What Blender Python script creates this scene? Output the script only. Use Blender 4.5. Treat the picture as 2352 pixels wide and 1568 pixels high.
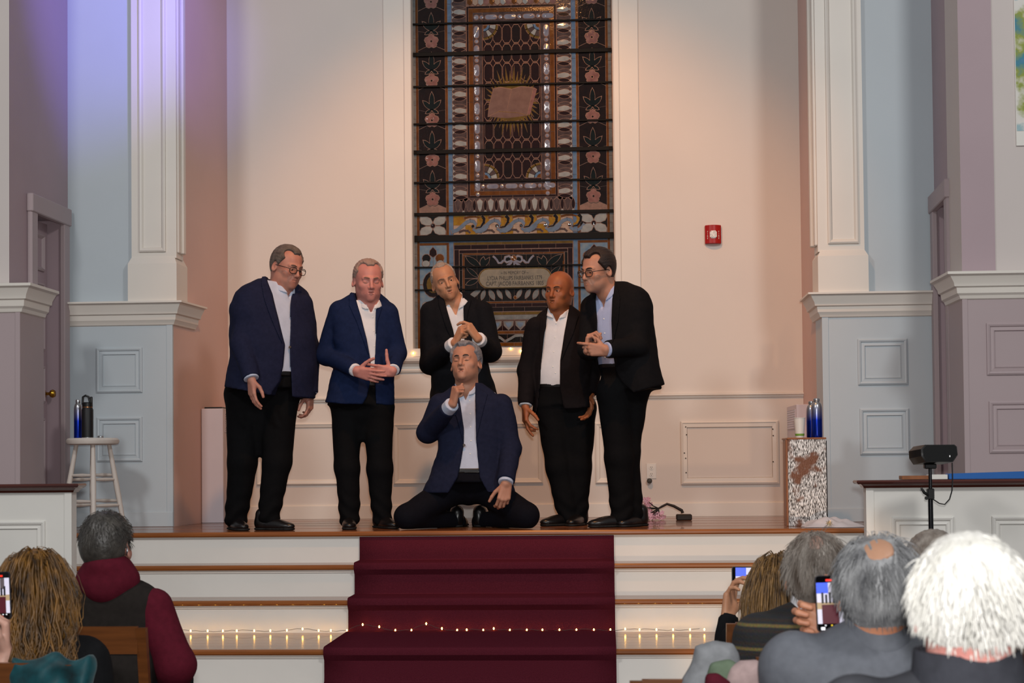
import bpy, bmesh, math, random
import numpy as np
from mathutils import Vector, Matrix, Euler

for _o in list(bpy.data.objects):
    bpy.data.objects.remove(_o)
SC = bpy.context.scene
COL = SC.collection
RND = random.Random(7)

# ------------------------------------------------------------------ camera
FW, FH, FPX = 2352.0, 1568.0, 3500.0
HC = 1.43                                   # camera height
CAMLOC = np.array([0.0, -9.54, HC])
YAW, PITCH, ROLL = math.atan(0.0611), math.atan(0.0273), -0.0095
SHIFT_PX = 173.3
cam_d = bpy.data.cameras.new('camera')
cam = bpy.data.objects.new('camera', cam_d)
COL.objects.link(cam)
cam_d.sensor_width = 36.0
cam_d.lens = FPX / FW * 36.0
cam_d.shift_y = SHIFT_PX / FW
cam_d.clip_start, cam_d.clip_end = 0.05, 200
cam_d.dof.use_dof = True
cam_d.dof.focus_distance = 9.8
cam_d.dof.aperture_fstop = 6.3
_R = (Matrix.Rotation(YAW, 3, 'Z') @ Matrix.Rotation(math.pi / 2 + PITCH, 3, 'X') @ Matrix.Rotation(ROLL, 3, 'Z'))
cam.rotation_euler = _R.to_euler()
cam.location = CAMLOC
SC.camera = cam
CR = np.array(_R)

def pray(px, py):
    v = np.array([(px - FW / 2) / FPX, -(py - FH / 2 - SHIFT_PX) / FPX, -1.0])
    return CR @ v

def W(px, py, y):
    """point of the photo's pixel that lies in the upright plane at depth y"""
    d = pray(px, py)
    return CAMLOC + d * ((y - CAMLOC[1]) / d[1])

def WZ(px, py, z):
    """point of the photo's pixel that lies at height z"""
    d = pray(px, py)
    return CAMLOC + d * ((z - CAMLOC[2]) / d[2])

def proj(p):
    q = CR.T @ (np.asarray(p, float) - CAMLOC)
    return (FW / 2 + FPX * q[0] / -q[2], FH / 2 + SHIFT_PX - FPX * q[1] / -q[2])

def kpx(y):
    """pixels per metre at depth y near the picture's middle"""
    return FPX / ((y - CAMLOC[1]) * math.cos(YAW))

# ------------------------------------------------------------------ colour, world, lights
def lin(c):
    if isinstance(c, str):
        c = [int(c[i:i + 2], 16) / 255 for i in (0, 2, 4)]
    return tuple((v / 12.92 if v <= 0.04045 else ((v + 0.055) / 1.055) ** 2.4) for v in c)

world = bpy.data.worlds.new('hall_light')
SC.world = world
world.use_nodes = True
world.node_tree.nodes['Background'].inputs[0].default_value = (0.92, 0.95, 1.0, 1)
world.node_tree.nodes['Background'].inputs[1].default_value = 0.22
SC.view_settings.view_transform = 'Standard'
SC.view_settings.look = 'None'
SC.view_settings.gamma = 1.0
SC.view_settings.use_curve_mapping = False
SC.view_settings.exposure = 0.0

def light(name, kind, loc, target, power, color, **kw):
    d = bpy.data.lights.new(name, kind)
    d.energy = power
    d.color = color
    for k, v in kw.items():
        setattr(d, k, v)
    o = bpy.data.objects.new(name, d)
    COL.objects.link(o)
    o.location = loc
    v = Vector(target) - Vector(loc)
    o.rotation_euler = v.to_track_quat('-Z', 'Y').to_euler()
    return o

# flash on the camera, unseen fill lamps added over the audience, warm stage lamps, violet wash lamp
light('camera_flash', 'AREA', (0.03, -9.6, 1.62), (-0.6, 0, 1.7), 150, (1.0, 0.985, 0.97), shape='DISK', size=0.12)
for _x, _p in ((-4.2, 168), (3.2, 195)):
    light('hall_fill', 'AREA', (_x, -7.6, 6.4), (_x * 0.3 - 0.3, 0.5, 1.6), _p, (1.0, 0.98, 0.96), shape='DISK', size=1.0)
light('stage_lamp', 'SPOT', (-0.5, -2.2, 6.6), (-0.55, 2.08, 1.9), 540, (1.0, 0.43, 0.14), spot_size=math.radians(60), spot_blend=0.6, shadow_soft_size=0.1)
light('floor_lamp', 'SPOT', (1.3, -3.6, 0.3), (1.0, -0.4, 0.6), 80, (1.0, 0.6, 0.33), spot_size=math.radians(38), spot_blend=0.6, shadow_soft_size=0.05)
_t = W(300, -30, 0.92)
light('violet_lamp', 'SPOT', (float(_t[0]) + 1.9, -1.3, float(_t[2]) + 0.5), _t, 380, (0.22, 0.17, 1.0), spot_size=math.radians(44), spot_blend=0.9, shadow_soft_size=0.05)

# ------------------------------------------------------------------ materials
MATS = {}
def mat(name, color, rough=0.6, metal=0.0, var=0.06, scale=6.0, bump=0.0, bscale=60.0, spec=0.4,
        emit=None, estr=0.0, color2=None, stretch=None, coat=0.0, trans=0.0, sheen=0.0, sss=0.0, bdist=0.01):
    if name in MATS:
        return MATS[name]
    m = bpy.data.materials.new(name)
    m.use_nodes = True
    nt = m.node_tree
    b = nt.nodes['Principled BSDF']
    c = lin(color)
    b.inputs['Roughness'].default_value = rough
    b.inputs['Metallic'].default_value = metal
    b.inputs['Specular IOR Level'].default_value = spec
    b.inputs['Coat Weight'].default_value = coat
    b.inputs['Transmission Weight'].default_value = trans
    b.inputs['Sheen Weight'].default_value = sheen
    if sss:
        b.inputs['Subsurface Weight'].default_value = sss
        b.inputs['Subsurface Radius'].default_value = (0.012, 0.005, 0.003)
    tc = nt.nodes.new('ShaderNodeTexCoord')
    mp = nt.nodes.new('ShaderNodeMapping')
    nt.links.new(tc.outputs['Object'], mp.inputs[0])
    if stretch:
        mp.inputs['Scale'].default_value = stretch
    n = nt.nodes.new('ShaderNodeTexNoise')
    n.inputs['Scale'].default_value = scale
    n.inputs['Detail'].default_value = 4
    nt.links.new(mp.outputs[0], n.inputs['Vector'])
    r = nt.nodes.new('ShaderNodeValToRGB')
    nt.links.new(n.outputs['Fac'], r.inputs[0])
    c2 = lin(color2) if color2 else tuple(min(1, v * (1 + var)) for v in c)
    c1 = c if color2 else tuple(v * (1 - var) for v in c)
    r.color_ramp.elements[0].position = 0.3
    r.color_ramp.elements[1].position = 0.7
    r.color_ramp.elements[0].color = (*c1, 1)
    r.color_ramp.elements[1].color = (*c2, 1)
    nt.links.new(r.outputs[0], b.inputs['Base Color'])
    if bump:
        n2 = nt.nodes.new('ShaderNodeTexNoise')
        n2.inputs['Scale'].default_value = bscale
        n2.inputs['Detail'].default_value = 3
        nt.links.new(mp.outputs[0], n2.inputs['Vector'])
        bp = nt.nodes.new('ShaderNodeBump')
        bp.inputs['Strength'].default_value = bump
        bp.inputs['Distance'].default_value = bdist
        nt.links.new(n2.outputs['Fac'], bp.inputs['Height'])
        nt.links.new(bp.outputs[0], b.inputs['Normal'])
    if emit:
        b.inputs['Emission Color'].default_value = (*lin(emit), 1)
        b.inputs['Emission Strength'].default_value = estr
    MATS[name] = m
    return m

# ------------------------------------------------------------------ object helpers
def tag(o, label=None, cat=None, group=None, kind=None):
    if label: o['label'] = label
    if cat: o['category'] = cat
    if group: o['group'] = group
    if kind: o['kind'] = kind
    return o

def thing(name, loc, label, cat, group=None, kind=None):
    e = bpy.data.objects.new(name, None)
    e.empty_display_size = 0.05
    e.location = loc
    COL.objects.link(e)
    return tag(e, label, cat, group, kind)

def link(name, me, m=None, parent=None):
    """link a mesh given in world coordinates, parented without moving it"""
    o = bpy.data.objects.new(name, me)
    COL.objects.link(o)
    if m is not None:
        me.materials.clear()
        for mm in (m if isinstance(m, (list, tuple)) else [m]):
            me.materials.append(mm)
    if parent is not None:
        o.parent = parent
        if parent.type == 'EMPTY':
            o.matrix_parent_inverse = Matrix.Translation(parent.location).inverted()
    return o

class MB:
    def __init__(s):
        s.v, s.f = [], []
    def add(s, vs, fs):
        n = len(s.v)
        s.v.extend([tuple(map(float, q)) for q in vs])
        s.f.extend([tuple(i + n for i in f) for f in fs])
        return s
    def box(s, x0, x1, y0, y1, z0, z1):
        return s.add([(x0, y0, z0), (x1, y0, z0), (x1, y1, z0), (x0, y1, z0), (x0, y0, z1), (x1, y0, z1), (x1, y1, z1), (x0, y1, z1)],
                     [(0, 3, 2, 1), (4, 5, 6, 7), (0, 1, 5, 4), (1, 2, 6, 5), (2, 3, 7, 6), (3, 0, 4, 7)])
    def cbox(s, x0, x1, y0, y1, z0, z1, c=0.004):
        """box with chamfered edges on the top and the front"""
        return s.rings([[(x0, y0 + c, z0), (x1, y0 + c, z0), (x1, y1, z0), (x0, y1, z0)],
                        [(x0, y0, z0 + c), (x1, y0, z0 + c), (x1, y1, z0 + c), (x0, y1, z0 + c)],
                        [(x0, y0, z1 - c), (x1, y0, z1 - c), (x1, y1, z1 - c), (x0, y1, z1 - c)],
                        [(x0, y0 + c, z1), (x1, y0 + c, z1), (x1, y1, z1), (x0, y1, z1)]])
    def rings(s, rings, cap=True, closed=True):
        n = len(rings[0])
        vs = [p for r in rings for p in r]
        fs = []
        for i in range(len(rings) - 1):
            for j in range(n if closed else n - 1):
                a, b = i * n + j, i * n + (j + 1) % n
                fs.append((a, b, b + n, a + n))
        if cap:
            fs.append(tuple(range(n))[::-1])
            fs.append(tuple(range((len(rings) - 1) * n, len(rings) * n)))
        return s.add(vs, fs)
    def lathe(s, prof, c=(0, 0, 0), seg=20, axis='z'):
        rs = []
        for r, z in prof:
            ring = []
            for k in range(seg):
                a = 2 * math.pi * k / seg
                u, v = r * math.cos(a), r * math.sin(a)
                ring.append((c[0] + u, c[1] + v, c[2] + z) if axis == 'z' else
                            (c[0] + u, c[1] - z, c[2] + v) if axis == 'y' else (c[0] + z, c[1] + u, c[2] + v))
            rs.append(ring)
        return s.rings(rs)
    def tube(s, path, r, seg=8, flat=None):
        P = [Vector(p) for p in path]
        rr = r if isinstance(r, (list, tuple)) else [r] * len(P)
        rs = []
        ref = None
        for i, p in enumerate(P):
            t = (P[min(i + 1, len(P) - 1)] - P[max(i - 1, 0)])
            if t.length < 1e-9: t = Vector((0, 0, 1))
            t.normalize()
            if ref is None:
                ref = Vector((0, 0, 1)) if abs(t.z) < 0.9 else Vector((1, 0, 0))
            u = ref - t * ref.dot(t)
            if u.length < 1e-4:
                u = Vector((1, 0, 0)) - t * t.x
            u.normalize()
            w = t.cross(u)
            ref = u
            fl = 1.0 if flat is None else flat
            rs.append([tuple(p + u * (rr[i] * fl * math.cos(2 * math.pi * k / seg)) + w * (rr[i] * math.sin(2 * math.pi * k / seg))) for k in range(seg)])
        return s.rings(rs)
    def prism(s, poly, y0, y1):
        """polygon in (x, z) pushed from y0 back to y1"""
        n = len(poly)
        vs = [(p[0], y0, p[1]) for p in poly] + [(p[0], y1, p[1]) for p in poly]
        fs = [tuple(range(n)), tuple(range(2 * n - 1, n - 1, -1))]
        fs += [(j, j + n, (j + 1) % n + n, (j + 1) % n) for j in range(n)]
        return s.add(vs, fs)
    def frame(s, O, U, V, N, u0, u1, v0, v1, prof):
        """moulding round a rectangle; prof = (inset, height) from outside in"""
        O, U, V, N = (np.array(q, float) for q in (O, U, V, N))
        rs = []
        for ins, h in prof:
            a, b, c, d = u0 + ins, u1 - ins, v0 + ins, v1 - ins
            rs.append([O + U * x + V * z + N * h for x, z in ((a, c), (b, c), (b, d), (a, d))])
        return s.rings(rs, cap=False)
    def sweep(s, path, prof, cap=True):
        """profile (out, z) swept along an xy path, out = to the right of the walk"""
        P = [np.array(p, float) for p in path]
        rs = []
        for i, p in enumerate(P):
            ns = []
            for a, b in ((i - 1, i), (i, i + 1)):
                if a >= 0 and b < len(P):
                    t = P[b] - P[a]
                    t /= np.linalg.norm(t)
                    ns.append(np.array([t[1], -t[0]]))
            m = sum(ns)
            m = m / np.linalg.norm(m)
            m = m / max(0.3, float(m @ ns[0]))
            rs.append([(p[0] + m[0] * o, p[1] + m[1] * o, z) for o, z in prof])
        return s.rings(rs, cap=cap)
    def build(s, name, m, parent=None, smooth=False, bevel=0.0, seg=1, weld=False):
        me = bpy.data.meshes.new(name)
        me.from_pydata(s.v, [], s.f)
        bm = bmesh.new()
        bm.from_mesh(me)
        if weld:
            bmesh.ops.remove_doubles(bm, verts=bm.verts, dist=1e-5)
        if bevel:
            bmesh.ops.bevel(bm, geom=[e for e in bm.edges if len(e.link_faces) == 2 and e.calc_face_angle(0) > 0.6],
                            offset=bevel, segments=seg, affect='EDGES', clamp_overlap=True)
        bmesh.ops.recalc_face_normals(bm, faces=bm.faces)
        bm.to_mesh(me)
        bm.free()
        if smooth:
            for p in me.polygons: p.use_smooth = True
            if smooth != 'all':
                try: me.set_sharp_from_angle(angle=math.radians(smooth if smooth is not True else 40))
                except Exception: pass
        me.update()
        return link(name, me, m, parent)

def add_text(s, txt, size, x, y, z, m, name, parent=None, extrude=0.0005, align='CENTER', rot=(math.pi / 2, 0, 0)):
    cu = bpy.data.curves.new(name, 'FONT')
    cu.body = txt
    cu.size = size
    cu.align_x = align
    cu.align_y = 'CENTER'
    cu.extrude = extrude
    cu.materials.append(m)
    t = bpy.data.objects.new(name, cu)
    COL.objects.link(t)
    bpy.context.view_layer.update()
    me = bpy.data.meshes.new_from_object(t.evaluated_get(bpy.context.evaluated_depsgraph_get()))
    me.name = name
    bpy.data.objects.remove(t)
    o = bpy.data.objects.new(name, me)
    o.location = (x, y, z)
    o.rotation_euler = rot
    COL.objects.link(o)
    if parent is not None:
        o.parent = parent
        if parent.type == 'EMPTY':
            o.matrix_parent_inverse = Matrix.Translation(parent.location).inverted()
    return o
# ================================================================== the church: stage, steps, walls
ZS, RIS = 0.98, 0.196                       # stage height, riser height
Y_P, Y_W = 0.92, 2.08                       # pilaster face, back wall
ZT = 7.4                                    # top of the walls, above the picture
wood_tread = mat('oiled_stage_wood', '7d4a2a', 0.22, var=0.25, scale=3, stretch=(0.6, 14, 14), spec=0.6, coat=0.35)
wood_nose = mat('amber_nosing_wood', '8a4f22', 0.3, var=0.2, scale=3, stretch=(1, 20, 20), coat=0.3)
white_paint = mat('white_riser_paint', 'dcdad4', 0.45, var=0.03, scale=2.5, bump=0.05, bscale=18)
wall_paint = mat('warm_white_wall_paint', 'd8d0c8', 0.6, var=0.02, scale=1.6, bump=0.06, bscale=25)
trim_paint = mat('cream_trim_paint', 'ded8cf', 0.42, var=0.02, scale=3)
blue_paint = mat('pale_grey_blue_paint', 'b9c3c9', 0.5, var=0.02, scale=2, bump=0.05, bscale=22)
mauve_paint = mat('mauve_wall_paint', 'a8949a', 0.55, var=0.03, scale=2, bump=0.05, bscale=22)
pier_paint = mat('pinkish_grey_pier_paint', 'cac1bd', 0.6, var=0.02, scale=2, bump=0.06, bscale=25)
alcove_paint = mat('pinkish_mauve_alcove_paint', 'cfafa5', 0.55, var=0.03, scale=2, bump=0.05, bscale=22)
mauve_panel = mat('mauve_panel_paint', 'aa9a9c', 0.5, var=0.02, scale=2)
mahogany = mat('dark_mahogany_cap', '4a1d12', 0.22, var=0.25, scale=4, stretch=(0.6, 12, 12), coat=0.5)

def struct(o, label, cat=None):
    return tag(o, label, cat, kind='structure')

X_L = W(398, 1150, Y_P)[0]                  # left alcove corner
X_R = W(1893, 1100, Y_P)[0]
XB_L = W(525, 900, Y_W)[0]                  # back wall corners
XB_R = W(1845, 900, Y_W)[0]
X_PL = W(156, 700, Y_P)[0]                  # outer edges of the pilaster faces
X_PR = W(2150, 700, Y_P)[0]
Y_F = -0.08                                 # front faces of the piers by the frame's edges
X_FL = W(21, 300, Y_F)[0]
X_FR = W(2204, 300, Y_F)[0]

struct(MB().box(-9, 9, -13, -1.75, -0.2, 0.0).build('floor', mat('dark_hall_carpet', '4b3a34', 0.9, var=0.1, scale=30)),
       'dark hall floor below the audience', 'floor')

# stage platform with its boards
st = thing('stage', (0, 0.9, 0), 'raised wooden stage floor of long polished boards with amber nosing', 'stage', kind='structure')
MB().box(X_PL - 1.6, X_PR + 1.6, 0.03, 3.0, 0.0, ZS - 0.03).build('platform', white_paint, st)
nb = 20
for i in range(nb):
    y0 = 0.05 + i * (2.75 / nb)
    MB().cbox(X_PL - 1.4, X_PR + 1.4, y0 + 0.0008, y0 + 2.75 / nb - 0.0008, ZS - 0.03, ZS - 0.0004 * (i % 3), 0.0012).build('floor_board', wood_tread, st)
prof = [(0.05, ZS - 0.03), (0.006, ZS - 0.03), (0.0, ZS - 0.022), (0.0, ZS - 0.01), (0.008, ZS), (0.05, ZS)]
m_ = MB()
m_.rings([[(x, y, z) for y, z in prof] for x in (X_PL - 0.9, X_PR + 0.9)])
m_.build('nosing', wood_nose, st)

# steps: (front y, level)
YS = [0.03, -0.20, -0.44, -1.23, -1.50]
XS0, XS1 = W(60, 1300, 0)[0], W(2060, 1300, 0)[0]
def step(i):
    XS0, XS1 = (W(60, 1300, 0)[0], W(2060, 1300, 0)[0]) if i < 4 else (W(175, 1500, -1.3)[0], W(1980, 1500, -1.3)[0])
    yf = YS[i]
    z = ZS - RIS * i
    yb = YS[i - 1]
    t = thing('stage_step', (0, yf, z - RIS), ['', 'uppermost white step with wooden tread under the stage edge', 'second white step with wooden tread below the stage',
              'deep wooden landing step strung with fairy lights', 'lowest white step at the foot of the stairs'][i], 'step', kind='structure')
    MB().box(XS0, XS1, yf + 0.03, yb + 0.06, 0, z - 0.03).build('step_body', white_paint, t)
    MB().box(XS0 + 0.01, XS1 - 0.01, yf + 0.022, yf + 0.032, z - 0.048, z - 0.03).build('cove_moulding', trim_paint, t)
    d = yb + 0.03 - yf - 0.035
    n = max(1, round(d / 0.13))
    for k in range(n):
        a = yf + 0.035 + d * k / n
        MB().cbox(XS0, XS1, a + 0.0006, a + d / n - 0.0006, z - 0.03, z, 0.001).build('tread_board', wood_tread, t)
    pr = [(yf + 0.035, z - 0.03), (yf + 0.006, z - 0.03), (yf, z - 0.022), (yf, z - 0.01), (yf + 0.008, z), (yf + 0.035, z)]
    MB().rings([[(x, y, zz) for y, zz in pr] for x in (XS0, XS1)]).build('nosing', wood_nose, t)
for i in (1, 2, 3, 4):
    step(i)

# ---------------------------------------------------------------- back wall with the window opening
YG = Y_W + 0.10                              # glass plane
gx0, gx1 = W(949, 400, YG)[0], W(1409, 400, YG)[0]
gz0 = W(1180, 803, YG)[2]
gz1 = W(1180, -260, YG)[2]
wb = thing('wall_back', (0, Y_W, ZS), 'tall cream back wall of the alcove with wainscot panels', 'wall', kind='structure')
mb = MB()
mb.box(XB_L - 0.3, gx0, Y_W, Y_W + 0.25, ZS, ZT)
mb.box(gx1, XB_R + 0.3, Y_W, Y_W + 0.25, ZS, ZT)
mb.box(gx0, gx1, Y_W, Y_W + 0.25, ZS, gz0)
mb.box(gx0, gx1, Y_W, Y_W + 0.25, gz1, ZT)
mb.build('wall_surface', wall_paint, wb)
zc = W(1180, 913, Y_W)[2]
mb = MB()
mb.rings([[(x, Y_W - o, zc + h) for o, h in ((0, -0.02), (0.012, -0.018), (0.018, -0.004), (0.03, 0.002), (0.03, 0.012), (0.0, 0.016))] for x in (XB_L, XB_R)])
mb.build('chair_rail', trim_paint, wb)
PAN = [(0, 0), (0, 0.014), (0.008, 0.022), (0.018, 0.016), (0.03, 0.012), (0.036, 0.003), (0.04, 0.0)]
for (a, b, t_, u) in ((590, 800, 971, 1114), (905, 1246, 970, 1112), (1368, 1472, 970, 1110)):
    p0, p1 = W(a, u, Y_W), W(b, t_, Y_W)
    MB().frame((0, Y_W, 0), (1, 0, 0), (0, 0, 1), (0, -1, 0), p0[0], p1[0], p0[2], p1[2], PAN).build('wainscot_panel', trim_paint, wb)
zb = W(1672, 1155, Y_W)[2]
bb = struct(MB().box(XB_L, XB_R, Y_W - 0.018, Y_W, ZS, zb).rings([[(x, Y_W - o, zb + h) for o, h in ((0, 0), (0.018, 0), (0.012, 0.008), (0, 0.01))] for x in (XB_L, XB_R)])
            .build('baseboard_back', trim_paint), 'white baseboard along the foot of the back wall', 'baseboard')

# window casing
cas = thing('trim_1', (0, Y_W, gz0), 'wide cream casing and sill around the stained glass window', 'window casing', kind='structure')
def zpx(py): return W(1180, py, Y_W)[2]
def xpx(px, py=400): return W(px, py, Y_W)[0]
for (a, b, nm) in ((884, 930, 'casing_board'), (1425, 1468, 'casing_board')):
    MB().box(xpx(a), xpx(b), Y_W - 0.022, Y_W, zpx(818), ZT - 0.2).build(nm, trim_paint, cas)
for (a, b) in ((930, 947.5), (1410.5, 1425)):
    MB().box(xpx(a), xpx(b), Y_W - 0.035, Y_W + 0.1, zpx(818), ZT - 0.2).build('inner_stop', trim_paint, cas, bevel=0.006)
zs_ = zpx(818)
MB().box(xpx(884), xpx(1468), Y_W - 0.036, Y_W + 0.13, zs_ - 0.01, gz0 + 0.01).build('bottom_stop', trim_paint, cas, bevel=0.006)
MB().rings([[(x, Y_W - o, zs_ + h) for o, h in ((0, -0.045), (0.05, -0.045), (0.075, -0.03), (0.08, -0.012), (0.07, 0), (0, 0))] for x in (xpx(872), xpx(1480))]).build('sill', trim_paint, cas)
MB().rings([[(x, Y_W - o, zs_ + h) for o, h in ((0, -0.115), (0.012, -0.115), (0.02, -0.10), (0.02, -0.07), (0.04, -0.045), (0, -0.045))] for x in (xpx(880), xpx(1472))]).build('apron', trim_paint, cas)

# loose access panel, low on the right
ap = thing('access_panel', W(1676, 1112, Y_W), 'white wooden access panel with nailed frame low on back wall', 'panel', kind='structure')
p0, p1 = W(1565, 1112, Y_W), W(1787, 965, Y_W)
MB().frame((0, Y_W, 0), (1, 0, 0), (0, 0, 1), (0, -1, 0), p0[0], p1[0], p0[2], p1[2], [(0, 0), (0, 0.02), (0.012, 0.026), (0.02, 0.02), (0.045, 0.018), (0.05, 0.0)]).build('panel_frame', trim_paint, ap)
MB().box(p0[0] + 0.05, p1[0] - 0.05, Y_W - 0.006, Y_W, p0[2] + 0.05, p1[2] - 0.05).build('panel_board', wall_paint, ap)
dark_nail = mat('dark_nail', '3a302a', 0.5)
for (a, b) in ((1575, 980), (1577, 998), (1575, 1052), (1576, 1085), (1775, 985), (1776, 1000), (1776, 1060), (1572, 1040)):
    p = W(a, b, Y_W - 0.02)
    MB().lathe([(0.0, -0.004), (0.005, -0.004), (0.005, 0.003), (0.0, 0.005)], p, 8, 'y').build('nail', dark_nail, ap)

# ---------------------------------------------------------------- alcove side walls and pilasters
def quadwall(name, x0, y0, x1, y1, z0, z1, m, th, label):
    d = np.array([x1 - x0, y1 - y0]); d = d / np.linalg.norm(d)
    n = np.array([d[1], -d[0]]) * th
    ring = [(x0, y0), (x1, y1), (x1 + n[0], y1 + n[1]), (x0 + n[0], y0 + n[1])]
    return struct(MB().rings([[(x, y, z0) for x, y in ring], [(x, y, z1) for x, y in ring]]).build(name, m), label, 'wall')
quadwall('wall_alcove_left', X_L, Y_P + 0.02, XB_L, Y_W + 0.02, ZS, ZT, alcove_paint, -0.25, 'mauve left side wall of the alcove')
quadwall('wall_alcove_right', X_R, Y_P + 0.02, XB_R, Y_W + 0.02, ZS, ZT, alcove_paint, 0.25, 'mauve right side wall of the alcove')

def side(s):
    """pilaster wall of one side, s = -1 left, +1 right"""
    L = s < 0
    nm = 'left' if L else 'right'
    xi, xo = (X_L, X_PL) if L else (X_R, X_PR)
    a, b = min(xi, xo), max(xi, xo)
    w = thing('wall_pilaster_' + nm, ((a + b) / 2, Y_P, ZS), 'pale grey-blue wall beside the alcove on the %s' % nm, 'wall', kind='structure')
    MB().box(a, b, Y_P, Y_P + 0.3, ZS, ZT).build('wall_surface', blue_paint, w)
    zct = W(400 if L else 1950, 693 if L else 673, Y_P)[2]
    zcb = W(400 if L else 1950, 745 if L else 727, Y_P)[2]
    # cornice wraps the corner
    h = zct - zcb
    pr = [(0, zcb - 0.006), (0.012, zcb), (0.018, zcb + 0.1 * h), (0.03, zcb + 0.2 * h), (0.035, zcb + 0.42 * h), (0.05, zcb + 0.46 * h), (0.055, zcb + 0.6 * h),
          (0.075, zcb + 0.82 * h), (0.08, zcb + 0.9 * h), (0.1, zcb + 0.92 * h), (0.1, zct), (0.0, zct)]
    yr = Y_P + 0.42
    ux = (XB_L - X_L) / (Y_W - Y_P) if L else (XB_R - X_R) / (Y_W - Y_P)
    path = [(xo, Y_P), (xi, Y_P), (xi + ux * 0.42, yr)] if L else [(xi + ux * 0.42, yr), (xi, Y_P), (xo, Y_P)]
    tr = struct(MB().sweep(path, pr).build('trim_%d' % (2 if L else 3), trim_paint, smooth=25),
                'stepped cream cornice across the grey-blue wall on the %s' % nm, 'cornice')
    # lower wall: corner bead, base, two panels
    PB = [(0, 0), (0, 0.01), (0.01, 0.016), (0.02, 0.012), (0.024, 0.004), (0.04, 0.006), (0.046, 0.010), (0.05, 0.0)]
    boxes = ((222, 327, 798, 902), (223, 327, 957, 1060)) if L else ((1971, 2083, 777, 884), (1976, 2087, 937, 1044))
    for (x0, x1, t_, u) in boxes:
        p0, p1 = W(x0, u, Y_P), W(x1, t_, Y_P)
        MB().frame((0, Y_P, 0), (1, 0, 0), (0, 0, 1), (0, -1, 0), p0[0], p1[0], p0[2], p1[2], PB).build('wall_panel', blue_paint, w)
    zbb = W(300 if L else 2000, 1176 if L else 1166, Y_P)[2]
    MB().box(a, b, Y_P - 0.012, Y_P, ZS, zbb).build('base_board', blue_paint, w, bevel=0.003)
    e = 0.042
    MB().box(*((xi - e, xi) if L else (xi, xi + e)), Y_P - 0.006, Y_P, zbb, zcb).build('corner_board', blue_paint, w)
    # shaft above the cornice
    sh = thing('trim_%d' % (4 if L else 5), (xi, Y_P, zct), 'tall cream panelled pilaster rising above the %s cornice' % nm, 'pilaster', kind='structure')
    if L:
        s0, s1 = W(302, 500, Y_P - 0.05)[0], W(405, 500, Y_P - 0.05)[0]
        b0, b1 = W(294, 640, Y_P - 0.07)[0], W(406, 640, Y_P - 0.07)[0]
        q0, q1 = W(320, 579, Y_P - 0.05), W(379, 0, Y_P - 0.05)
        zsb, zblk = W(350, 592, Y_P)[2], W(350, 608, Y_P)[2]
    else:
        s0, s1 = W(1876, 400, Y_P - 0.05)[0], W(1983, 400, Y_P - 0.05)[0]
        b0, b1 = W(1879, 640, Y_P - 0.07)[0], W(1995, 640, Y_P - 0.07)[0]
        q0, q1 = W(1902, 560, Y_P - 0.05), W(1964, 0, Y_P - 0.05)
        zsb, zblk = W(1940, 576, Y_P)[2], W(1940, 590, Y_P)[2]
    MB().box(s0, s1, Y_P - 0.05, Y_P + 0.12, zsb - 0.01, ZT).build('shaft', trim_paint, sh)
    MB().frame((0, Y_P - 0.05, 0), (1, 0, 0), (0, 0, 1), (0, -1, 0), q0[0], q1[0], q0[2], ZT - 0.3,
               [(0, 0), (0, 0.014), (0.01, 0.02), (0.022, 0.014), (0.03, 0.002), (0.034, -0.004)]).build('shaft_panel_moulding', trim_paint, sh)
    ch = 0.022
    rs = [[(b0, Y_P - 0.075), (b1, Y_P - 0.075), (b1, Y_P + 0.2), (b0, Y_P + 0.2)]] * 2 + [[(b0 + ch, Y_P - 0.075 + ch), (b1 - ch, Y_P - 0.075 + ch), (b1 - ch, Y_P + 0.18), (b0 + ch, Y_P + 0.18)]]
    MB().rings([[(x, y, z) for x, y in r] for r, z in zip(rs, (zct, zblk, zsb))]).build('plinth_block', trim_paint, sh)
    # bead down the alcove corner
    cx = s1 if L else s0
    for k, off in enumerate((0.012, 0.03)):
        MB().box(cx - 0.012 if L else cx - off - 0.006, cx + off if L else cx + 0.012, Y_P - 0.03 + 0.06 * k, Y_P + 0.03 + 0.06 * k, W(400, 582, Y_P)[2] if L else W(1880, 565, Y_P)[2], ZT).build('corner_bead', trim_paint, sh, bevel=0.006)
side(-1)
side(1)

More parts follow.
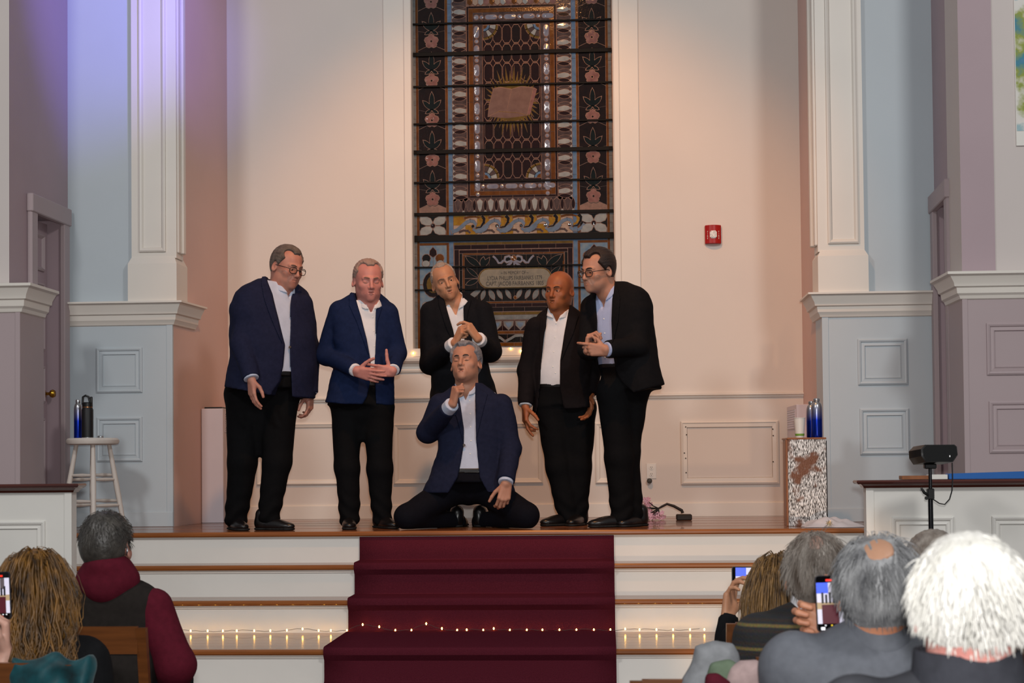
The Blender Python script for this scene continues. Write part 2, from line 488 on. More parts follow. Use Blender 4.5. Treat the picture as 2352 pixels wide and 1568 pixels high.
# ---------------------------------------------------------------- mauve side walls with the doors, front piers
def door_side(s):
    L = s < 0
    nm = 'left' if L else 'right'
    xo, xf = (X_PL, X_FL) if L else (X_PR, X_FR)
    sg = -1 if L else 1
    d = np.array([xf - xo, Y_F - Y_P]); ln = np.linalg.norm(d); d = d / ln
    nrm = np.array([-d[1], d[0]]) * (-1 if L else 1)          # towards the stage
    if nrm[0] * (-sg) < 0: nrm = -nrm
    O = np.array([xo, Y_P, 0.0])
    U = np.array([d[0], d[1], 0]); N = np.array([nrm[0], nrm[1], 0]); V = np.array([0, 0, 1.0])
    def along(px, py=700):
        r = pray(px, py); # intersect with the wall plane
        t = ((O - CAMLOC) @ N) / (r @ N)
        p = CAMLOC + r * t
        return (p - O) @ U, p[2]
    def blk(mb, u0, u1, v0, v1, n0, n1):
        pts = [[O + U * u + V * v + N * n for (u, v) in ((u0, v0), (u1, v0), (u1, v1), (u0, v1))] for n in (n0, n1)]
        return mb.rings(pts)
    wl = thing('wall_' + nm, (xo, Y_P, ZS), 'mauve %s side wall of the stage with a doorway' % nm, 'wall', kind='structure')
    if L:
        du0, du1 = along(150)[0], along(62)[0]
        dz = along(66, 452)[1]
    else:
        du0, du1 = along(2150)[0], along(2190)[0]
        dz = along(2188, 414)[1]
    du0 = max(du0, 0.02); du1 = min(du1, ln - 0.06)
    cw = 0.1
    blk(MB(), 0, du0 + cw - 0.03, ZS, ZT, 0, -0.2).build('wall_surface', mauve_paint, wl)
    blk(MB(), du1 - cw + 0.03, ln, ZS, ZT, 0, -0.2).build('wall_surface', mauve_paint, wl)
    blk(MB(), du0 + cw - 0.03, du1 - cw + 0.03, dz - cw + 0.03, ZT, 0, -0.2).build('wall_surface', mauve_paint, wl)
    dr = thing('door_%d' % (1 if L else 2), tuple((O + U * (du0 + du1) / 2))[:2] + (ZS,), 'mauve panelled door with moulded casing in the %s side wall' % nm, 'door', kind='structure')
    blk(MB(), du0, du0 + cw, ZS, dz, 0.0, 0.035).build('door_casing', mauve_panel, dr, bevel=0.006)
    blk(MB(), du1 - cw, du1, ZS, dz, 0.0, 0.035).build('door_casing', mauve_panel, dr, bevel=0.006)
    blk(MB(), du0 - 0.01, du1 + 0.01, dz - cw, dz + 0.02, 0.0, 0.045).build('door_casing', mauve_panel, dr, bevel=0.006)
    blk(MB(), du0 + cw, du1 - cw, ZS, dz - cw, -0.09, -0.13).build('door_leaf', mauve_paint, dr)
    uu0, uu1 = du0 + cw + 0.07, du1 - cw - 0.07
    H = dz - cw - ZS
    for (f0, f1) in ((0.06, 0.36), (0.41, 0.53), (0.58, 0.80), (0.84, 0.96)):
        mb = MB()
        mb.frame(O + N * -0.09, U, V, N, uu0, uu1, ZS + H * f0, ZS + H * f1, [(0, 0), (0, 0.012), (0.012, 0.018), (0.025, 0.006), (0.03, 0)])
        mb.build('door_panel', mauve_panel, dr)
    if L:
        u, z = along(116, 902)
        c = O + U * (du0 + cw + 0.055) + N * -0.09
        c = np.array([c[0], c[1], z])
        kb = MB()
        kb.lathe([(0.0, 0), (0.026, 0), (0.026, 0.006), (0.011, 0.01), (0.010, 0.035), (0.024, 0.045), (0.029, 0.06), (0.022, 0.074), (0.0, 0.078)], (0, 0, 0), 16, 'x')
        kb.v = [(c[0] + v[0], c[1] + v[1], c[2] + v[2]) for v in kb.v]
        kb.build('door_knob', mat('polished_brass', 'b8862e', 0.2, metal=1.0, var=0.05), dr, smooth=True)
    # front pier
    pr_ = thing('wall_front_' + nm, (xf, Y_F, 0), 'pinkish grey front pier with panelled mauve base at the %s edge' % nm, 'wall', kind='structure')
    x2 = xf + sg * 2.2
    a, b = min(xf, x2), max(xf, x2)
    MB().box(a, b, Y_F, Y_F + 0.35, ZS - 0.9, ZT).build('wall_surface', pier_paint, pr_)
    zt = W(10, 656, Y_F)[2] if L else W(2260, 628, Y_F)[2]
    zb_ = W(10, 718, Y_F)[2] if L else W(2260, 687, Y_F)[2]
    xl = W(47, 900, Y_F - 0.04)[0] if L else W(2213, 900, Y_F - 0.04)[0]
    aa, bb_ = min(xl, x2), max(xl, x2)
    MB().box(aa, bb_, Y_F - 0.04, Y_F + 0.36, 0, zb_ + 0.01).build('panelled_base', mauve_panel, pr_)
    h = zt - zb_
    pf = [(0, zb_ - 0.006), (0.012, zb_), (0.02, zb_ + 0.12 * h), (0.035, zb_ + 0.2 * h), (0.04, zb_ + 0.42 * h), (0.055, zb_ + 0.46 * h), (0.06, zb_ + 0.6 * h),
          (0.085, zb_ + 0.84 * h), (0.105, zb_ + 0.9 * h), (0.105, zt), (-0.03, zt)]
    yr = Y_F + 0.36
    path = [(x2, Y_F - 0.04), (xl, Y_F - 0.04), (xl, yr)] if L else [(xl, yr), (xl, Y_F - 0.04), (x2, Y_F - 0.04)]
    struct(MB().sweep(path, pf).build('trim_%d' % (6 if L else 7), trim_paint, smooth=25), 'stepped cream cornice on the front pier at the %s edge' % nm, 'cornice')
    cb = 0.03
    MB().box(*((xl - cb, xl) if L else (xl, xl + cb)), Y_F - 0.047, Y_F - 0.04, 0, zb_).build('corner_board', mauve_panel, pr_)
    if not L:
        for (x0, x1, t_, u) in ((2267, 2400, 740, 861), (2273, 2406, 920, 1040)):
            p0, p1 = W(x0, u, Y_F - 0.04), W(x1, t_, Y_F - 0.04)
            MB().frame((0, Y_F - 0.04, 0), (1, 0, 0), (0, 0, 1), (0, -1, 0), p0[0], p1[0], p0[2], p1[2],
                       [(0, 0), (0, 0.01), (0.01, 0.016), (0.02, 0.012), (0.024, 0.004), (0.04, 0.006), (0.046, 0.010), (0.05, 0.0)]).build('wall_panel', mauve_panel, pr_)
    return N
door_side(-1)
door_side(1)

# ---------------------------------------------------------------- panelled rails in front of the stage
Y_RL = -1.33
def rail(s):
    L = s < 0
    yr = Y_RL
    xe = W(165, 1200, yr)[0] if L else W(1990, 1200, yr)[0]
    x2 = xe - 2.0 if L else xe + 2.2
    a, b = min(xe, x2), max(xe, x2)
    zt = W(80, 1111, yr)[2] if L else W(2150, 1101, yr)[2]
    zc_ = W(80, 1131, yr)[2] if L else W(2150, 1119, yr)[2]
    t = thing('stage_rail', ((a + b) / 2, yr, 0), 'white panelled rail with mahogany cap at the %s of the steps' % ('left' if L else 'right'), 'rail', group='panelled rails flanking the steps')
    MB().box(a, b, yr, yr + 0.075, 0, zc_).build('rail_wall', white_paint, t)
    pr = [(-0.12, zc_ + 0.02), (-0.12, zt), (0.045, zt), (0.055, zt - 0.008), (0.05, zt - 0.02), (0.03, zt - 0.026), (0.022, zc_ + 0.004), (0.012, zc_), (-0.1, zc_)]
    path = [(x2, yr), (xe, yr), (xe, yr + 0.075)] if L else [(xe, yr + 0.075), (xe, yr), (x2, yr)]
    mb = MB()
    cap = [(0.0, zc_), (0.012, zc_), (0.02, zc_ + 0.012), (0.032, zc_ + 0.022), (0.05, zt - 0.02), (0.058, zt - 0.01), (0.052, zt), (0.0, zt)]
    mb.sweep(path, cap)
    mb.box(a, b, yr, yr + 0.12, zc_, zt)
    mb.build('mahogany_cap', mahogany, t)
    e = 0.038
    MB().box(*((xe - e, xe + 0.001) if L else (xe - 0.001, xe + e)), yr - 0.008, yr, 0, zc_).build('corner_board', white_paint, t)
    pans = ((-150, 104, 1196, 1420),) if L else ((2050, 2190, 1186, 1330), (2280, 2440, 1184, 1330))
    for (x0, x1, t_, u) in pans:
        p0, p1 = W(x0, u, yr), W(x1, t_, yr)
        MB().frame((0, yr, 0), (1, 0, 0), (0, 0, 1), (0, -1, 0), p0[0], p1[0], max(0.1, p0[2]), p1[2],
                   [(0, 0), (0, 0.01), (0.008, 0.016), (0.018, 0.012), (0.022, 0.004), (0.034, 0.006), (0.04, 0.010), (0.044, 0.0)]).build('rail_panel', white_paint, t)
rail(-1)
rail(1)
# ================================================================== stained glass window
def glass(name, c, c2=None, rough=0.1, bump=0.55, bs=70, var=0.3):
    dk = lambda q: ''.join('%02x' % int(int(q[i:i + 2], 16) * 0.76) for i in (0, 2, 4))
    return mat('glass_' + name, dk(c), rough * 0.7, var=var, scale=22, bump=bump * 0.3, bscale=bs * 1.3, spec=0.4, color2=dk(c2) if c2 else None, bdist=0.003)
G = {
    'brown': glass('dark_brown', '2a1712', '1b0f0c'), 'dark': glass('near_black', '171312', '221c18'), 'wine': glass('wine_brown', '301613', '241110', bump=0.25),
    'amber': glass('amber', '8a5216', '6a3b10', bs=110), 'gold': glass('olive_gold', '8a6d2a', '6b5424', bump=0.2), 'yellow': glass('yellow', 'c39a2c', 'a8731f', bump=0.25),
    'blue': glass('soft_blue', '7f9cbb', '5f83ab', bump=0.4), 'opal': glass('opal_white', 'c4c6c2', 'a9aeb0', bump=0.35), 'pearl': glass('pearl_grey', '9ea3a3', '7b8082', bump=0.7, bs=120),
    'mauve': glass('mauve_smoke', '6d5a58', '4c3c3c', bump=0.45), 'pink': glass('rose_pink', 'b08078', '8d5f5a', bump=0.3), 'page': glass('page_rose', '8d6c62', '7c5c54', bump=0.12, rough=0.3),
    'cream': glass('cream_pink', 'd6bfae', 'c4a58c', bump=0.2), 'steel': glass('steel_blue', '8ba0bc', '75889f', bump=0.25), 'jewel': glass('jewel_lilac', 'a9adbd', '8b8ea2', bump=0.5, bs=90),
    'plaque': glass('plaque_pearl', 'b4ab97', '9c9688', bump=0.4, bs=130), 'green': glass('dark_green', '16201e', '101414'), 'sky': glass('sky_blue', '6f95b8', '9db0bb', bump=0.4),
}
lead = mat('copper_brown_lead', '6a4e42', 0.45, metal=0.3, var=0.2, scale=40)
iron = mat('black_iron_bar', '0b0908', 0.6, var=0.1, spec=0.15)

wn = thing('window_1', (float((gx0 + gx1) / 2), YG, float(gz0)), 'tall dark stained glass window with open book in a golden sunburst', 'window', kind='structure')
_ux0, _ux1 = W(949, 400, YG)[0], W(1409, 400, YG)[0]
def gu(u): return _ux0 + (u - 949) / (1409 - 949) * (_ux1 - _ux0)
_gz = {}
def gv(v):
    return W(1180, v, YG)[2]
MB().box(_ux0, _ux1, YG + 0.004, YG + 0.02, gz0, gz1).build('lead_backing', lead, wn)
LEADM = MB()
REST = {}
CNT = {}
def piece(pts, col, name='glass_piece', lay=0, inset=0.55, bulge=0.0, outline=True, sep=True):
    """one pane; pts are window coordinates, lay = how far it stands proud"""
    P = np.array(pts, float)
    c = P.mean(0)
    r = np.linalg.norm(P - c, axis=1).mean() + 1e-6
    Q = c + (P - c) * max(0.5, (1 - inset / r))
    y0 = YG - 0.0022 * lay
    f = [(gu(a), gv(b)) for a, b in Q]
    q_ = 0.03 if r < 24 else 0.0
    tx, tz = RND.uniform(-q_, q_), RND.uniform(-q_, q_)
    cx, cz = gu(c[0]), gv(c[1])
    n = len(f)
    front = [(x, y0 + (x - cx) * tx * 0.3 + (z - cz) * tz * 0.3, z) for x, z in f]
    back = [(x, YG + 0.006, z) for x, z in f]
    fs = [(j, j + n, (j + 1) % n + n, (j + 1) % n) for j in range(n)]
    if bulge:
        front.append((cx, y0 - bulge, cz))
        vs = front + back
        fs = [(j, j + n + 1, (j + 1) % n + n + 1, (j + 1) % n) for j in range(n)] + [(j, (j + 1) % n, n) for j in range(n)]
    else:
        vs = front + back
        fs = fs + [tuple(range(n))]
    if outline and lay > 0:
        E = c + (P - c) * (1 + 0.9 / r)
        LEADM.prism([(gu(a), gv(b)) for a, b in E], y0 + 0.0012, YG + 0.005)
    CNT[name] = CNT.get(name, 0) + 1
    if sep and CNT[name] <= 290:
        MB().add(vs, fs).build(name, G[col], wn)
    else:
        REST.setdefault(col, MB()).add(vs, fs)
def rect(a, b, c, d): return [(a, c), (b, c), (b, d), (a, d)]
def ell(cx, cy, rx, ry, n=12, a0=0.0, a1=2 * math.pi):
    full = abs(a1 - a0) > 6.2
    return [(cx + rx * math.cos(a0 + (a1 - a0) * k / (n if full else n - 1)), cy + ry * math.sin(a0 + (a1 - a0) * k / (n if full else n - 1))) for k in range(n)]
def lens(x0, y0, x1, y1, w, n=5):
    """pointed leaf from one tip to the other"""
    d = np.array([x1 - x0, y1 - y0]); nn = np.array([-d[1], d[0]]) / np.linalg.norm(d) * w
    up = [np.array([x0, y0]) + d * t + nn * math.sin(math.pi * t) ** 0.8 for t in np.linspace(0, 1, n + 1)]
    dn = [np.array([x0, y0]) + d * t - nn * math.sin(math.pi * t) ** 0.8 for t in np.linspace(1, 0, n + 1)]
    return [tuple(p) for p in up] + [tuple(p) for p in dn[1:-1]]

VT = -260
def mir(u): return 2356.5 - u                # mirror about the window's middle
def both(pts):
    return (pts, [(mir(a), b) for a, b in pts])
def strip(u0, u1, v0, v1, col, name, n, horizontal=False):
    for k in range(n):
        if horizontal:
            a, b = u0 + (u1 - u0) * k / n, u0 + (u1 - u0) * (k + 1) / n
            piece(rect(a, b, v0, v1), col, name, inset=0.4)
        else:
            a, b = v0 + (v1 - v0) * k / n, v0 + (v1 - v0) * (k + 1) / n
            piece(rect(u0, u1, a, b), col, name, inset=0.4)
def strip2(u0, u1, v0, v1, col, name, n):
    strip(u0, u1, v0, v1, col, name, n)
    strip(mir(u1), mir(u0), v0, v1, col, name, n)

# outer borders
strip2(949.5, 957, VT, 486, 'pearl', 'border_glass', 24)
strip2(949.5, 957, 492, 537, 'pearl', 'border_glass', 2)
strip2(949.5, 957, 552, 801, 'pearl', 'border_glass', 9)
strip2(957.5, 962, VT, 801, 'amber', 'amber_strip', 10)
strip2(1025.5, 1030, VT, 537, 'amber', 'amber_strip', 9)
strip2(1031, 1040.5, VT, 801, 'blue', 'blue_strip', 16)
# flower columns
for k in range(-3, 6):
    v = 88 + 91 * (k - 0)
    if v > 470: continue
    for sgn in (0, 1):
        T = (lambda u: u) if not sgn else mir
        cx = 993.5
        def pc(pts, col, name, **kw): piece([(T(a), b) for a, b in pts], col, name, **kw)
        pc([(962.5, v - 68), (980, v - 76), (993.5, v - 79), (1007, v - 76), (1025, v - 68), (1025, v - 22), (993.5, v - 16), (962.5, v - 22)], 'brown', 'background_glass')
        pc([(962.5, v - 22), (993.5, v - 16), (1025, v - 22), (1025, v + 22), (1007, v + 14), (993.5, v + 11), (980, v + 14), (962.5, v + 22)], 'brown', 'background_glass')
        m0 = (cx, v - 22)
        for (ex, ey, w) in ((cx, v - 64, 6), (cx - 21, v - 44, 5.5), (cx + 21, v - 44, 5.5), (cx - 15, v - 14, 4), (cx + 15, v - 14, 4)):
            pc(lens(m0[0], m0[1], ex, ey, w), 'green', 'leaf_glass', lay=1.2)
        for q in range(5):
            a = -math.pi / 2 + q * 2 * math.pi / 5
            pc(ell(cx + 9 * math.cos(a), v + 2 + 9 * math.sin(a), 7.5, 7.5, 8), 'pink', 'flower_petal_glass', lay=1.2 + 0.1 * q, bulge=0.001)
        pc(ell(cx, v + 2, 3, 3, 6), 'wine', 'flower_centre_glass', lay=2.2)
# leaf columns beside the inner frame
k = 0
v = -240.0
while v < 470:
    for sgn in (0, 1):
        T = (lambda u: u) if not sgn else mir
        def pc(pts, col, name, **kw): piece([(T(a), b) for a, b in pts], col, name, **kw)
        pc(rect(1041.5, 1074, v - 19, v + 19), 'mauve', 'smoke_glass', inset=0.3)
        pc([(1043, v), (1049, v - 5), (1058, v - 6.5), (1073, v - 3), (1073, v + 5), (1058, v + 6), (1049, v + 4)], 'opal', 'opal_leaf_glass', lay=1.4, bulge=0.001)
        pc(lens(1043, v + 12, 1073, v + 10, 4.5), 'wine', 'smoke_leaf_glass', lay=1.0)
        pc(lens(1043, v - 12, 1073, v - 10, 4.0), 'mauve', 'smoke_leaf_glass', lay=1.0)
        for q in (-12, 0, 12):
            pc([(1041.5, v + q - 4), (1046, v + q), (1041.5, v + q + 4)], 'opal', 'triangle_glass', lay=1.6, inset=0.2)
    v += 37.8
# inner frame
def ring_frame(u0, u1, v0, v1, w, col, name, n):
    strip(u0, u0 + w, v0, v1, col, name, n); strip(u1 - w, u1, v0, v1, col, name, n)
    strip(u0 + w, u1 - w, v0, v0 + w, col, name, max(2, n // 2), True); strip(u0 + w, u1 - w, v1 - w, v1, col, name, max(2, n // 2), True)
ring_frame(1075.5, mir(1075.5), 12, 452, 4, 'wine', 'frame_glass', 8)
ring_frame(1080.5, mir(1080.5), 17.5, 447, 9, 'amber', 'amber_frame_glass', 6)
piece(rect(1090, 1111, 27, 437), 'mauve', 'jewel_ground_glass'); piece(rect(mir(1111), mir(1090), 27, 437), 'mauve', 'jewel_ground_glass')
piece(rect(1111.5, mir(1111.5), 27, 49), 'mauve', 'jewel_ground_glass'); piece(rect(1111.5, mir(1111.5), 415, 437), 'mauve', 'jewel_ground_glass')
def pill(cx, cy, rx, ry, n=8):
    if rx > ry:
        return ell(cx + rx - ry, cy, ry, ry, n // 2 + 1, -math.pi / 2, math.pi / 2) + ell(cx - rx + ry, cy, ry, ry, n // 2 + 1, math.pi / 2, 3 * math.pi / 2)
    return ell(cx, cy + ry - rx, rx, rx, n // 2 + 1, 0, math.pi) + ell(cx, cy - ry + rx, rx, rx, n // 2 + 1, math.pi, 2 * math.pi)
v = 58.0
while v < 412:
    for T in (lambda u: u, mir):
        cx = T(1098)
        piece(pill(cx, v + 14, 6, 14), 'jewel', 'jewel_glass', lay=1.5, bulge=0.003)
        piece(ell(cx, v + 35, 4.5, 4.5, 8), 'jewel', 'round_jewel_glass', lay=1.5, bulge=0.003)
    v += 44
for vv in (38, 427):
    for q in range(4):
        u = 1112 + q * 43.5
        piece(pill(u + 20, vv, 14, 5.5), 'jewel', 'jewel_glass', lay=1.5, bulge=0.003)
        piece(ell(u - 2, vv, 4.5, 4.5, 8), 'jewel', 'round_jewel_glass', lay=1.5, bulge=0.003)
    for u in (1098, mir(1098)):
        piece(ell(u, vv, 6, 6, 8), 'jewel', 'round_jewel_glass', lay=1.5, bulge=0.003)
strip(1112, mir(1112), 49.5, 54, 'wine', 'frame_glass', 3, True); strip(1112, mir(1112), 410.5, 414.5, 'wine', 'frame_glass', 3, True)
# field of round-ended tiles
piece(rect(1112, mir(1112), 54.5, 410), 'wine', 'field_ground_glass', inset=0.2)
cw_ = (1243 - 1114) / 6
for r_ in range(8):
    for c_ in range(6):
        cx = 1114 + cw_ * (c_ + 0.5)
        cy = 55 + 44.3 * (r_ + 0.5)
        if abs(cy - 232) < 24 and 1130 < cx < 1232: continue
        piece([(cx - 9.6, cy - 13), (cx - 5, cy - 20.5), (cx + 5, cy - 20.5), (cx + 9.6, cy - 13), (cx + 9.6, cy + 13), (cx + 5, cy + 20.5), (cx - 5, cy + 20.5), (cx - 9.6, cy + 13)],
              'wine' if (r_ + c_) % 3 else 'brown', 'field_tile_glass', lay=0.6)
# quarter roses in the field's corners
for (cx, cy, sx, sy) in ((1114, 56, 1, 1), (1243, 56, -1, 1), (1114, 409, 1, -1), (1243, 409, -1, -1)):
    for (r0, r1, col) in ((0, 9, 'amber'), (9, 15, 'blue'), (15, 29, 'opal'), (29, 34, 'gold')):
        nn = 1 if r0 < 12 else 4
        for q in range(nn):
            a0, a1 = math.pi / 2 * q / nn, math.pi / 2 * (q + 1) / nn
            arc = [(cx + sx * r1 * math.cos(a0 + (a1 - a0) * t / 4), cy + sy * r1 * math.sin(a0 + (a1 - a0) * t / 4)) for t in range(5)]
            arc += [(cx + sx * r0 * math.cos(a1 - (a1 - a0) * t / 4), cy + sy * r0 * math.sin(a1 - (a1 - a0) * t / 4)) for t in range(5 if r0 else 1)]
            piece(arc, col if (q % 2 == 0 or col != 'opal') else 'mauve', 'corner_rose_glass', lay=1.3)
# sunburst and book
NR = 40
for q in range(NR):
    a = 2 * math.pi * (q + 0.5) / NR
    rx1, ry1 = (66, 84) if q % 2 == 0 else (58, 70)
    w = 2 * math.pi / NR * 0.48
    piece([(1179 + 45 * math.cos(a - w), 233 + 42 * math.sin(a - w)), (1179 + rx1 * math.cos(a), 233 + ry1 * math.sin(a)), (1179 + 45 * math.cos(a + w), 233 + 42 * math.sin(a + w))],
          'gold', 'sun_ray_glass', lay=1.3, inset=0.3)
piece(ell(1179, 233, 47, 46, 24), 'gold', 'sun_disc_glass', lay=1.8)
piece([(1136, 203), (1152, 200), (1178, 205), (1166, 256), (1148, 254), (1123, 266), (1126, 240)], 'page', 'book_page_glass', lay=2.6)
piece([(1178, 205), (1200, 199), (1228, 203), (1213, 264), (1190, 258), (1166, 256)], 'page', 'book_page_glass', lay=2.7)
piece([(1229, 203), (1236, 207), (1220, 264), (1214, 263)], 'pink', 'book_edge_glass', lay=2.6, inset=0.3)
piece([(1123, 267), (1148, 256), (1166, 258), (1190, 260), (1213, 266), (1168, 271)], 'page', 'book_edge_glass', lay=2.5)
# upper pieces above the inner frame, mostly outside the picture
for q in range(16):
    u = 1077 + q * 12.8
    piece([(u, -14), (u + 12, -14), (u + 12, 6), (u + 6, 11), (u, 6)], ('amber', 'cream', 'opal', 'pink')[q % 4], 'fan_glass', lay=0.8, bulge=0.001)
piece(rect(1076, mir(1076), VT, -16), 'brown', 'background_glass')
# leaf row under the inner frame
piece(rect(1041.5, mir(1041.5), 453, 487), 'mauve', 'smoke_glass', inset=0.3)
for q in range(11):
    u = 1052 + q * 25.2
    piece([(u, 455), (u + 7, 461), (u + 4, 478), (u, 485), (u - 4, 478), (u - 7, 461)], 'opal' if 2 <= q <= 8 else 'mauve', 'opal_leaf_glass', lay=1.4, bulge=0.001)
    piece(lens(u + 12.6, 485, u + 12.6, 456, 4), 'wine', 'smoke_leaf_glass', lay=1.0)
    piece([(u + 8, 486), (u + 17, 486), (u + 12.6, 481)], 'opal', 'triangle_glass', lay=1.6, inset=0.2)
# four-petal squares and the wave band
for T in (lambda u: u, mir):
    piece([(T(a), b) for a, b in rect(962.5, 1025, 493, 537)], 'dark', 'background_glass')
    for sx in (-1, 1):
        for sy in (-1, 1):
            piece([(T(993.7 + sx * a), 515 + sy * b) for a, b in ((1, 1), (16, 1), (26, 5), (30, 13), (29, 21), (14, 21), (5, 17), (1, 9))], 'opal', 'opal_petal_glass', lay=1.3, bulge=0.0015)
    piece(ell(T(993.7), 515, 5.5, 5.5, 10), 'wine', 'flower_centre_glass', lay=2.2, bulge=0.002)
for q in range(10):
    u = 1041.5 + q * 27.35
    piece(rect(u, u + 27.2, 493, 515), 'cream' if q % 2 else 'yellow', 'wave_ground_glass', inset=0.3)
    piece(rect(u, u + 27.2, 515, 536.5), 'yellow' if q % 3 == 1 else 'cream', 'wave_ground_glass', inset=0.3)
for q in range(5):
    u = 1044 + q * 55.5
    def ribbon(path, w0, w1, col, name, lay):
        P = np.array(path, float)
        T_ = np.gradient(P, axis=0); T_ /= np.linalg.norm(T_, axis=1)[:, None]
        Nn = np.stack([-T_[:, 1], T_[:, 0]], 1)
        w = np.linspace(w0, w1, len(P))[:, None]
        half = len(P) // 2
        for s0, s1 in ((0, half + 1), (half, len(P))):
            a, b = P[s0:s1] + Nn[s0:s1] * w[s0:s1], P[s0:s1] - Nn[s0:s1] * w[s0:s1]
            piece([tuple(x) for x in a] + [tuple(x) for x in b[::-1]], col, name, lay=lay, inset=0.2)
    ribbon([(u - 8, 530), (u + 6, 526), (u + 16, 518), (u + 26, 509), (u + 36, 505), (u + 44, 507), (u + 48, 513), (u + 46, 519), (u + 42, 521)], 4.5, 3.0, 'steel', 'wave_glass', 1.6)
    ribbon([(u + 42, 524), (u + 50, 530), (u + 60, 531), (u + 70, 525), (u + 76, 517)], 2.5, 4.0, 'steel', 'wave_glass', 1.5)
    ribbon([(u + 48, 522), (u + 60, 520), (u + 67, 510), (u + 68, 501), (u + 62, 495)], 1.0, 4.0, 'dark', 'wave_shade_glass', 1.7)
    ribbon([(u + 50, 518), (u + 58, 514), (u + 62, 506), (u + 60, 498)], 2.0, 3.5, 'yellow', 'wave_crest_glass', 1.6)
    ribbon([(u + 22, 499), (u + 34, 496), (u + 48, 496), (u + 60, 499)], 2.5, 1.5, 'amber', 'wave_crest_glass', 1.4)
    ribbon([(u + 10, 531), (u + 20, 527), (u + 30, 528), (u + 36, 533)], 2.5, 2.0, 'mauve', 'wave_shade_glass', 1.4)
    piece(ell(u + 42, 518, 4, 4, 8), 'green', 'round_jewel_glass', lay=2.2, bulge=0.002)
# lower panel
strip(962.5, mir(962.5), 549, 554, 'blue', 'blue_strip', 10, True)
strip(1042, mir(1042), 555, 560, 'gold', 'amber_strip', 5, True)
strip(1042, mir(1042), 561, 570, 'wine', 'brick_glass', 7, True)
strip(1054, mir(1054), 572.5, 579, 'wine', 'brick_glass', 6, True)
strip(1062, mir(1062), 580, 583, 'amber', 'amber_strip', 5, True)
strip2(1043, 1053, 571, 714, 'wine', 'brick_glass', 4)
strip2(1054.5, 1060.5, 580, 695, 'dark', 'brick_glass', 3)
strip2(1062, 1065.5, 584, 692, 'amber', 'amber_strip', 3)
strip(1062, mir(1062), 692, 695.5, 'amber', 'amber_strip', 5, True)
strip(1054, mir(1054), 696.5, 704, 'wine', 'brick_glass', 6, True)
strip(1054, mir(1054), 705, 714, 'brown', 'brick_glass', 5, True)
strip(1042, mir(1042), 716, 722, 'gold', 'amber_strip', 5, True)
strip(1042, mir(1042), 723, 733, 'pearl', 'border_glass', 6, True)
for q in range(8):
    a = 1066 + q * 28.4
    piece(rect(a, a + 28.2, 584, 637), 'dark', 'dark_ground_glass', inset=0.4)
    piece(rect(a, a + 28.2, 638, 691), 'dark', 'dark_ground_glass', inset=0.4)
for T in (lambda u: u, mir):
    for (x0, y0, x1, y1, w) in ((1068, 586, 1104, 612, 7), (1105, 612, 1110, 588, 6), (1108, 612, 1124, 590, 5), (1098, 636, 1070, 612, 5), (1098, 640, 1068, 652, 6), (1104, 662, 1072, 686, 6),
                               (1112, 664, 1104, 688, 5), (1122, 664, 1134, 688, 6), (1140, 664, 1152, 686, 5), (1160, 664, 1172, 686, 5)):
        piece([(T(a), b) for a, b in lens(x0, y0, x1, y1, w)], 'green' if y0 < 650 else 'pearl', 'leaf_glass', lay=1.2)
    # ribbon bow
    def rb(path, w, col='jewel'):
        P = np.array([(T(a), b) for a, b in path], float)
        T_ = np.gradient(P, axis=0); T_ /= np.linalg.norm(T_, axis=1)[:, None]
        Nn = np.stack([-T_[:, 1], T_[:, 0]], 1) * w
        piece([tuple(x) for x in P + Nn] + [tuple(x) for x in (P - Nn)[::-1]], col, 'bow_ribbon_glass', lay=1.8, inset=0.15)
    rb([(1176, 593), (1168, 588), (1160, 590), (1158, 598), (1163, 602), (1175, 598)], 2.2)
    rb([(1176, 598), (1172, 604), (1164, 610)], 2.6)
    rb([(1156, 597), (1150, 603), (1144, 603), (1141, 597), (1136, 591), (1132, 588)], 2.2)
rbp = [(1178, 598), (1178.5, 612), (1181.5, 612), (1182, 598)]
piece(rbp, 'jewel', 'bow_ribbon_glass', lay=1.7, inset=0.15)
piece(ell(1179, 593, 6.5, 6.5, 10), 'amber', 'round_jewel_glass', lay=2.4, bulge=0.003)
piece(ell(1182, 683, 4, 4, 8), 'amber', 'round_jewel_glass', lay=2.4, bulge=0.003)
piece(pill(1181.5, 638.5, 84, 23.5, 16), 'gold', 'plaque_rim_glass', lay=2.0, inset=0)
piece(pill(1181.5, 638.5, 81.5, 21, 16), 'plaque', 'plaque_glass', lay=2.5, inset=0, outline=False)
ink = mat('plaque_dark_lettering', '2c2620', 0.5)
for (txt, v, hgt, u) in (('~ IN MEMORY OF ~', 626.5, 8.5, 1181), ('LYDIA PHILLIPS FAIRBANKS 1779', 638.5, 10.5, 1181), ('CAPT. JACOB FAIRBANKS 1805', 651, 10.5, 1181)):
    o = add_text(None, txt, 1.0, gu(u), YG - 0.0068, gv(v), ink, 'plaque_lettering', wn, extrude=0.0008)
    kk = (gv(600) - gv(601))
    o.scale = (hgt * kk * (0.86 if len(txt) < 20 else 0.9 * 150 / (len(txt) * 5.6)), hgt * kk * 1.25, 1)
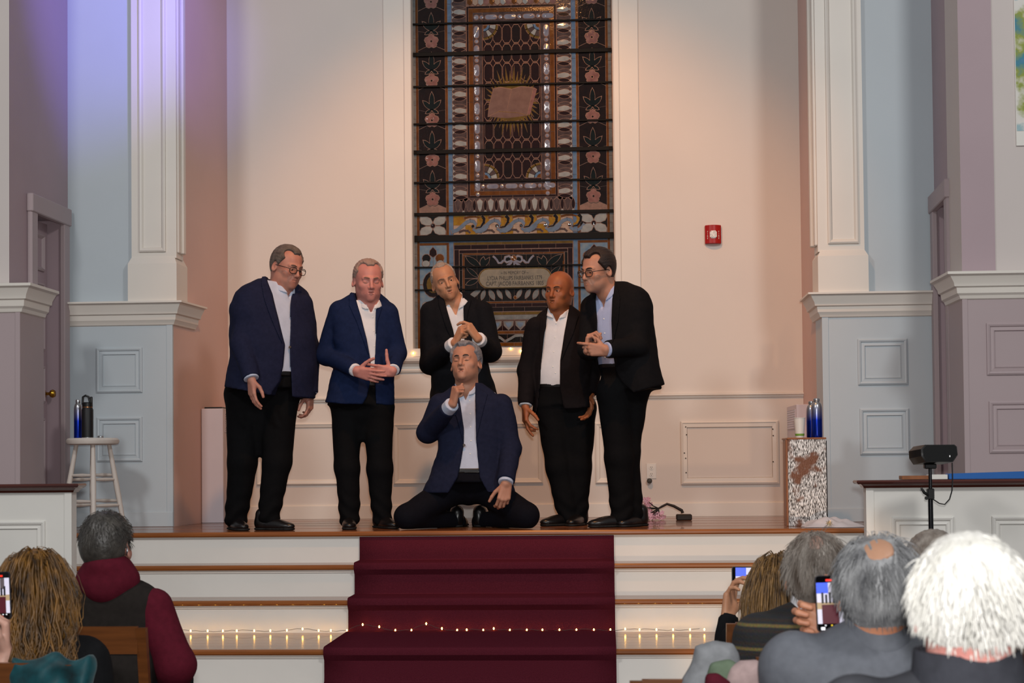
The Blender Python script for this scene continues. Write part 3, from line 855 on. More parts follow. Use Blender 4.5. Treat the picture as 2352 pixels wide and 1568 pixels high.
# blue side panels with dark clover leaves
for T in (lambda u: u, mir):
    def pc(pts, col, name, **kw): piece([(T(a), b) for a, b in pts], col, name, **kw)
    pc(rect(962.5, 1030, 555, 559.5), 'amber', 'amber_strip', inset=0.3)
    pc(rect(962.5, 993.5, 560, 650), 'sky', 'sky_glass'); pc(rect(994, 1025, 560, 650), 'sky', 'sky_glass')
    pc(rect(962.5, 993.5, 651, 741), 'sky', 'sky_glass'); pc(rect(994, 1025, 651, 741), 'sky', 'sky_glass')
    pc(rect(1025.5, 1030, 560, 741), 'amber', 'amber_strip', inset=0.3)
    for (cy, s_) in ((650, -1), (650, 1)):
        pc([(993.5, cy + s_ * 86), (1001, cy + s_ * 78), (1002, cy + s_ * 68), (993.5, cy + s_ * 62), (985, cy + s_ * 68), (986, cy + s_ * 78)], 'wine', 'clover_glass', lay=1.4)
        pc(ell(978, cy + s_ * 60, 10, 10, 10), 'dark', 'clover_glass', lay=1.3)
        pc(ell(1009, cy + s_ * 60, 10, 10, 10), 'amber', 'clover_glass', lay=1.3)
        pc(ell(977, cy + s_ * 48, 9, 8, 10), 'opal', 'opal_petal_glass', lay=1.5)
        pc(ell(1010, cy + s_ * 48, 9, 8, 10), 'opal', 'opal_petal_glass', lay=1.5)
    pc(ell(993.5, 650, 24, 30, 16), 'brown', 'clover_glass', lay=1.3)
    pc(ell(993.5, 650, 16, 21, 14), 'gold', 'clover_glass', lay=1.6)
    pc(rect(962.5, 1030, 742, 801), 'brown', 'background_glass')
# bottom rows
for q in range(10):
    a = 1043 + q * 27.3
    piece(rect(a, a + 27, 735, 758.5), 'wine', 'brick_glass', inset=0.3)
    piece([(a + 2, 737), (a + 25, 737), (a + 24, 747), (a + 13.5, 757.5), (a + 3, 747)], 'pearl', 'shield_glass', lay=1.3)
    piece([(a + 6, 740), (a + 21, 740), (a + 20, 746), (a + 13.5, 753), (a + 7, 746)], 'steel', 'shield_glass', lay=1.8)
strip(1042, mir(1042), 760, 765.5, 'amber', 'amber_strip', 6, True)
for q in range(9):
    a = 1042 + q * 30.2
    piece(rect(a, a + 30, 767, 785.5), 'dark', 'dark_ground_glass', inset=0.3)
    if q % 2 == 0:
        P = np.array([(a - 4, 783), (a + 8, 777), (a + 18, 771), (a + 32, 770), (a + 44, 775), (a + 54, 783)], float)
        piece([tuple(p) for p in P + (0, -3)] + [tuple(p) for p in (P + (0, 3))[::-1]], 'pearl', 'wave_glass', lay=1.5, inset=0.2)
strip(1042, mir(1042), 786.5, 794, 'amber', 'amber_strip', 6, True)
strip(962.5, mir(962.5), 795, 802, 'pearl', 'border_glass', 12, True)
lm = LEADM.build('lead_came', lead, wn)
lm['kind'] = 'stuff'
for col, mbx in REST.items():
    o = mbx.build('small_glass_pieces', G[col], wn)
    o['kind'] = 'stuff'
# saddle bars
for (v, h) in ((51, 4), (121, 9), (195, 4), (281, 4), (346, 9), (416, 4), (489, 7), (545, 14), (611, 3.5), (663, 3.5), (-60, 9), (-130, 4), (-200, 9)):
    MB().box(gu(950), gu(1408), YG - 0.02, YG - 0.008, gv(v + h / 2), gv(v - h / 2)).build('saddle_bar', iron, wn, bevel=0.002)
# ================================================================== fittings and loose things
black_plastic = mat('black_plastic', '141414', 0.4, var=0.1)
silver = mat('brushed_silver', 'b9bcc0', 0.3, metal=0.9, var=0.1)
white_plastic = mat('white_plastic', 'dcd9d2', 0.4, var=0.02)

# ---- carpet runner down the steps
carpet = mat('maroon_carpet', '541f2a', 1.0, var=0.18, scale=220, bump=0.4, bscale=400, spec=0.0)
cxl, cxr = W(825, 1232, 0.0)[0], W(1410, 1224, 0.0)[0]
th = 0.012
path = [(0.03 - th, ZS - 0.034)]
for i in (1, 2, 3, 4):
    z = ZS - RIS * i
    yb, yf = (0.03 if i == 1 else YS[i - 1] + 0.03), YS[i]
    path += [(yb - th - 0.002, z + 0.05), (yb - th - 0.006, z + 0.02), (yb - th - 0.014, z + th), (yf + 0.012, z + th), (yf - 0.006, z + th * 0.7), (yf - th, z - 0.006),
             (yf - th, z - 0.026), (yf + 0.016, z - 0.06)]
path += [(YS[4] + 0.018, 0.02), (YS[4] + 0.01, 0.004), (YS[4] - 0.8, 0.004)]
nX = 9
rows = []
for k, (y, z) in enumerate(path):
    rows.append([(cxl + (cxr - cxl) * t, y, z) for t in np.linspace(0, 1, nX)])
mb = MB()
mb.rings(rows, cap=False, closed=False)
r0 = mb.build('carpet_runner', carpet, smooth=35)
sm = r0.modifiers.new('thickness', 'SOLIDIFY')
sm.thickness = 0.009
sm.offset = 0
tag(r0, 'dark maroon carpet runner laid down the middle of the steps', 'carpet')

# ---- fairy lights along the landing
bulbs = [(400, 1447), (438, 1452), (477, 1461), (512, 1455), (544, 1463), (584, 1462), (621, 1458), (659, 1447), (695, 1444), (732, 1457), (760, 1457), (797, 1450), (833, 1434), (871, 1439), (908, 1449),
         (945, 1447), (979, 1432), (1015, 1443), (1050, 1449), (1072, 1446), (1110, 1450), (1134, 1443), (1171, 1452), (1210, 1452), (1246, 1450), (1285, 1447), (1324, 1448), (1364, 1448), (1402, 1449),
         (1436, 1444), (1469, 1449), (1508, 1455), (1546, 1449), (1585, 1452), (1618, 1455)]
fl = thing('fairy_lights', W(1000, 1455, -0.47), 'string of tiny warm fairy lights strung along the landing step', 'string lights')
yl = YS[2] - 0.03
glow = mat('warm_bulb_glow', 'ffd58a', 0.4, emit='ffb84a', estr=28)
wire = mat('thin_silver_wire', '8c8880', 0.3, metal=0.8)
zmin = ZS - RIS * 3 + 0.014
pts = []
for (a, b) in bulbs:
    p = W(a, b, yl)
    p[2] = max(p[2], zmin + 0.006)
    pts.append(p)
bm_ = MB().lathe([(0.0, -0.0075), (0.003, -0.006), (0.0045, -0.002), (0.0045, 0.003), (0.002, 0.007), (0.0, 0.0078)], (0, 0, 0), 8)
b0 = None
for p in pts:
    if b0 is None:
        b0 = bm_.build('bulb', glow, fl, smooth=True)
        o = b0
    else:
        o = b0.copy(); COL.objects.link(o)
    o.location = p
wp = []
for i in range(len(pts) - 1):
    for t in (0, 0.33, 0.66):
        q = pts[i] * (1 - t) + pts[i + 1] * t
        if t: q = q + np.array([0, -0.004, 0.006 * math.sin(i * 1.7 + t * 3)])
        q[2] = max(q[2], zmin)
        wp.append(q)
MB().tube(wp, 0.0013, 5).build('wire', wire, fl)
sl = thing('sill_reflections', W(1180, 800, Y_W - 0.05), 'small glowing bulbs added as fairy light reflections on the window sill', 'string lights')
for (a, b) in ((1173, 800), (1197, 806), (949, 811)):  # bulb copies stand in for string lights mirrored at the window's foot
    o = b0.copy(); COL.objects.link(o); o.parent = sl
    o.matrix_parent_inverse = Matrix.Translation(sl.location).inverted()
    o.location = W(a, b, Y_W - 0.045); o.location.z = max(o.location.z, zs_ + 0.009)
MB().tube([(W(949, 811, Y_W - 0.045)[0], Y_W - 0.05, zs_ + 0.003), (W(1080, 811, Y_W - 0.045)[0], Y_W - 0.055, zs_ + 0.003), (W(1197, 811, Y_W - 0.045)[0], Y_W - 0.045, zs_ + 0.003)], 0.0015, 5).build('wire', wire, sl)  # wire added to join the stand-in bulbs

# ---- wooden bar stool with bottles
stool_w = mat('pale_painted_stool_wood', 'cdc3ba', 0.5, var=0.06, scale=10, stretch=(1, 1, 0.2))
ys = 0.42
sc_ = W(213, 1014, ys)
zst = W(213, 1006, ys)[2]
stl = thing('bar_stool', (sc_[0], ys, ZS), 'pale wooden bar stool with round seat at the left of the stage', 'stool')
R_ = 0.172
MB().lathe([(0, -0.045), (R_ - 0.03, -0.045), (R_ - 0.006, -0.038), (R_, -0.025), (R_, -0.012), (R_ - 0.012, 0), (0, 0)], (sc_[0], ys, zst), 32).build('seat', stool_w, stl, smooth=True)
lt, lb = 0.105, 0.205
legs = []
rot = 0.35
for q in range(4):
    a = rot + q * math.pi / 2
    A = np.array([sc_[0] + lt * math.cos(a), ys + lt * math.sin(a), zst - 0.04])
    B = np.array([sc_[0] + lb * math.cos(a), ys + lb * math.sin(a), ZS])
    legs.append((A, B))
    MB().tube([A, A * .5 + B * .5, B], [0.014, 0.019, 0.0145], 10).build('leg', stool_w, stl, smooth=True)
for lev in (0.36, 0.66):
    for q in range(4):
        d = 0.05 if q % 2 else 0.0
        A0, B0 = legs[q]; A1, B1 = legs[(q + 1) % 4]
        a, b = A0 + (B0 - A0) * (lev + d), A1 + (B1 - A1) * (lev + d)
        MB().tube([a, a * .5 + b * .5, b], [0.008, 0.0125, 0.008], 8).build('rung', stool_w, stl, smooth=True)

def grad_bottle_mat(name, bottom, top, z0, z1):
    m = bpy.data.materials.new(name); m.use_nodes = True
    nt = m.node_tree; b = nt.nodes['Principled BSDF']
    b.inputs['Metallic'].default_value = 0.85; b.inputs['Roughness'].default_value = 0.28
    g = nt.nodes.new('ShaderNodeNewGeometry'); s = nt.nodes.new('ShaderNodeSeparateXYZ'); mr = nt.nodes.new('ShaderNodeMapRange'); r = nt.nodes.new('ShaderNodeValToRGB')
    nt.links.new(g.outputs['Position'], s.inputs[0]); nt.links.new(s.outputs['Z'], mr.inputs[0])
    mr.inputs[1].default_value = z0; mr.inputs[2].default_value = z1
    nt.links.new(mr.outputs[0], r.inputs[0]); nt.links.new(r.outputs[0], b.inputs['Base Color'])
    r.color_ramp.elements[0].position = 0.45; r.color_ramp.elements[0].color = (*lin(bottom), 1)
    r.color_ramp.elements[1].position = 0.85; r.color_ramp.elements[1].color = (*lin(top), 1)
    return m
def alu_bottle(px, py_top, py_bot, y, z0, w_px, label, parent_name='metal_bottle'):
    c = W(px, py_bot, y)
    h = W(px, py_top, y)[2] - W(px, py_bot, y)[2]
    r = w_px / kpx(y) / 2
    t = thing(parent_name, (c[0], y, z0), label, 'bottle')
    m = grad_bottle_mat('blue_to_silver_metal', '1533a8', 'b3b4b6', z0, z0 + h)
    MB().lathe([(0, 0), (r * 0.93, 0), (r, 0.006), (r, h * 0.72), (r * 0.98, h * 0.78), (r * 0.86, h * 0.85), (r * 0.66, h * 0.895), (r * 0.5, h * 0.91), (r * 0.5, h * 0.925), (0, h * 0.925)], (c[0], y, z0), 24).build('body', m, t, smooth=True)
    MB().lathe([(0, h * 0.915), (r * 0.56, h * 0.915), (r * 0.6, h * 0.925), (r * 0.6, h * 0.985), (r * 0.5, h), (0, h)], (c[0], y, z0), 20).build('cap', silver, t, smooth=True)
    return t, c, r, h
alu_bottle(179.5, 916, 1005, ys + 0.06, zst, 19, 'slim blue metal bottle beside the black flask on the stool')
fk = thing('flask', (W(201, 1004, ys)[0], ys, zst), 'black insulated flask with loop handle standing on the stool', 'bottle')
fx, fr = W(201, 1004, ys)[0], 27 / kpx(ys) / 2
fh = W(201, 936, ys)[2] - zst
fz2 = W(201, 908, ys)[2] - zst
powder = mat('black_powder_coat', '121214', 0.5, var=0.1)
MB().lathe([(0, 0.006), (fr, 0.006), (fr, fh * 0.93), (fr * 0.9, fh * 0.97), (fr * 0.86, fh), (0, fh)], (fx, ys, zst), 24).build('body', powder, fk, smooth=True)
MB().lathe([(0, 0), (fr * 0.96, 0), (fr * 0.98, 0.007), (0, 0.007)], (fx, ys, zst), 24).build('base_ring', silver, fk, smooth=True)
MB().lathe([(0, fh), (fr * 0.88, fh), (fr * 0.88, fh + 0.006), (0, fh + 0.006)], (fx, ys, zst), 24).build('neck_ring', mat('copper_ring', '9a6a44', 0.3, metal=0.9), fk, smooth=True)
MB().lathe([(0, fh + 0.006), (fr * 0.9, fh + 0.006), (fr * 0.9, fh + 0.03), (fr * 0.7, fh + 0.036), (0, fh + 0.036)], (fx, ys, zst), 24).build('lid', black_plastic, fk, smooth=True)
MB().tube([(fx - fr * 0.85, ys, zst + fh + 0.02), (fx - fr * 0.8, ys, zst + fz2 - 0.01), (fx - fr * 0.35, ys, zst + fz2), (fx + fr * 0.2, ys, zst + fz2 - 0.008), (fx + fr * 0.45, ys, zst + fh + 0.034)], 0.0075, 8).build('loop_handle', black_plastic, fk, smooth=True)
MB().lathe([(0, fh + 0.03), (0.009, fh + 0.03), (0.009, fz2 - 0.012), (0.006, fz2 - 0.008), (0, fz2 - 0.008)], (fx + fr * 0.68, ys, zst), 12).build('spout', black_plastic, fk, smooth=True)
lc = W(231, 1002, ys - 0.04)
tag(MB().lathe([(0, 0), (0.018, 0), (0.019, 0.003), (0.019, 0.012), (0.016, 0.015), (0, 0.015)], (lc[0], ys - 0.04, zst), 20).build('bottle_cap', silver, smooth=True), 'small loose silver bottle cap lying on the stool', 'cap')

# ---- radiators against the alcove walls
rad_paint = mat('lilac_white_radiator_paint', 'cfc6cc', 0.45, var=0.02)
slot = mat('dark_grille_recess', '2a2422', 0.7)
def wallx(y, L):
    t = (y - Y_P) / (Y_W - Y_P)
    return (X_L + (XB_L - X_L) * t) if L else (X_R + (XB_R - X_R) * t)
def radiator(L):
    y0, y1 = 1.47, 2.04
    if L:
        xw, xf = wallx(y0, True), W(513, 1100, y0)[0]
        zt = W(480, 938, y0)[2]
    else:
        xw, xf = wallx(y0, False), W(1830, 1000, y0)[0]
        zt = W(1840, 928, y0)[2]
    t = thing('radiator_cover', ((xw + xf) / 2, y0, ZS), 'white metal radiator cabinet against the %s alcove wall' % ('left' if L else 'right'), 'radiator', group='radiator cabinets in the alcove')
    s = 1 if L else -1
    xb0 = xw + s * 0.075 if L else wallx(y1, False) - 0.005
    a, b = (wallx(y1, True) + 0.002 if L else xf), (xf if L else wallx(y1, False) - 0.002)
    # footprint follows the slanted wall
    fp = [(xw + s * 0.003, y0), (xf, y0), (xf, y1), (wallx(y1, L) + s * 0.003, y1)]
    if not L: fp = fp[::-1]
    MB().rings([[(x, y, ZS) for x, y in fp], [(x, y, zt) for x, y in fp]]).build('cabinet', rad_paint, t, bevel=0.004)
    gz1_, gz0_ = zt - 0.035, zt - 0.035 - 0.135
    gy0, gy1 = y0 + 0.05, y1 - 0.06
    MB().box(min(xf, xf + s * 0.002), max(xf, xf + s * 0.002), gy0, gy1, gz0_, gz1_).build('grille_recess', slot, t)
    for k in range(9):
        z = gz0_ + (gz1_ - gz0_) * k / 8
        MB().box(min(xf, xf + s * 0.005), max(xf, xf + s * 0.005), gy0, gy1, z - 0.003, z + 0.003).build('grille_bar', rad_paint, t)
    for k in range(19):
        y = gy0 + (gy1 - gy0) * k / 18
        MB().box(min(xf, xf + s * 0.005), max(xf, xf + s * 0.005), y - 0.003, y + 0.003, gz0_, gz1_).build('grille_bar', rad_paint, t)
    return t, xw, xf, zt, y0
rt = radiator(True)
radiator(False)
p = W(492, 934, 1.55)
tag(MB().cbox(p[0] - 0.06, p[0] + 0.07, 1.5, 1.72, rt[3], rt[3] + 0.012, 0.003).build('notebook', black_plastic), 'thin black notebook lying on the left radiator cabinet', 'book')

# ---- glittery wooden box with cup and bottles
yb_ = 0.33
def flake_mat():
    m = bpy.data.materials.new('silver_flaked_wood'); m.use_nodes = True
    nt = m.node_tree; b = nt.nodes['Principled BSDF']
    tc = nt.nodes.new('ShaderNodeTexCoord'); mp = nt.nodes.new('ShaderNodeMapping'); mp.inputs['Scale'].default_value = (260, 260, 46)
    n = nt.nodes.new('ShaderNodeTexNoise'); n.inputs['Scale'].default_value = 1; n.inputs['Detail'].default_value = 3
    n3 = nt.nodes.new('ShaderNodeTexNoise'); n3.inputs['Scale'].default_value = 7; n3.inputs['Detail'].default_value = 3
    nt.links.new(tc.outputs['Object'], mp.inputs[0]); nt.links.new(mp.outputs[0], n.inputs['Vector']); nt.links.new(tc.outputs['Object'], n3.inputs['Vector'])
    r = nt.nodes.new('ShaderNodeValToRGB'); r.color_ramp.elements[0].position = 0.44; r.color_ramp.elements[1].position = 0.56
    r.color_ramp.elements[0].color = (*lin('3a322e'), 1); r.color_ramp.elements[1].color = (*lin('e6e4e2'), 1)
    nt.links.new(n.outputs['Fac'], r.inputs[0])
    r2 = nt.nodes.new('ShaderNodeValToRGB'); r2.color_ramp.elements[0].position = 0.56; r2.color_ramp.elements[1].position = 0.64
    nt.links.new(n3.outputs['Fac'], r2.inputs[0])
    mx = nt.nodes.new('ShaderNodeMixRGB'); mx.inputs[2].default_value = (*lin('6d4128'), 1)
    nt.links.new(r2.outputs[0], mx.inputs[0]); nt.links.new(r.outputs[0], mx.inputs[1]); nt.links.new(mx.outputs[0], b.inputs['Base Color'])
    b.inputs['Roughness'].default_value = 0.35; b.inputs['Metallic'].default_value = 0.25
    bp = nt.nodes.new('ShaderNodeBump'); bp.inputs['Strength'].default_value = 0.6; bp.inputs['Distance'].default_value = 0.004
    nt.links.new(n.outputs['Fac'], bp.inputs['Height']); nt.links.new(bp.outputs[0], b.inputs['Normal'])
    return m
q0, q1 = W(1812, 1206, yb_), W(1897, 1004, yb_)
zbx = q1[2]
box_ = thing('wooden_box', ((q0[0] + q1[0]) / 2, yb_, ZS), 'tall wooden box with flaking silver front at the right of the stage', 'box')
oak = mat('reddish_oak_side', '8a5430', 0.4, var=0.2, scale=4, stretch=(10, 10, 1))
MB().box(q0[0] + 0.004, q1[0] - 0.004, yb_ + 0.012, yb_ + 0.3, ZS, zbx - 0.012).build('carcass', oak, box_)
MB().box(q0[0], q1[0], yb_, yb_ + 0.012, ZS, zbx - 0.004).build('silver_front', flake_mat(), box_, bevel=0.002)
MB().box(q0[0] - 0.004, q1[0] + 0.002, yb_ - 0.004, yb_ + 0.302, zbx - 0.012, zbx).build('top_board', oak, box_, bevel=0.003)
MB().box(q0[0] - 0.012, q0[0] + 0.004, yb_ + 0.01, yb_ + 0.05, ZS, zbx - 0.012).build('edge_batten', oak, box_, bevel=0.003)
MB().box(q1[0] - 0.004, q1[0] + 0.014, yb_ + 0.06, yb_ + 0.3, ZS, zbx - 0.02).build('side_panel', slot, box_, bevel=0.003)
alu_bottle(1876.5, 913, 1003, yb_ + 0.07, zbx, 25, 'blue metal bottle with silver top, front one on the box')
alu_bottle(1864.5, 917, 1001, yb_ + 0.145, zbx, 23, 'blue metal bottle half hidden behind another on the box')
cp_ = W(1837, 1003, yb_ + 0.07)
cup = thing('paper_cup', (cp_[0], yb_ + 0.07, zbx), 'white paper cup with green stripe on the silver box', 'cup')
hc_ = W(1837, 959, yb_ + 0.07)[2] - zbx
MB().lathe([(0, 0.002), (0.0265, 0), (0.0365, hc_ - 0.004), (0.039, hc_ - 0.003), (0.039, hc_), (0.035, hc_), (0.0255, 0.006), (0, 0.006)], (cp_[0], yb_ + 0.07, zbx), 28).build('cup_wall', white_plastic, cup, smooth=50)
MB().lathe([(0.0282, 0.012), (0.0302, 0.026), (0.0306, 0.026), (0.0288, 0.012)], (cp_[0], yb_ + 0.07, zbx), 28).build('green_stripe', mat('green_print', '6f9a3a', 0.5), cup, smooth=50)

# ---- fire alarm, outlet
fa = thing('fire_alarm', W(1637, 540, Y_W), 'red fire alarm strobe on the right part of back wall', 'alarm')
a0, a1 = W(1619, 561, Y_W), W(1655.5, 518, Y_W)
red = mat('fire_red_plastic', 'a01410', 0.35, var=0.05)
mb = MB()
xs = np.linspace(a0[0], a1[0], 9)
arc = [(x, Y_W - 0.028 - 0.026 * (1 - ((x - (a0[0] + a1[0]) / 2) / ((a1[0] - a0[0]) / 2)) ** 2)) for x in xs]
ring = [(x, y) for x, y in arc] + [(a1[0], Y_W), (a0[0], Y_W)]
mb.rings([[(x, y, z) for x, y in ring] for z in (a0[2], a1[2])])
mb.build('housing', red, fa, bevel=0.003)
cxa, cza = (a0[0] + a1[0]) / 2, (a0[2] + a1[2]) / 2 - 0.004
MB().box(cxa - 0.026, cxa + 0.026, Y_W - 0.066, Y_W - 0.045, cza - 0.028, cza + 0.03).build('strobe_lens', mat('clear_strobe', 'e4e4e0', 0.08, var=0.3, scale=60, bump=0.8, bscale=90, spec=1.0), fa, bevel=0.008, seg=2)
for s in (-1, 1):
    for k, ch in enumerate('FIRE'):
        x = cxa + s * 0.042
        yy = Y_W - 0.028 - 0.026 * (1 - (0.042 / ((a1[0] - a0[0]) / 2)) ** 2) - 0.0015
        add_text(None, ch, 0.017, x, yy, cza + 0.022 - 0.0165 * k, mat('white_print', 'e8e2da', 0.6), 'lettering', fa, rot=(math.pi / 2, 0, s * 0.5))
ol = thing('wall_outlet', W(1495.5, 1082, Y_W), 'white double wall outlet low on the back wall', 'outlet')
o0, o1 = W(1485, 1099, Y_W), W(1507, 1064, Y_W)
MB().box(o0[0], o1[0], Y_W - 0.006, Y_W, o0[2], o1[2]).build('cover_plate', white_plastic, ol, bevel=0.002)
ocx = (o0[0] + o1[0]) / 2
for dz in (0.28, 0.72):
    z = o0[2] + (o1[2] - o0[2]) * dz
    MB().lathe([(0, -0.006), (0.0165, -0.006), (0.0165, 0.009), (0, 0.009)], (ocx, Y_W, z), 16, 'y').build('receptacle', white_plastic, ol)
    for dx in (-0.006, 0.006):
        MB().box(ocx + dx - 0.0013, ocx + dx + 0.0013, Y_W - 0.0098, Y_W - 0.008, z, z + 0.009).build('slot', slot, ol)
    MB().lathe([(0, 0.0085), (0.0026, 0.0085), (0.0026, 0.0098), (0, 0.0098)], (ocx, Y_W, z - 0.007), 8, 'y').build('slot', slot, ol)
pk = W(1492, 1104, Y_W - 0.03)
tag(MB().lathe([(0, -0.012), (0.016, -0.012), (0.02, -0.004), (0.02, 0.018), (0.014, 0.026), (0, 0.028)], (pk[0], Y_W - 0.014, pk[2]), 16, 'y').build('door_stop', mat('dark_bronze_knob', '3a342c', 0.4), smooth=True), 'small dark round door stop under the wall outlet', 'door stop')

# ---- fallen blossom lamp
bl = thing('blossom_lamp', (W(1571, 1195, 1.0)[0], 1.0, ZS), 'artificial pink blossom branch on a small black base lying on stage', 'decoration')
ybl = 0.95
bk = WZ(1571, 1194, ZS)
ybl = bk[1]
twig = mat('dark_brown_twig', '241a15', 0.6, var=0.2)
MB().rings([[(bk[0] + 0.055 * sx, ybl + 0.05 * sy, ZS + z) for sx, sy in ((-1, -1), (1, -1), (1, 1), (-1, 1))] for z in (0.0, 0.042)]).build('base', twig, bl, bevel=0.006)
def bw(a, b, dy=0.0): return W(a, b, ybl + dy)
main = [bw(1568, 1178), bw(1566, 1172), bw(1548, 1162), bw(1532, 1157), bw(1520, 1163), bw(1508, 1170)]
MB().tube(main, [0.012, 0.011, 0.01, 0.009, 0.008, 0.005], 8).build('stem', twig, bl, smooth=True)
tips = [(1490, 1152), (1486, 1165), (1484, 1180), (1492, 1188), (1506, 1190), (1500, 1178), (1514, 1184), (1487, 1150), (1480, 1160), (1497, 1193), (1518, 1192), (1478, 1186)]
for i, (a, b) in enumerate(tips):
    MB().tube([bw(1512, 1167), bw((1512 + a) / 2, (1166 + b) / 2 + 3, -0.02), bw(a, b, -0.04 + 0.012 * i)], [0.0045, 0.0035, 0.002], 6).build('twig', twig, bl)
pinkm = mat('pale_pink_silk', 'f0b4bc', 0.8, var=0.12, scale=30)
rr = random.Random(3)
flower = None
for i in range(46):
    a, b = tips[i % len(tips)]
    px_, py_ = a + rr.uniform(-9, 9), b + rr.uniform(-8, 7)
    p = bw(px_, min(py_, 1191), rr.uniform(-0.06, 0.06))
    p[2] = max(p[2], ZS + 0.022)
    if flower is None:
        mb = MB()
        for k in range(5):
            t = 2 * math.pi * k / 5
            c, s = math.cos(t), math.sin(t)
            mb.add([(0, 0, 0), (0.012 * c - 0.008 * s, -0.006, 0.012 * s + 0.008 * c), (0.022 * c, -0.002, 0.022 * s), (0.012 * c + 0.008 * s, -0.006, 0.012 * s - 0.008 * c)], [(0, 1, 2), (0, 2, 3)])
        o = flower = mb.build('blossom', pinkm, bl)
    else:
        o = flower.copy(); COL.objects.link(o)
    o.location = p
    o.rotation_euler = (rr.uniform(-1, 1), rr.uniform(0, 6), rr.uniform(-1, 1))

# ---- crumpled white cloth and a little gold rosette by the box
def heap(name, px0, px1, py_top, y0, y1, m, label, cat, seed, hgt=None, z0=ZS, peak=0.35):
    a, b = W(px0, 1205, (y0 + y1) / 2)[0], W(px1, 1205, (y0 + y1) / 2)[0]
    h = hgt or (W((px0 + px1) / 2, py_top, (y0 + y1) / 2)[2] - z0)
    r = random.Random(seed)
    ph = [r.uniform(0, 6.28) for _ in range(10)]
    n, mm = 34, 20
    vs, fs = [], []
    for j in range(mm + 1):
        for i in range(n + 1):
            u, v = i / n, j / mm
            e = max(0.0, 1 - abs(2 * v - 1) ** 2.2) * max(0.0, min(1, u / peak) if u < peak else (1 - (u - peak) / (1 - peak))) ** 0.75
            w = 0.5 + 0.5 * math.sin(9 * u + 5 * v + ph[0] + 2 * math.sin(7 * v + ph[1]))
            w2 = 0.5 + 0.5 * math.sin(17 * u - 9 * v + ph[2] + 1.5 * math.sin(11 * u + ph[3]))
            z = h * e * (0.55 + 0.32 * w + 0.2 * w2)
            vs.append((a + (b - a) * u + 0.012 * math.sin(9 * v + ph[4]), y0 + (y1 - y0) * v + 0.015 * math.sin(8 * u + ph[5]), z0 + 0.002 + z))
    for j in range(mm):
        for i in range(n):
            k = j * (n + 1) + i
            fs.append((k, k + 1, k + n + 2, k + n + 1))
    o = MB().add(vs, fs).build(name, m, smooth='all')
    return tag(o, label, cat)
heap('white_cloth', 1845, 1984, 1180, 0.1, 0.31, mat('thin_white_cloth', 'cfc6c6', 0.5, var=0.05, scale=12), 'crumpled thin white cloth lying beside the silver box', 'cloth', 5)
rz = thing('rosette', (W(1905, 1205, 0.07)[0], 0.07, ZS), 'little gold glitter rosette lying before the white cloth', 'decoration')
gl = mat('gold_glitter', 'bfae8c', 0.3, metal=0.5, var=0.3, scale=90)
for k in range(18):
    a = 2 * math.pi * k / 18 + 0.1
    c = np.array([W(1905, 1205, 0.07)[0], 0.08, ZS + 0.028])
    L_ = 0.024 if k % 2 else 0.018
    MB().tube([c, c + np.array([L_ * math.cos(a), -0.004, L_ * math.sin(a)])], [0.0028, 0.0012], 5).build('spike', gl, rz)

# ---- things on the right rail cap
zr_ = W(2150, 1101, Y_RL)[2]
def on_rail(name, px0, px1, h, m, label, cat, y0=Y_RL + 0.01, y1=Y_RL + 0.1, tilt=0.0):
    a, b = W(px0, 1098, y0)[0], W(px1, 1098, y0)[0]
    mb = MB().rings([[(a, y0, zr_ + 0.001), (b, y0, zr_ + 0.001), (b, y1, zr_ + 0.001), (a, y1, zr_ + 0.001)], [(a, y0, zr_ + h), (b, y0, zr_ + h + tilt), (b, y1, zr_ + h + tilt), (a, y1, zr_ + h)]])
    return tag(mb.build(name, m, bevel=0.002), label, cat)
on_rail('wood_offcut', 2072, 2133, 0.021, oak, 'short wooden offcut lying on the right rail cap', 'wood')
on_rail('paper_roll', 2136, 2177, 0.026, white_plastic, 'folded white paper between wood offcut and blue board on the rail', 'paper')
on_rail('blue_board', 2180, 2420, 0.03, mat('bright_blue_board', '1f5fa8', 0.5, var=0.06), 'long bright blue board lying on the right rail cap', 'board', tilt=0.012)

# ---- loudspeaker-like unit on a thin black pole in front of the rail
yd = -1.75
dv = thing('stand_speaker', (W(2138, 1300, yd)[0], yd, 0), 'small black loudspeaker on a thin pole before the right rail', 'speaker')
kx = kpx(yd)
c = W(2146, 1043, yd)
def local(pts, ang=0.32, pit=-0.1):
    ca, sa = math.cos(ang), math.sin(ang)
    out = []
    for (x, y, z) in pts:
        y, z = y * math.cos(pit) - z * math.sin(pit), y * math.sin(pit) + z * math.cos(pit)
        out.append((c[0] + x * ca - y * sa, yd + x * sa + y * ca, c[2] + z))
    return out
w_, h_ = 0.105, 0.045
prof_ = [(-w_, -h_ * 0.3), (-w_ * 0.8, -h_), (w_ * 0.72, -h_), (w_, -h_ * 0.2), (w_ * 0.98, h_ * 0.75), (w_ * 0.85, h_), (-w_ * 0.75, h_), (-w_, h_ * 0.5)]
MB().rings([local([(x * s, y, z * s) for x, z in prof_]) for y, s in ((-0.055, 0.9), (-0.05, 0.97), (0.0, 1.0), (0.06, 1.02), (0.075, 0.95))]).build('housing', black_plastic, dv, smooth=30)
pv = local([(0.05, -0.0565, -0.02), (0.054, -0.0565, -0.012)])
MB().box(pv[0][0], pv[0][0] + 0.004, pv[0][1] - 0.002, pv[0][1], pv[0][2], pv[0][2] + 0.008).build('status_light', mat('small_white_led', 'ffffff', 0.4, emit='ffffff', estr=0.3), dv)
ptop = W(2136, 1070, yd)
MB().box(ptop[0] - 0.03, ptop[0] + 0.03, yd - 0.02, yd + 0.02, ptop[2] - 0.014, ptop[2] + 0.012).build('mount', black_plastic, dv, bevel=0.005)
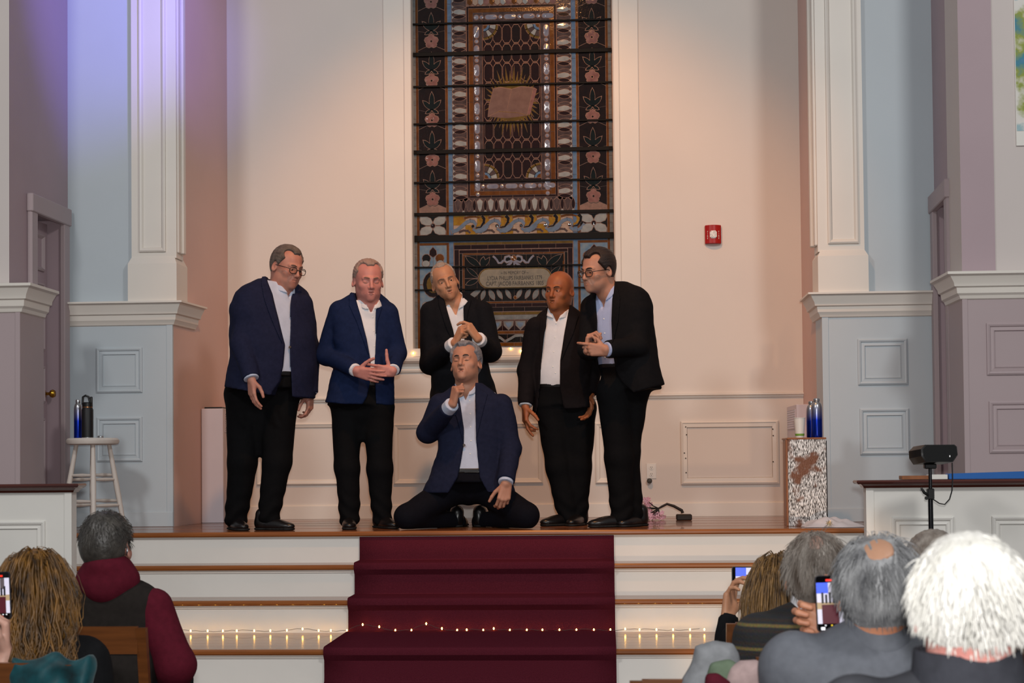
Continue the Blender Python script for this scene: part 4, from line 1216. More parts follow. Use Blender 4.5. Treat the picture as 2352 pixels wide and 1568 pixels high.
MB().tube([(ptop[0], yd, ptop[2]), (ptop[0] + 0.002, yd, ptop[2] - 0.22)], 0.0085, 10).build('upper_pole', mat('black_metal_pole', '17171a', 0.25, metal=0.6), dv, smooth=True)
pz = W(2137, 1135, yd)
MB().tube([(pz[0], yd, pz[2]), (pz[0] + 0.004, yd, 0.05)], 0.0125, 12).build('lower_pole', MATS['black_metal_pole'], dv, smooth=True)
MB().box(pz[0] - 0.017, pz[0] + 0.017, yd - 0.018, yd + 0.018, pz[2] - 0.025, pz[2] + 0.03).build('height_clamp', black_plastic, dv, bevel=0.004)
MB().tube([(pz[0] - 0.01, yd - 0.01, pz[2] - 0.005), (pz[0] - 0.035, yd - 0.02, pz[2] + 0.01), (pz[0] - 0.05, yd - 0.02, pz[2] + 0.035)], [0.008, 0.008, 0.005], 8).build('clamp_lever', black_plastic, dv, smooth=True)
MB().lathe([(0, -0.006), (0.009, -0.006), (0.009, 0.006), (0, 0.006)], (pz[0] - 0.024, yd - 0.02, pz[2] - 0.018), 10, 'y').build('clamp_screw', black_plastic, dv)
cpx = [W(a, b, yd - 0.02) for a, b in ((2187, 1062), (2188, 1100), (2187, 1125), (2181, 1146), (2170, 1158), (2158, 1156), (2143, 1146))]
MB().tube(cpx, 0.0032, 6).build('cable', black_plastic, dv, smooth=True)
MB().lathe([(0, 0), (0.16, 0), (0.16, 0.008), (0.03, 0.025), (0.02, 0.06), (0, 0.06)], (pz[0] + 0.004, yd, 0.0), 28).build('round_base', black_plastic, dv, smooth=True)

# ---- abstract painting at the right edge
def paint_mat():
    m = bpy.data.materials.new('loose_watercolour_patches'); m.use_nodes = True
    nt = m.node_tree; b = nt.nodes['Principled BSDF']; b.inputs['Roughness'].default_value = 0.7
    tc = nt.nodes.new('ShaderNodeTexCoord'); n = nt.nodes.new('ShaderNodeTexNoise'); n.inputs['Scale'].default_value = 3.2; n.inputs['Detail'].default_value = 5
    nt.links.new(tc.outputs['Object'], n.inputs['Vector'])
    r = nt.nodes.new('ShaderNodeValToRGB'); nt.links.new(n.outputs['Fac'], r.inputs[0])
    cols = (('4a78a0', 0.3), ('6fa3b8', 0.4), ('9fb9bd', 0.47), ('dcd8d2', 0.5), ('d8d5ce', 0.55), ('8f9a3c', 0.6), ('3f8296', 0.66), ('5d7fb4', 0.75))
    while len(r.color_ramp.elements) < len(cols): r.color_ramp.elements.new(0.5)
    for e, (cc, pp) in zip(r.color_ramp.elements, cols):
        e.position = pp; e.color = (*lin(cc), 1)
    nt.links.new(r.outputs[0], b.inputs['Base Color'])
    return m
pa = W(2334, 335, Y_F - 0.004)
pt = thing('abstract_painting', (pa[0] + 0.5, Y_F, pa[2]), 'loose blue and green abstract painting at the right edge', 'painting')
MB().box(pa[0], pa[0] + 1.1, Y_F - 0.012, Y_F - 0.001, pa[2], pa[2] + 1.7).build('backing_sheet', white_plastic, pt)
MB().box(pa[0] + 0.004, pa[0] + 1.09, Y_F - 0.014, Y_F - 0.012, pa[2] + 0.09, pa[2] + 1.69).build('painted_sheet', paint_mat(), pt)
# ================================================================== people: distance fields turned into meshes
def rcone(P, a, b, r1, r2):
    ax, ay, az = (float(v) for v in a)
    bx, by, bz = float(b[0]) - ax, float(b[1]) - ay, float(b[2]) - az
    x, y, z = P[:, 0] - ax, P[:, 1] - ay, P[:, 2] - az
    t = (x * bx + y * by + z * bz) * (1.0 / max(1e-9, bx * bx + by * by + bz * bz))
    np.clip(t, 0, 1, out=t)
    x -= t * bx; y -= t * by; z -= t * bz
    return np.sqrt(x * x + y * y + z * z) - (float(r1) + float(r2 - r1) * t)
def ellip(P, c, r, R=None):
    x, y, z = P[:, 0] - float(c[0]), P[:, 1] - float(c[1]), P[:, 2] - float(c[2])
    if R is not None:
        x, y, z = (x * float(R[0][k]) + y * float(R[1][k]) + z * float(R[2][k]) for k in range(3))
    x, y, z = x / float(r[0]), y / float(r[1]), z / float(r[2])
    k0 = np.sqrt(x * x + y * y + z * z)
    x, y, z = x / float(r[0]), y / float(r[1]), z / float(r[2])
    return k0 * (k0 - 1) / (np.sqrt(x * x + y * y + z * z) + 1e-9)
def smin(a, b, k):
    h = np.clip(0.5 + 0.5 * (b - a) / k, 0, 1)
    return b * (1 - h) + a * h - k * h * (1 - h)
def smax(a, b, k): return -smin(-a, -b, k)
def poly2(X, Z, poly):
    """signed distance to a polygon in the xz plane"""
    P = np.asarray(poly, float)
    d = np.full(X.shape, 1e9)
    ins = np.zeros(X.shape, bool)
    n = len(P)
    for i in range(n):
        a, b = P[i], P[(i + 1) % n]
        e = b - a
        wx, wz = X - a[0], Z - a[1]
        t = np.clip((wx * e[0] + wz * e[1]) / max(1e-12, e @ e), 0, 1)
        d = np.minimum(d, (wx - e[0] * t) ** 2 + (wz - e[1] * t) ** 2)
        c = ((a[1] > Z) != (b[1] > Z))
        with np.errstate(divide='ignore', invalid='ignore'):
            xi = (b[0] - a[0]) * (Z - a[1]) / (b[1] - a[1] if b[1] != a[1] else 1e-9) + a[0]
        ins ^= c & (X < xi)
    d = np.sqrt(d)
    return np.where(ins, -d, d)
def wob(P, f, amp, seed=0):
    r = random.Random(seed)
    o = np.zeros(len(P), P.dtype)
    for k in range(4):
        v = np.array([r.uniform(-1, 1), r.uniform(-1, 1), r.uniform(-1, 1)])
        v /= np.linalg.norm(v)
        o += np.sin(P @ (v * f * (0.7 + 0.35 * k)).astype(P.dtype) + np.float32(r.uniform(0, 6.28))) / (1 + 0.35 * k)
    return o * amp * 0.4

class Loft:
    """stack of oval sections (z, cx, cy, half width, half depth) turned by phi"""
    def __init__(s, secs, phi, n=2.4):
        S = np.array(sorted(secs), float)
        zz = np.linspace(S[0, 0], S[-1, 0], 80)
        A = [zz]
        for c in range(1, 5):
            m = np.gradient(S[:, c], S[:, 0])
            i = np.clip(np.searchsorted(S[:, 0], zz) - 1, 0, len(S) - 2)
            h = S[i + 1, 0] - S[i, 0]
            t = (zz - S[i, 0]) / h
            A.append((2 * t ** 3 - 3 * t ** 2 + 1) * S[i, c] + (t ** 3 - 2 * t ** 2 + t) * h * m[i] + (-2 * t ** 3 + 3 * t ** 2) * S[i + 1, c] + (t ** 3 - t ** 2) * h * m[i + 1])
        s.A, s.phi, s.n = A, phi, n
        s.z0, s.z1 = S[0, 0], S[-1, 0]
    def sec(s, z):
        return tuple(float(np.interp(z, s.A[0], s.A[c])) for c in (1, 2, 3, 4))
    def __call__(s, P, off=0.0, z0=None, z1=None):
        z = P[:, 2]
        cx, cy, w, d = (np.interp(z, s.A[0], s.A[c]) for c in (1, 2, 3, 4))
        w, d = np.maximum(w + off, 0.004), np.maximum(d + off, 0.004)
        x, y = P[:, 0] - cx, P[:, 1] - cy
        c, sn = math.cos(s.phi), math.sin(s.phi)
        u, v = np.abs(x * c + y * sn), np.abs(-x * sn + y * c)
        f = ((u / w) ** s.n + (v / d) ** s.n + 1e-12) ** (1 / s.n)
        f = (f - 1) * np.minimum(w, d)
        return np.maximum(f, np.maximum((s.z0 if z0 is None else z0) - z, z - (s.z1 if z1 is None else z1)))

def nets(f, lo, hi, h):
    """surface nets on a sparse grid"""
    lo, hi = np.asarray(lo, float), np.asarray(hi, float)
    B = 5
    nb = np.maximum(1, np.ceil((hi - lo) / (h * B)).astype(int))
    n = nb * B + 1
    bi = np.stack(np.meshgrid(*[np.arange(k) for k in nb], indexing='ij'), -1).reshape(-1, 3)
    fc = f((lo + (bi + 0.5) * B * h).astype(np.float32))
    F = np.repeat(np.repeat(np.repeat(fc.reshape(nb), B, 0), B, 1), B, 2)
    F = np.pad(F, ((0, 1),) * 3, mode='edge')
    keep = bi[np.abs(fc) < B * h * 1.45]
    loc = np.stack(np.meshgrid(*[np.arange(B + 1)] * 3, indexing='ij'), -1).reshape(-1, 3)
    for s in range(0, len(keep), 1000):
        idx = (keep[s:s + 1000, None, :] * B + loc[None]).reshape(-1, 3)
        F[idx[:, 0], idx[:, 1], idx[:, 2]] = f((lo + idx * h).astype(np.float32))
    F[0], F[-1], F[:, 0], F[:, -1], F[:, :, 0], F[:, :, -1] = [np.maximum(q, h * 0.5) for q in (F[0], F[-1], F[:, 0], F[:, -1], F[:, :, 0], F[:, :, -1])]
    S = F < 0
    C = S[:-1, :-1, :-1].astype(np.int8)
    tot = np.zeros_like(C)
    for dx in (0, 1):
        for dy in (0, 1):
            for dz in (0, 1):
                tot += S[dx:dx + n[0] - 1, dy:dy + n[1] - 1, dz:dz + n[2] - 1]
    act = (tot > 0) & (tot < 8)
    ids = -np.ones(act.shape, int)
    ci = np.argwhere(act)
    ids[act] = np.arange(len(ci))
    acc = np.zeros((len(ci), 3)); cnt = np.zeros(len(ci))
    cor = [(0, 0, 0), (1, 0, 0), (0, 1, 0), (1, 1, 0), (0, 0, 1), (1, 0, 1), (0, 1, 1), (1, 1, 1)]
    for a in range(8):
        for b in range(a + 1, 8):
            if sum(abs(cor[a][k] - cor[b][k]) for k in range(3)) != 1: continue
            A, Bc = np.array(cor[a]), np.array(cor[b])
            fa = F[tuple((ci + A).T)]; fb = F[tuple((ci + Bc).T)]
            m = (fa < 0) != (fb < 0)
            t = np.where(m, fa / np.where(m, fa - fb, 1), 0)[:, None]
            acc += np.where(m[:, None], A + (Bc - A) * t, 0)
            cnt += m
    V = lo + (ci + acc / np.maximum(cnt, 1)[:, None]) * h
    Q = []
    for ax in range(3):
        sl0 = [slice(1, n[k] - 1) for k in range(3)]; sl1 = list(sl0)
        sl0[ax] = slice(0, n[ax] - 1); sl1[ax] = slice(1, n[ax])
        a, b = S[tuple(sl0)], S[tuple(sl1)]
        e = np.argwhere(a != b)
        off = np.array([s_.start for s_ in sl0])
        fl = b[tuple(e.T)]
        e = e + off
        u, v = (ax + 1) % 3, (ax + 2) % 3
        eu = np.eye(3, dtype=int)[u]; ev = np.eye(3, dtype=int)[v]
        q = np.stack([ids[tuple((e - d).T)] for d in (eu + ev, ev, 0 * eu, eu)], 1)
        q[fl] = q[fl][:, ::-1]
        q = q[(q >= 0).all(1)]
        Q.append(q)
    return V, np.concatenate(Q)

def fmesh(name, m, parent, *grids, smooth=True, relax=0):
    """one mesh from one or several (f, lo, hi, h) fields"""
    Vs, Qs, n = [], [], 0
    for (f, lo, hi, h) in grids:
        V, Q = nets(f, lo, hi, h)
        Vs.append(V); Qs.append(Q + n); n += len(V)
    V, Q = np.concatenate(Vs), np.concatenate(Qs)
    me = bpy.data.meshes.new(name)
    me.vertices.add(len(V)); me.vertices.foreach_set('co', V.astype(np.float32).ravel())
    me.loops.add(len(Q) * 4); me.loops.foreach_set('vertex_index', Q.astype(np.int32).ravel())
    me.polygons.add(len(Q))
    me.polygons.foreach_set('loop_start', np.arange(0, len(Q) * 4, 4, dtype=np.int32))
    me.polygons.foreach_set('loop_total', np.full(len(Q), 4, dtype=np.int32))
    me.update(calc_edges=True)
    me.validate()
    if smooth:
        me.polygons.foreach_set('use_smooth', np.ones(len(me.polygons), bool))
    return link(name, me, m, parent)

def bounds(pts, pad):
    P = np.array(pts, float)
    return P.min(0) - pad, P.max(0) + pad
def Rx(a): return np.array([[1, 0, 0], [0, math.cos(a), -math.sin(a)], [0, math.sin(a), math.cos(a)]])
def Ry(a): return np.array([[math.cos(a), 0, math.sin(a)], [0, 1, 0], [-math.sin(a), 0, math.cos(a)]])
def Rz(a): return np.array([[math.cos(a), -math.sin(a), 0], [math.sin(a), math.cos(a), 0], [0, 0, 1]])
def unit(v): v = np.asarray(v, float); return v / max(1e-9, np.linalg.norm(v))
D2R = math.pi / 180

# ------------------------------------------------------------------ heads
class Head:
    def __init__(s, c, yaw, pitch=0, roll=0, size=1.0, **kw):
        s.c = np.asarray(c, float)
        s.A = Rz(yaw * D2R) @ Ry(roll * D2R) @ Rx(-pitch * D2R) @ np.diag([1.0, -1.0, 1.0])
        s.k = size
        s.o = dict(mouth=0.0, jaw=1.0, nose=1.0, closed=False, wide=1.0, cheek=1.0, brow=1.0)
        s.o.update(kw)
    def to(s, P): return ((P - s.c.astype(P.dtype)) @ (s.A / s.k).astype(P.dtype))
    def at(s, *p): return s.c + s.A @ (np.array(p, float) * s.k)
    def skull(s, q, off=0.0):
        w = s.o['wide']
        d = ellip(q, (0, -0.014, 0.036), (0.077 * w + off, 0.098 + off, 0.085 + off))
        return smin(d, ellip(q, (0, -0.035, -0.005), (0.07 * w + off, 0.07 + off, 0.07 + off)), 0.03)
    def field(s, P):
        q = s.to(P)
        o = s.o
        w, j = o['wide'], o['jaw']
        qa = q.copy(); qa[:, 0] = np.abs(q[:, 0])
        d = s.skull(q)
        d = smin(d, ellip(q, (0, 0.026, -0.03), (0.063 * w, 0.068, 0.086)), 0.03)
        d = smin(d, ellip(q, (0, 0.03, -0.076), (0.05 * j, 0.054, 0.04)), 0.03)
        d = smin(d, ellip(qa, (0.043 * j, -0.002, -0.062), (0.016, 0.03, 0.024)), 0.03)              # jaw corners
        d = smin(d, ellip(q, (0, 0.078, -0.102), (0.02, 0.014, 0.014)), 0.022)                    # chin
        d = smin(d, ellip(qa, (0.042 * w, 0.058, -0.028), (0.02, 0.018, 0.016 * o['cheek'])), 0.022)  # cheekbones
        d = smin(d, rcone(qa, (0.008, 0.089, 0.017), (0.04 * w, 0.074, 0.016), 0.009 * o['brow'], 0.008), 0.014)  # brow
        d = smax(d, -ellip(qa, (0.031, 0.1, -0.002), (0.018, 0.018, 0.0115)), 0.012)               # eye hollows
        d = smin(d, ellip(qa, (0.031, 0.0745, -0.003), (0.0155, 0.0125, 0.0125)), 0.004)           # lids
        if not o['closed']:
            d = smax(d, -ellip(qa, (0.031, 0.092, -0.004), (0.0135, 0.01, 0.0042)), 0.003)
        else:
            d = smax(d, -ellip(qa, (0.031, 0.0885, -0.009), (0.014, 0.005, 0.0014)), 0.002)
        nz = o['nose']
        d = smin(d, rcone(q, (0, 0.088, 0.012), (0, 0.108 * nz, -0.034), 0.0075, 0.0115), 0.009)     # nose
        d = smin(d, ellip(qa, (0.0125, 0.094, -0.038), (0.0075, 0.01, 0.0075)), 0.006)
        d = smin(d, ellip(q, (0, 0.081, -0.066), (0.026, 0.0125, 0.024)), 0.02)                     # muzzle
        mo = o['mouth']
        d = smin(d, rcone(qa, (0, 0.0955, -0.0585 + 0.2 * mo), (0.022, 0.0865, -0.063), 0.0046, 0.003), 0.004)
        d = smin(d, rcone(qa, (0, 0.0945, -0.0715 - 0.6 * mo), (0.021, 0.086, -0.066), 0.0054, 0.003), 0.004)
        d = smax(d, -ellip(q, (0, 0.101, -0.065 - 0.2 * mo), (0.021, 0.013, 0.0014 + 0.55 * mo)), 0.002)
        d = smax(d, -rcone(qa, (0.022, 0.095, -0.04), (0.034, 0.088, -0.068), 0.0022, 0.0016), 0.007)    # cheek folds
        e = ellip(qa, (0.079 * w, -0.014, -0.008), (0.0085, 0.019, 0.032), Ry(-0.28) @ Rz(0.35))
        e = smax(e, -ellip(qa, (0.088 * w, -0.009, -0.004), (0.006, 0.011, 0.02)), 0.004)
        d = smin(d, e, 0.006)
        return d * s.k
    def box(s, pad=0.0):
        r = 0.15 * s.k
        return s.c - r, s.c + r

def eyebrow_eyes(h, person, brow_m, eye=True, brow=True, bz=0.0):
    for sx in (-1, 1):
        if brow:
            pts = [h.at(sx * x, y, z + bz) for x, y, z in ((0.012, 0.0985, 0.0165), (0.024, 0.0955, 0.0215), (0.036, 0.0885, 0.022), (0.048, 0.075, 0.0165))]
            MB().tube(pts, [0.0028 * h.k, 0.004 * h.k, 0.0036 * h.k, 0.0015 * h.k], 6, flat=1.0).build('eyebrow', brow_m, person, smooth='all')
        if h.o['closed']:
            pts = [h.at(sx * x, y, z) for x, y, z in ((0.017, 0.0845, -0.0085), (0.025, 0.0875, -0.0105), (0.034, 0.0865, -0.0108), (0.044, 0.0785, -0.0085))]
            MB().tube(pts, 0.0013 * h.k, 5).build('eyelash', brow_m, person, smooth='all')
        if eye and not h.o['closed']:
            e = MB().lathe([(0, -0.0125), (0.0062, -0.0108), (0.0108, -0.0062), (0.0125, 0), (0.0108, 0.0062), (0.0062, 0.0108), (0, 0.0125)], (0, 0, 0), 12)
            e.v = [tuple(h.at(sx * 0.031 + v[0] * 0.95, 0.0735 + v[1] * 0.95, -0.0035 + v[2] * 0.95)) for v in e.v]
            eo = e.build('eye', mat('eye_white', 'c9bdb6', 0.25), person, smooth='all')
            i = MB().lathe([(0, -0.0115), (0.004, -0.0115), (0.0055, -0.0105), (0.0055, -0.009), (0, -0.009)], (0, 0, 0), 10, 'y')
            gx, gz = h.o.get('gaze', (0, 0))
            i.v = [tuple(h.at(sx * 0.031 + v[0] + gx, 0.0735 - v[1] * -1.0 if False else 0.0735 + abs(v[1]) + 0.0008, -0.0035 + v[2] + gz)) for v in i.v]
            i.build('iris', mat('dark_iris', '2a1c14', 0.15), eo, smooth='all')

def lips(h, person, m):
    mo = h.o['mouth']
    up = [h.at(x, y, z) for x, y, z in ((-0.023, 0.0868, -0.0632), (-0.012, 0.0942, -0.0592 + 0.2 * mo), (0, 0.0962, -0.0598 + 0.2 * mo), (0.012, 0.0942, -0.0592 + 0.2 * mo), (0.023, 0.0868, -0.0632))]
    dn = [h.at(x, y, z) for x, y, z in ((-0.021, 0.0868, -0.066), (-0.011, 0.0938, -0.0708 - 0.6 * mo), (0, 0.0954, -0.0722 - 0.6 * mo), (0.011, 0.0938, -0.0708 - 0.6 * mo), (0.021, 0.0868, -0.066))]
    MB().tube(up, [0.001, 0.0036 * h.k, 0.0038 * h.k, 0.0036 * h.k, 0.001], 7).build('upper_lip', m, person, smooth='all')
    MB().tube(dn, [0.001, 0.004 * h.k, 0.0046 * h.k, 0.004 * h.k, 0.001], 7).build('lower_lip', m, person, smooth='all')

def short_hair(h, person, m, t_top=0.012, t_side=0.006, line=0.008, temple=0.0, seed=1, crown_bald=0.0, name='hair', hh=0.0044, nape=-0.022, streak=0.0012):
    def f(P):
        q = h.to(P)
        qa = q.copy(); qa[:, 0] = np.abs(q[:, 0])
        up = np.clip((q[:, 2] + 0.02) / 0.1, 0, 1)
        d = h.skull(q) - (t_side + (t_top - t_side) * up)
        # strands as ridges running back over the head
        ang = np.arctan2(q[:, 0], q[:, 2] + 0.03)
        ridge = np.sin(ang * 46 + 2 * np.sin(q[:, 1] * 40 + seed)) * 0.5 + np.sin(ang * 61 + q[:, 1] * 25 + seed * 2) * 0.5
        d = d - ridge * streak * (0.4 + up) - wob(q, 30, 0.002, seed)
        cut = 0.794 * q[:, 1] - 0.607 * q[:, 2] - line - wob(q, 90, 0.003, seed + 5)
        cut = smax(cut, (nape + 0.643 * q[:, 1] - q[:, 2]) * 0.84 - wob(q, 80, 0.003, seed + 7), 0.01)
        if temple:
            cut = smax(cut, -ellip(qa, (0.052, 0.07, 0.082), (0.026 + temple, 0.045 + temple, 0.03 + temple)), 0.008)
        if crown_bald:
            cut = smax(cut, -ellip(q, (0, -0.035, 0.13), (crown_bald, crown_bald * 1.15, 0.035)) - wob(q, 120, 0.004, seed + 3), 0.008)
        cut = smax(cut, -ellip(qa, (0.085, -0.012, -0.008), (0.02, 0.02, 0.031)), 0.004)
        return smax(d, cut, 0.006) * h.k
    lo, hi = h.box()
    return fmesh(name, m, person, (f, lo, hi, hh * h.k))

def glasses(h, person, m, e1=0.6, e2=0.7):
    def rim(sx):
        pts = []
        for k in range(21):
            a = 2 * math.pi * k / 20
            c, s_ = math.cos(a), math.sin(a)
            pts.append(h.at(sx * (0.0345 + 0.0255 * math.copysign(abs(c) ** e1, c)), 0.1045 - 0.006 * abs(c) * (1 if c > 0 else 0), -0.008 + 0.0185 * math.copysign(abs(s_) ** e2, s_)))
        return pts
    mb = MB()
    for sx in (-1, 1):
        mb.tube(rim(sx), 0.0021 * h.k, 6)
        mb.tube([h.at(sx * 0.059, 0.099, -0.001), h.at(sx * 0.076, 0.06, 0.002), h.at(sx * 0.083, -0.005, 0.003), h.at(sx * 0.084, -0.03, -0.01)], 0.002 * h.k, 6)
    mb.tube([h.at(-0.01, 0.1045, -0.003), h.at(0, 0.108, -0.001), h.at(0.01, 0.1045, -0.003)], 0.002 * h.k, 6)
    g = mb.build('glasses', m, person, smooth='all')
    lm_ = mat('clear_lens', 'ffffff', 0.03, trans=1.0, var=0.0, spec=0.5)
    lm_.node_tree.nodes['Principled BSDF'].inputs['IOR'].default_value = 1.02
    for sx in (-1, 1):
        r = rim(sx)[:-1]
        f = np.array(r); c = f.mean(0)
        MB().rings([[tuple(p) for p in f], [tuple(p + h.A[:, 1] * 0.0008) for p in f]]).build('lens', lm_, g)
    return g

# ------------------------------------------------------------------ hands
FB = [(0.027, 0.088), (0.008, 0.094), (-0.011, 0.09), (-0.0285, 0.079)]
FLN = [(0.043, 0.026, 0.021), (0.047, 0.029, 0.022), (0.043, 0.027, 0.021), (0.033, 0.021, 0.018)]
def hand_field(O, Y, Z, side, curls, thumb=None, spread=0.06, k=1.0, arm=None):
    """O wrist, Y towards the knuckles, Z out of the palm, side +1 puts the thumb along Y x Z"""
    Y = unit(Y); Z = unit(np.asarray(Z) - Y * (np.asarray(Z) @ Y))
    X = np.cross(Y, Z) * side
    L = lambda x, y, z: O + (X * x + Y * y + Z * z) * k
    seg = []
    for i in range(4):
        bx, by = FB[i]
        p = np.array([bx, by, 0.0])
        sp = spread * (1.5 - i)
        a = 0.0
        for j in range(3):
            a += curls[i][j] * D2R
            d = np.array([math.sin(sp) * math.cos(a), math.cos(sp) * math.cos(a), math.sin(a)])
            q = p + d * FLN[i][j]
            r = (0.0098, 0.009, 0.0083, 0.0072)
            sc = 0.88 if i == 3 else 1.0
            seg.append((L(*p), L(*q), r[j] * k * sc, r[j + 1] * k * sc))
            p = q
    th = thumb or ((0.55, 0.6, 0.45), (0.3, 0.85, 0.35), (0.15, 0.95, 0.2))
    p = np.array([0.02, 0.02, 0.006])
    tips = []
    for j, (d, ln) in enumerate(zip(th, (0.046, 0.034, 0.028))):
        q = p + unit(d) * ln
        r = (0.0145, 0.0115, 0.0105, 0.0085)
        seg.append((L(*p), L(*q), r[j] * k, r[j + 1] * k))
        p = q
    palm = [(L(0.012 - 0.012 * i, 0.0, 0), L(FB[i][0], FB[i][1], 0), 0.0145 * k, 0.0118 * k) for i in range(4)]
    def f(P):
        d = None
        for s_ in palm:
            e = rcone(P, *s_)
            d = e if d is None else smin(d, e, 0.012 * k)
        d = smin(d, ellip((P - L(0.018, 0.035, 0.01)) @ np.stack([X, Y, Z], 1), (0, 0, 0), (0.016 * k, 0.028 * k, 0.014 * k)), 0.012 * k)
        fd = None
        for i in range(5):
            g = None
            for s_ in seg[3 * i:3 * i + 3]:
                e = rcone(P, *s_)
                g = e if g is None else smin(g, e, 0.003 * k)
            fd = g if fd is None else np.minimum(fd, g)
        d = smin(d, fd, 0.005 * k)
        if arm is not None:
            d = smin(d, rcone(P, O, arm, 0.025 * k, 0.031 * k), 0.012)
        return d
    pts = [s_[0] for s_ in seg] + [s_[1] for s_ in seg] + [O]
    if arm is not None: pts.append(arm)
    lo, hi = bounds(pts, 0.034 * k)
    return f, lo, hi, 0.0038
RELAX = [(18, 25, 18), (22, 28, 20), (26, 32, 22), (30, 34, 24)]
FIST = [(75, 95, 60), (78, 98, 62), (80, 98, 62), (80, 95, 60)]
POINT = [(12, 14, 10), (70, 95, 60), (75, 98, 62), (78, 95, 60)]
FLAT = [(6, 10, 8), (8, 12, 8), (10, 14, 10), (12, 16, 12)]
CLASP = [(45, 55, 30), (48, 58, 32), (50, 60, 34), (52, 60, 34)]
# ================================================================== the singers
def skin_mat(name, c, c2):
    return mat('skin_' + name, c, 0.48, color2=c2, scale=14, bump=0.04, bscale=160, spec=0.35, sss=0.06)
def cloth_mat(name, c, var=0.12, bump=0.12, rough=0.85, sheen=0.0):
    return mat('cloth_' + name, c, rough, var=var, scale=45, bump=bump, bscale=260, spec=0.1, sheen=sheen)
shoe_m = mat('black_shoe_leather', '121011', 0.3, var=0.15, scale=20, spec=0.5)
sole_m = mat('black_rubber_sole', '0c0b0b', 0.7)
belt_m = mat('black_belt_leather', '100e0e', 0.35)

def shoe(parent, x, y, z, ang, ln=0.29, m=None, tilt=0.0):
    """heel under the ankle at (x, y), toe towards ang (0 = camera, + = right)"""
    F = np.array([math.sin(ang * D2R), -math.cos(ang * D2R), 0.0]); S_ = np.array([-F[1], F[0], 0]); U = np.array([0, 0, 1.0])
    O = np.array([x, y, z])
    def tl(P):
        d = P - O
        return np.stack([d @ S_, d @ F, d @ U], 1)
    def f(P):
        q = tl(P)
        d = ellip(q, (0, -0.045, 0.045), (0.036, 0.042, 0.05))
        d = smin(d, ellip(q, (0, 0.05, 0.034), (0.042, 0.09, 0.042)), 0.03)
        d = smin(d, ellip(q, (0.004, 0.13, 0.026), (0.045, 0.075, 0.03)), 0.03)
        d = smin(d, rcone(q, (0, -0.03, 0.05), (0, -0.03, 0.1), 0.043, 0.046), 0.02)
        return smax(d, 0.012 - q[:, 2], 0.004)
    def fs(P):
        q = tl(P)
        d = smin(np.hypot(q[:, 0] / 1.0, q[:, 1] + 0.045) - 0.042, np.hypot(q[:, 0] - 0.004, np.maximum(0, np.abs(q[:, 1] - 0.1) - 0.055)) - 0.047, 0.05)
        return smax(smax(d, q[:, 2] - 0.016, 0.003), -q[:, 2], 0.002)
    lo, hi = O + (-0.24, -0.24, -0.012), O + (0.24, 0.24, 0.17)
    s_ = fmesh('shoe', m or shoe_m, parent, (f, lo, hi, 0.0075))
    fmesh('sole', sole_m, s_, (fs, lo, hi, 0.0085))
    return s_

